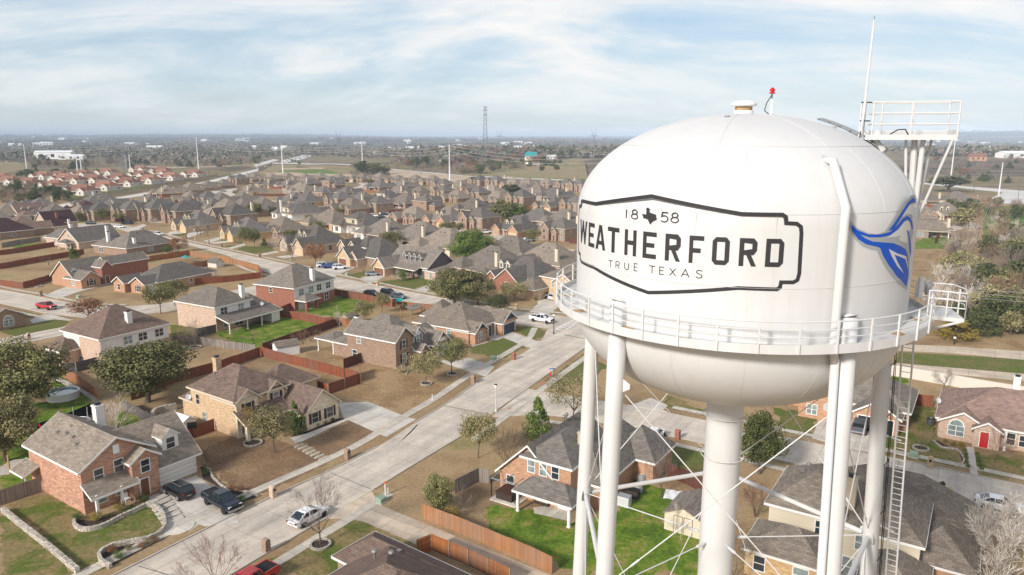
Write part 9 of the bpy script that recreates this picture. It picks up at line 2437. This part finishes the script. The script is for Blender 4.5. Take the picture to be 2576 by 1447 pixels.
for im, x, y, z, rz, lab in (('z4', 1718, 1400, 3.9, 30, 'white satellite dish on the rear lean-to of the stone house'), ('b3', 1272, 278, 3.6, 20, 'white satellite dish on the roof of the red-door house'), ('z6', 1065, 225, 4.4, 60, 'white satellite dish behind the ridge of the brick house'), ('z5', 285, 545, 4.2, 40, 'blue-grey satellite dish on the porch house roof')):
 g = P(*V(im, x, y), z)
 o = tag(empty('satellite_dish', (g[0], g[1], z - .5), R(rz)), lab, 'satellite dish')
 mb = MB(); mb.lathe([(.02, 0), (.3, .03), (.45, .1)], 16, caps=False)
 mb.v = [tuple(Matrix.Translation((0, -.1, .6)) @ Matrix.Rotation(R(60), 4, 'X') @ Vector(v)) for v in mb.v]; mb.build('dish', M['galv'], o)
 mb = MB(); mb.tube([(0, 0, 0), (0, 0, .6)], .04, 6); mb.build('mast', M['galv'], o)
for lot, lab, mat in ((len(LOTS) - 1, 'dark solar array on the taupe roof right of the emblem', 'solar'),):
 x, y, ang, k = LOTS[lot]
 o = tag(empty('solar_array', (x, y, 0), R(ang)), lab, 'solar panels')
 for i in range(4):
  mb = MB()
  f = lambda px, t: (px, 7.9 - 6.4 * t, 2.9 + 5.2 * t + .16)
  a, b = -3.4 + 1.75 * i, -1.7 + 1.75 * i
  mb.loft([[f(a, .18), f(b, .18), f(b, .75), f(a, .75)], [(p[0], p[1], p[2] + .06) for p in (f(a, .18), f(b, .18), f(b, .75), f(a, .75))]])
  mb.build('panel', M['solar'], o)
# ---------------------------------------------------------------- power line across the background
def pole(x0, y0, ytop, label, r=.8, n_arm=3, group='white steel power poles', wood=False):
 H = ztop(x0, y0, ytop)
 g = P3(x0, y0)
 o = tag(empty('power_pole' if not wood else 'utility_pole', g), label, 'power pole', group)
 mb = MB(); mb.tube([(0, 0, -1), (0, 0, H)], [r, r * .45], 10); mb.build('shaft', M['wood_pole' if wood else 'pale_pole'], o)
 if n_arm:
  mb = MB()
  for k in range(n_arm):
   z = H - .8 - (k * H * .085 if not wood else k * 1.2)
   if wood:
    mb.box(-1.3, 1.3, -.08, .08, z - .1, z + .1)
   else:
    mb.tube([(0, 0, z), (.7 * (1 if k % 2 else -1), -.3, z + .1)], .09, 5)
  mb.build('crossarm', M['wood_pole' if wood else 'pale_pole'], o)
 return o, H
PL = []
for i, (x, y, yt, lab) in enumerate(((67.8, 428, 365, 'white steel power pole farthest left, above the pasture'), (500, 426, 345, 'white steel power pole by the highway, tall one with long wires'), (712, 435, 364, 'white steel power pole left of the dark grove'), (913, 437.5, 363.5, 'white steel power pole rising from the dark grove'), (1131.5, 455, 364, 'white steel power pole at the edge of the grey roofs, nearest the tank'),
          (195, 429, 394, 'white steel power pole behind the villas, left of the left pair'), (205, 429, 394, 'white steel power pole behind the villas, right of the left pair'), (318, 425.5, 389, 'white steel power pole behind the villas, left of the right pair'), (328, 425, 388, 'white steel power pole behind the villas, right of the right pair'))):
 o, H = pole(x, y, yt, lab)
 PL.append((o.location.copy(), H))
pole(2391, 455, 352, 'tall white steel power pole behind the broad oak', .7)
pole(2512, 492, 408, 'white steel power pole by the substation at right', .5)
for x, y, yt, lab in ((2486, 574, 517, 'wooden pole with a crossarm in the brushy hollow, farthest'), (2457, 624, 571, 'wooden pole with a crossarm in the brushy hollow, middle'), (2424, 700, 646, 'wooden pole with a crossarm in the brushy hollow, nearest'), (2560, 506, 450, 'wooden pole by the substation, right'), (2449, 484, 442, 'wooden pole on the road behind the cream houses'),
      (894, 414, 381, 'brown wooden pole beside the far road, left of a pair'), (899, 413, 381, 'brown wooden pole beside the far road, right of a pair'), (1401, 450, 408, 'brown wooden pole on the meadow edge'), (1225, 438, 415, 'pale wooden pole near the meadow drive'), (1196, 433, 407, 'dark wooden pole at the end of the wood'),
      (1590, 455, 418, 'dark pole beside the tank shoulder, left of a pair'), (1600, 455, 418, 'dark pole beside the tank shoulder, right of a pair'), (2341, 584, 548, 'thin pale pole in the brush below the cream houses'), (525, 440, 415, 'brown wooden pole by the villas at right'), (1060, 440, 412, 'brown wooden pole on the dirt field')):
 pole(x, y, yt, lab, .2, 2 if 'crossarm' in lab else 1, 'wooden utility poles', True)
def wires(name, pts, sag, label, r=.1, group='power lines strung across the plain'):
 mb = MB()
 p0 = Vector(pts[0])
 for a, b in zip(pts, pts[1:]):
  a, b = Vector(a) - p0, Vector(b) - p0
  L = (b - a).length
  mb.tube([a.lerp(b, t) - Vector((0, 0, sag * L / 100 * 4 * t * (1 - t))) for t in np.linspace(0, 1, 13)], r, 4, caps=False)
 o = mb.build(name, M['wire']); o.location = p0
 tag(o, label, 'power line', group)
run = [PL[0], PL[1], PL[2], PL[3], PL[4]]
for k in range(3):
 pts = [(a.x, a.y, a.z + H - .8 - k * H * .085) for a, H in run]
 d0 = Vector(pts[0]) - Vector(pts[1]); d1 = Vector(pts[-1]) - Vector(pts[-2])
 pts = [tuple(Vector(pts[0]) + d0 * .6)] + pts + [tuple(Vector(pts[-1]) + d1 * 1.6)]
 wires('power_line', pts, 3.0, '%s of the wires on the row of white steel poles' % ('topmost', 'middle one', 'lowest')[k], .11)
for k in range(2):
 pts = [(a.x, a.y, a.z + H - 1 - k * H * .1) for a, H in (PL[5], PL[7], PL[1])]
 wires('power_line', pts, 2.5, '%s wire behind the red-roofed villas' % ('upper', 'lower')[k], .09)
wp = [P3(2486, 574), P3(2457, 624), P3(2424, 700)]
hp = [ztop(2486, 574, 517), ztop(2457, 624, 571), ztop(2424, 700, 646)]
for k in (-1, 0, 1):
 pts = [(q[0] + k * 1.1, q[1], q[2] + h - .7) for q, h in zip(wp, hp)]
 d = Vector(pts[-1]) - Vector(pts[-2]); d0 = Vector(pts[0]) - Vector(pts[1])
 wires('power_line', [tuple(Vector(pts[0]) + d0)] + pts + [tuple(Vector(pts[-1]) + d * .8)], 2, '%s of three wires in the brushy hollow' % {-1: 'left', 0: 'middle', 1: 'right'}[k], .035, 'wires in the brushy hollow')
a3 = P3(2380, 812); b3_ = P3(2700, 860)
for k in range(3):
 wires('power_line', [(a3[0] - 4, a3[1], 9.0 - k * 1.0), (b3_[0] + 10, b3_[1], 9.4 - k * 1.0)], 1.5, '%s of three wires over the golden tree' % ('top', 'middle', 'bottom')[k], .03, 'wires over the park road')
for k, (ya, yb) in enumerate(((433, 455), (441, 462))):
 a_, b_ = P(2290, 470), P(2600, 480)
 wires('power_line', [(*a_, 14 - 2 * k), (*b_, 15 - 2 * k)], 1.0, '%s wire over the broad oak' % ('upper', 'lower')[k], .05, 'wires over the broad oak')
def lattice(x, y, ytop, ybase, dist, label, kind='pylon', group='steel lattice pylons'):
 az = math.atan2(x - 1288, FPX * math.cos(PITCH) - (y - 723.5) * math.sin(PITCH))
 gx, gy = dist * math.sin(az), dist * math.cos(az)
 z0 = terr(gx, gy)
 def zz(py):
  ang = math.atan2(py - 723.5, FPX) + PITCH
  return CAM_H - math.tan(ang) * gy
 H = zz(ytop) - z0
 o = tag(empty('lattice_tower' if kind != 'mast' else 'cell_tower', (gx, gy, z0)), label, 'tower', group)
 w0, w1 = (H * .10, H * .022) if kind == 'pylon' else (H * .05, H * .022)
 top = H * .70 if kind == 'pylon' else H * .97
 mb = MB()
 rr = H * (.0042 if kind == 'pylon' else .003)
 c = [(-1, -1), (1, -1), (1, 1), (-1, 1)]
 W_ = lambda z: w0 + (w1 - w0) * z / top
 n = 9
 for a, b in c:
  mb.tube([(a * w0, b * w0, 0), (a * w1, b * w1, top)], rr * 1.4, 4)
 for i in range(n):
  za, zb = top * i / n, top * (i + 1) / n
  for j in range(4):
   p, q = c[j], c[(j + 1) % 4]
   mb.tube([(p[0] * W_(za), p[1] * W_(za), za), (q[0] * W_(zb), q[1] * W_(zb), zb)], rr, 3)
   mb.tube([(q[0] * W_(za), q[1] * W_(za), za), (p[0] * W_(zb), p[1] * W_(zb), zb)], rr, 3)
 mb.build('frame', M['lattice'], o)
 mb = MB()
 if kind == 'pylon':
  aw = H * .19
  mb.tube([(-aw, 0, top), (aw, 0, top)], rr * 1.5, 4); mb.tube([(-aw, 0, top), (0, 0, top + H * .05), (aw, 0, top)], rr, 4)
  for s_ in (-1, 1):
   mb.tube([(s_ * w1, 0, top), (s_ * H * .09, 0, H * .9), (s_ * H * .12, 0, H)], rr * 1.3, 4); mb.tube([(s_ * w1 * 2.5, 0, top), (s_ * H * .06, 0, H * .86)], rr, 3)
 else:
  for z in (.80, .90, .97):
   for k in range(6):
    a = k * math.pi / 3; q = (H * .04 * math.cos(a), H * .04 * math.sin(a))
    mb.box(q[0] - .25, q[0] + .25, q[1] - .2, q[1] + .2, H * z - 1.2, H * z + 1.2)
   mb.tube([(H * .04 * math.cos(a), H * .04 * math.sin(a), H * z) for a in np.linspace(0, 2 * math.pi, 9)], rr, 3)
  mb.tube([(0, 0, H * .96), (0, 0, H)], rr * 1.5, 4)
 mb.build('crossarm' if kind == 'pylon' else 'antenna', M['lattice'], o)
lattice(1221, 360, 266, 362, 1350, 'tall lattice cell tower standing alone above the horizon', 'mast', 'cell tower')
lattice(313.5, 420, 349, 426, 1050, 'steel lattice pylon behind the red-roofed villas')
lattice(853, 375, 331, 377, 1700, 'steel lattice pylon above the middle of the plain')
lattice(1256, 358, 327, 360, 2100, 'steel lattice pylon just right of the cell tower')
lattice(1494, 358, 325, 360, 2000, 'steel lattice pylon between the cell tower and the tank')
lattice(2312, 388, 360, 390, 1900, 'faint steel lattice pylon beside the antenna deck posts')
def far_building(im, x, y, w, d, h, rise, rz, wall, roof, label, group=None):
 px, py = V(im, x, y)
 g = P3(px, py)
 o = tag(empty('distant_building', g, R(rz)), label, 'building', group)
 b = (-w / 2, w / 2, -d / 2, d / 2, -1, h, 'gx', rise)
 mb = MB(); block_walls(mb, b, 0); mb.build('wall', M[wall], o)
 fs, ed = roof_faces(b, .4); mb = MB()
 for f in fs:
  mb.poly([(p[0], p[1], p[2] + .05) for p in f]); mb.poly([(p[0], p[1], p[2] - .15) for p in reversed(f)])
 mb.build('roof', M[roof], o)
 for k in range(3):
  mb = MB(); xx = -w * .3 + w * .3 * k; mb.box(xx - w * .05, xx + w * .05, -d / 2 - .05, -d / 2 + .05, h * .3, h * .75); mb.build('window', M['glass'], o)
far_building('z1', 555, 440, 62, 22, 12, 3, 8, 'white_siding', 'white_metal_roof', 'large white warehouse beyond the villas')
far_building('z1', 725, 445, 40, 16, 7, 2, 8, 'white_siding', 'white_metal_roof', 'lower white warehouse right of the large one')
far_building('z1', 1545, 350, 40, 20, 9, 3, 0, 'white_siding', 'white_metal_roof', 'small white hall among the far woods at left')
far_building('z3', 995, 455, 17, 11, 6, 6, -20, 'cream_stone', 'teal_roof', 'house with a teal metal roof in the far meadow')
far_building('z3', 745, 510, 24, 12, 3, 4, -10, 'brown_brick', 'brown_roof', 'low brown ranch house with a dark roof in the far meadow')
far_building('z2', 1415, 400, 26, 14, 4, 4, 5, 'tan_brick', 'tan_roof', 'tan-roofed ranch house beyond the open field')
far_building('z2', 1785, 365, 18, 11, 6, 3, 0, 'white_siding', 'white_metal_roof', 'white farmhouse with pale metal roof in the wood')
far_building('z2', 1895, 345, 15, 11, 7, 6, 60, 'white_siding', 'grey_roof', 'white gabled farmhouse in the wood')
far_building('z2', 1840, 378, 14, 9, 3, 2, 0, 'white_siding', 'white_metal_roof', 'low blue-white shed in the wood')
far_building('z3', 500, 350, 30, 14, 5, 4, -5, 'cream_stone', 'tan_roof', 'long cream ranch house in the wood left of the cell tower')
far_building('z3', 430, 335, 18, 12, 5, 4, 10, 'cream_stone', 'tan_roof', 'cream house beside the long ranch house')
far_building('z3', 1195, 440, 16, 9, 4, 2, 0, 'white_siding', 'white_metal_roof', 'white shed right of the teal-roofed house')
far_building('z3', 1000, 262, 40, 20, 9, 9, 15, 'brown_brick', 'brick_roof', 'large brown-roofed house on the rise, left one')
far_building('z3', 1280, 262, 44, 22, 9, 10, -15, 'brown_brick', 'brick_roof', 'large brown-roofed house on the rise, right one')
far_building('e5', 1430, 285, 20, 12, 6, 4, -20, 'orange_brick', 'red_roof', 'orange-roofed house in the wood right of the tank')
far_building('e5', 2090, 240, 50, 20, 6, 3, 5, 'white_siding', 'white_metal_roof', 'long white hall far off at the right edge')
far_building('z1', 2540, 345, 14, 14, 9, 2, 0, 'white_siding', 'white_metal_roof', 'white block building beside the highway')
rb = np.random.default_rng(12)
for i in range(52):
 x = rb.uniform(0, 1480) if i < 42 else rb.uniform(2330, 2570)
 y = rb.uniform(348, 381) if x > 500 else rb.uniform(346, 368)
 s_ = rb.uniform(.8, 2.2) * (1 + (375 - y) * .03)
 far_building('d', x, y, 16 * s_, 12 * s_, 6 * s_ ** .5, 3, rb.uniform(-40, 40), 'white_siding', ['white_metal_roof', 'white_metal_roof', 'tan_roof'][i % 3], 'tiny pale building far out in the wooded plain', 'pale buildings dotting the far plain')
# ---------------------------------------------------------------- the air between here and the ridge
hm = bpy.data.materials.new('haze_air'); hm.use_nodes = True
hn, hl = node_tools(hm.node_tree)
hm.node_tree.nodes.remove(hm.node_tree.nodes['Principled BSDF'])
pv = hn('ShaderNodeVolumePrincipled')
pv.inputs['Color'].default_value = (.66, .79, .97, 1)
pv.inputs['Density'].default_value = 1 / 8000
pv.inputs['Anisotropy'].default_value = -0.3
hl(pv.outputs[0], hm.node_tree.nodes['Material Output'].inputs['Volume'])
mb = MB(); mb.box(-70000, 70000, -70000, 70000, -60, 100)
hz = mb.build('haze', hm)
hz['kind'] = 'stuff'; hz['label'] = 'thin blue haze over the far plain'; hz['category'] = 'haze'
S.cycles.volume_bounces = 0
S.cycles.max_bounces = 6
S.cycles.diffuse_bounces = 3
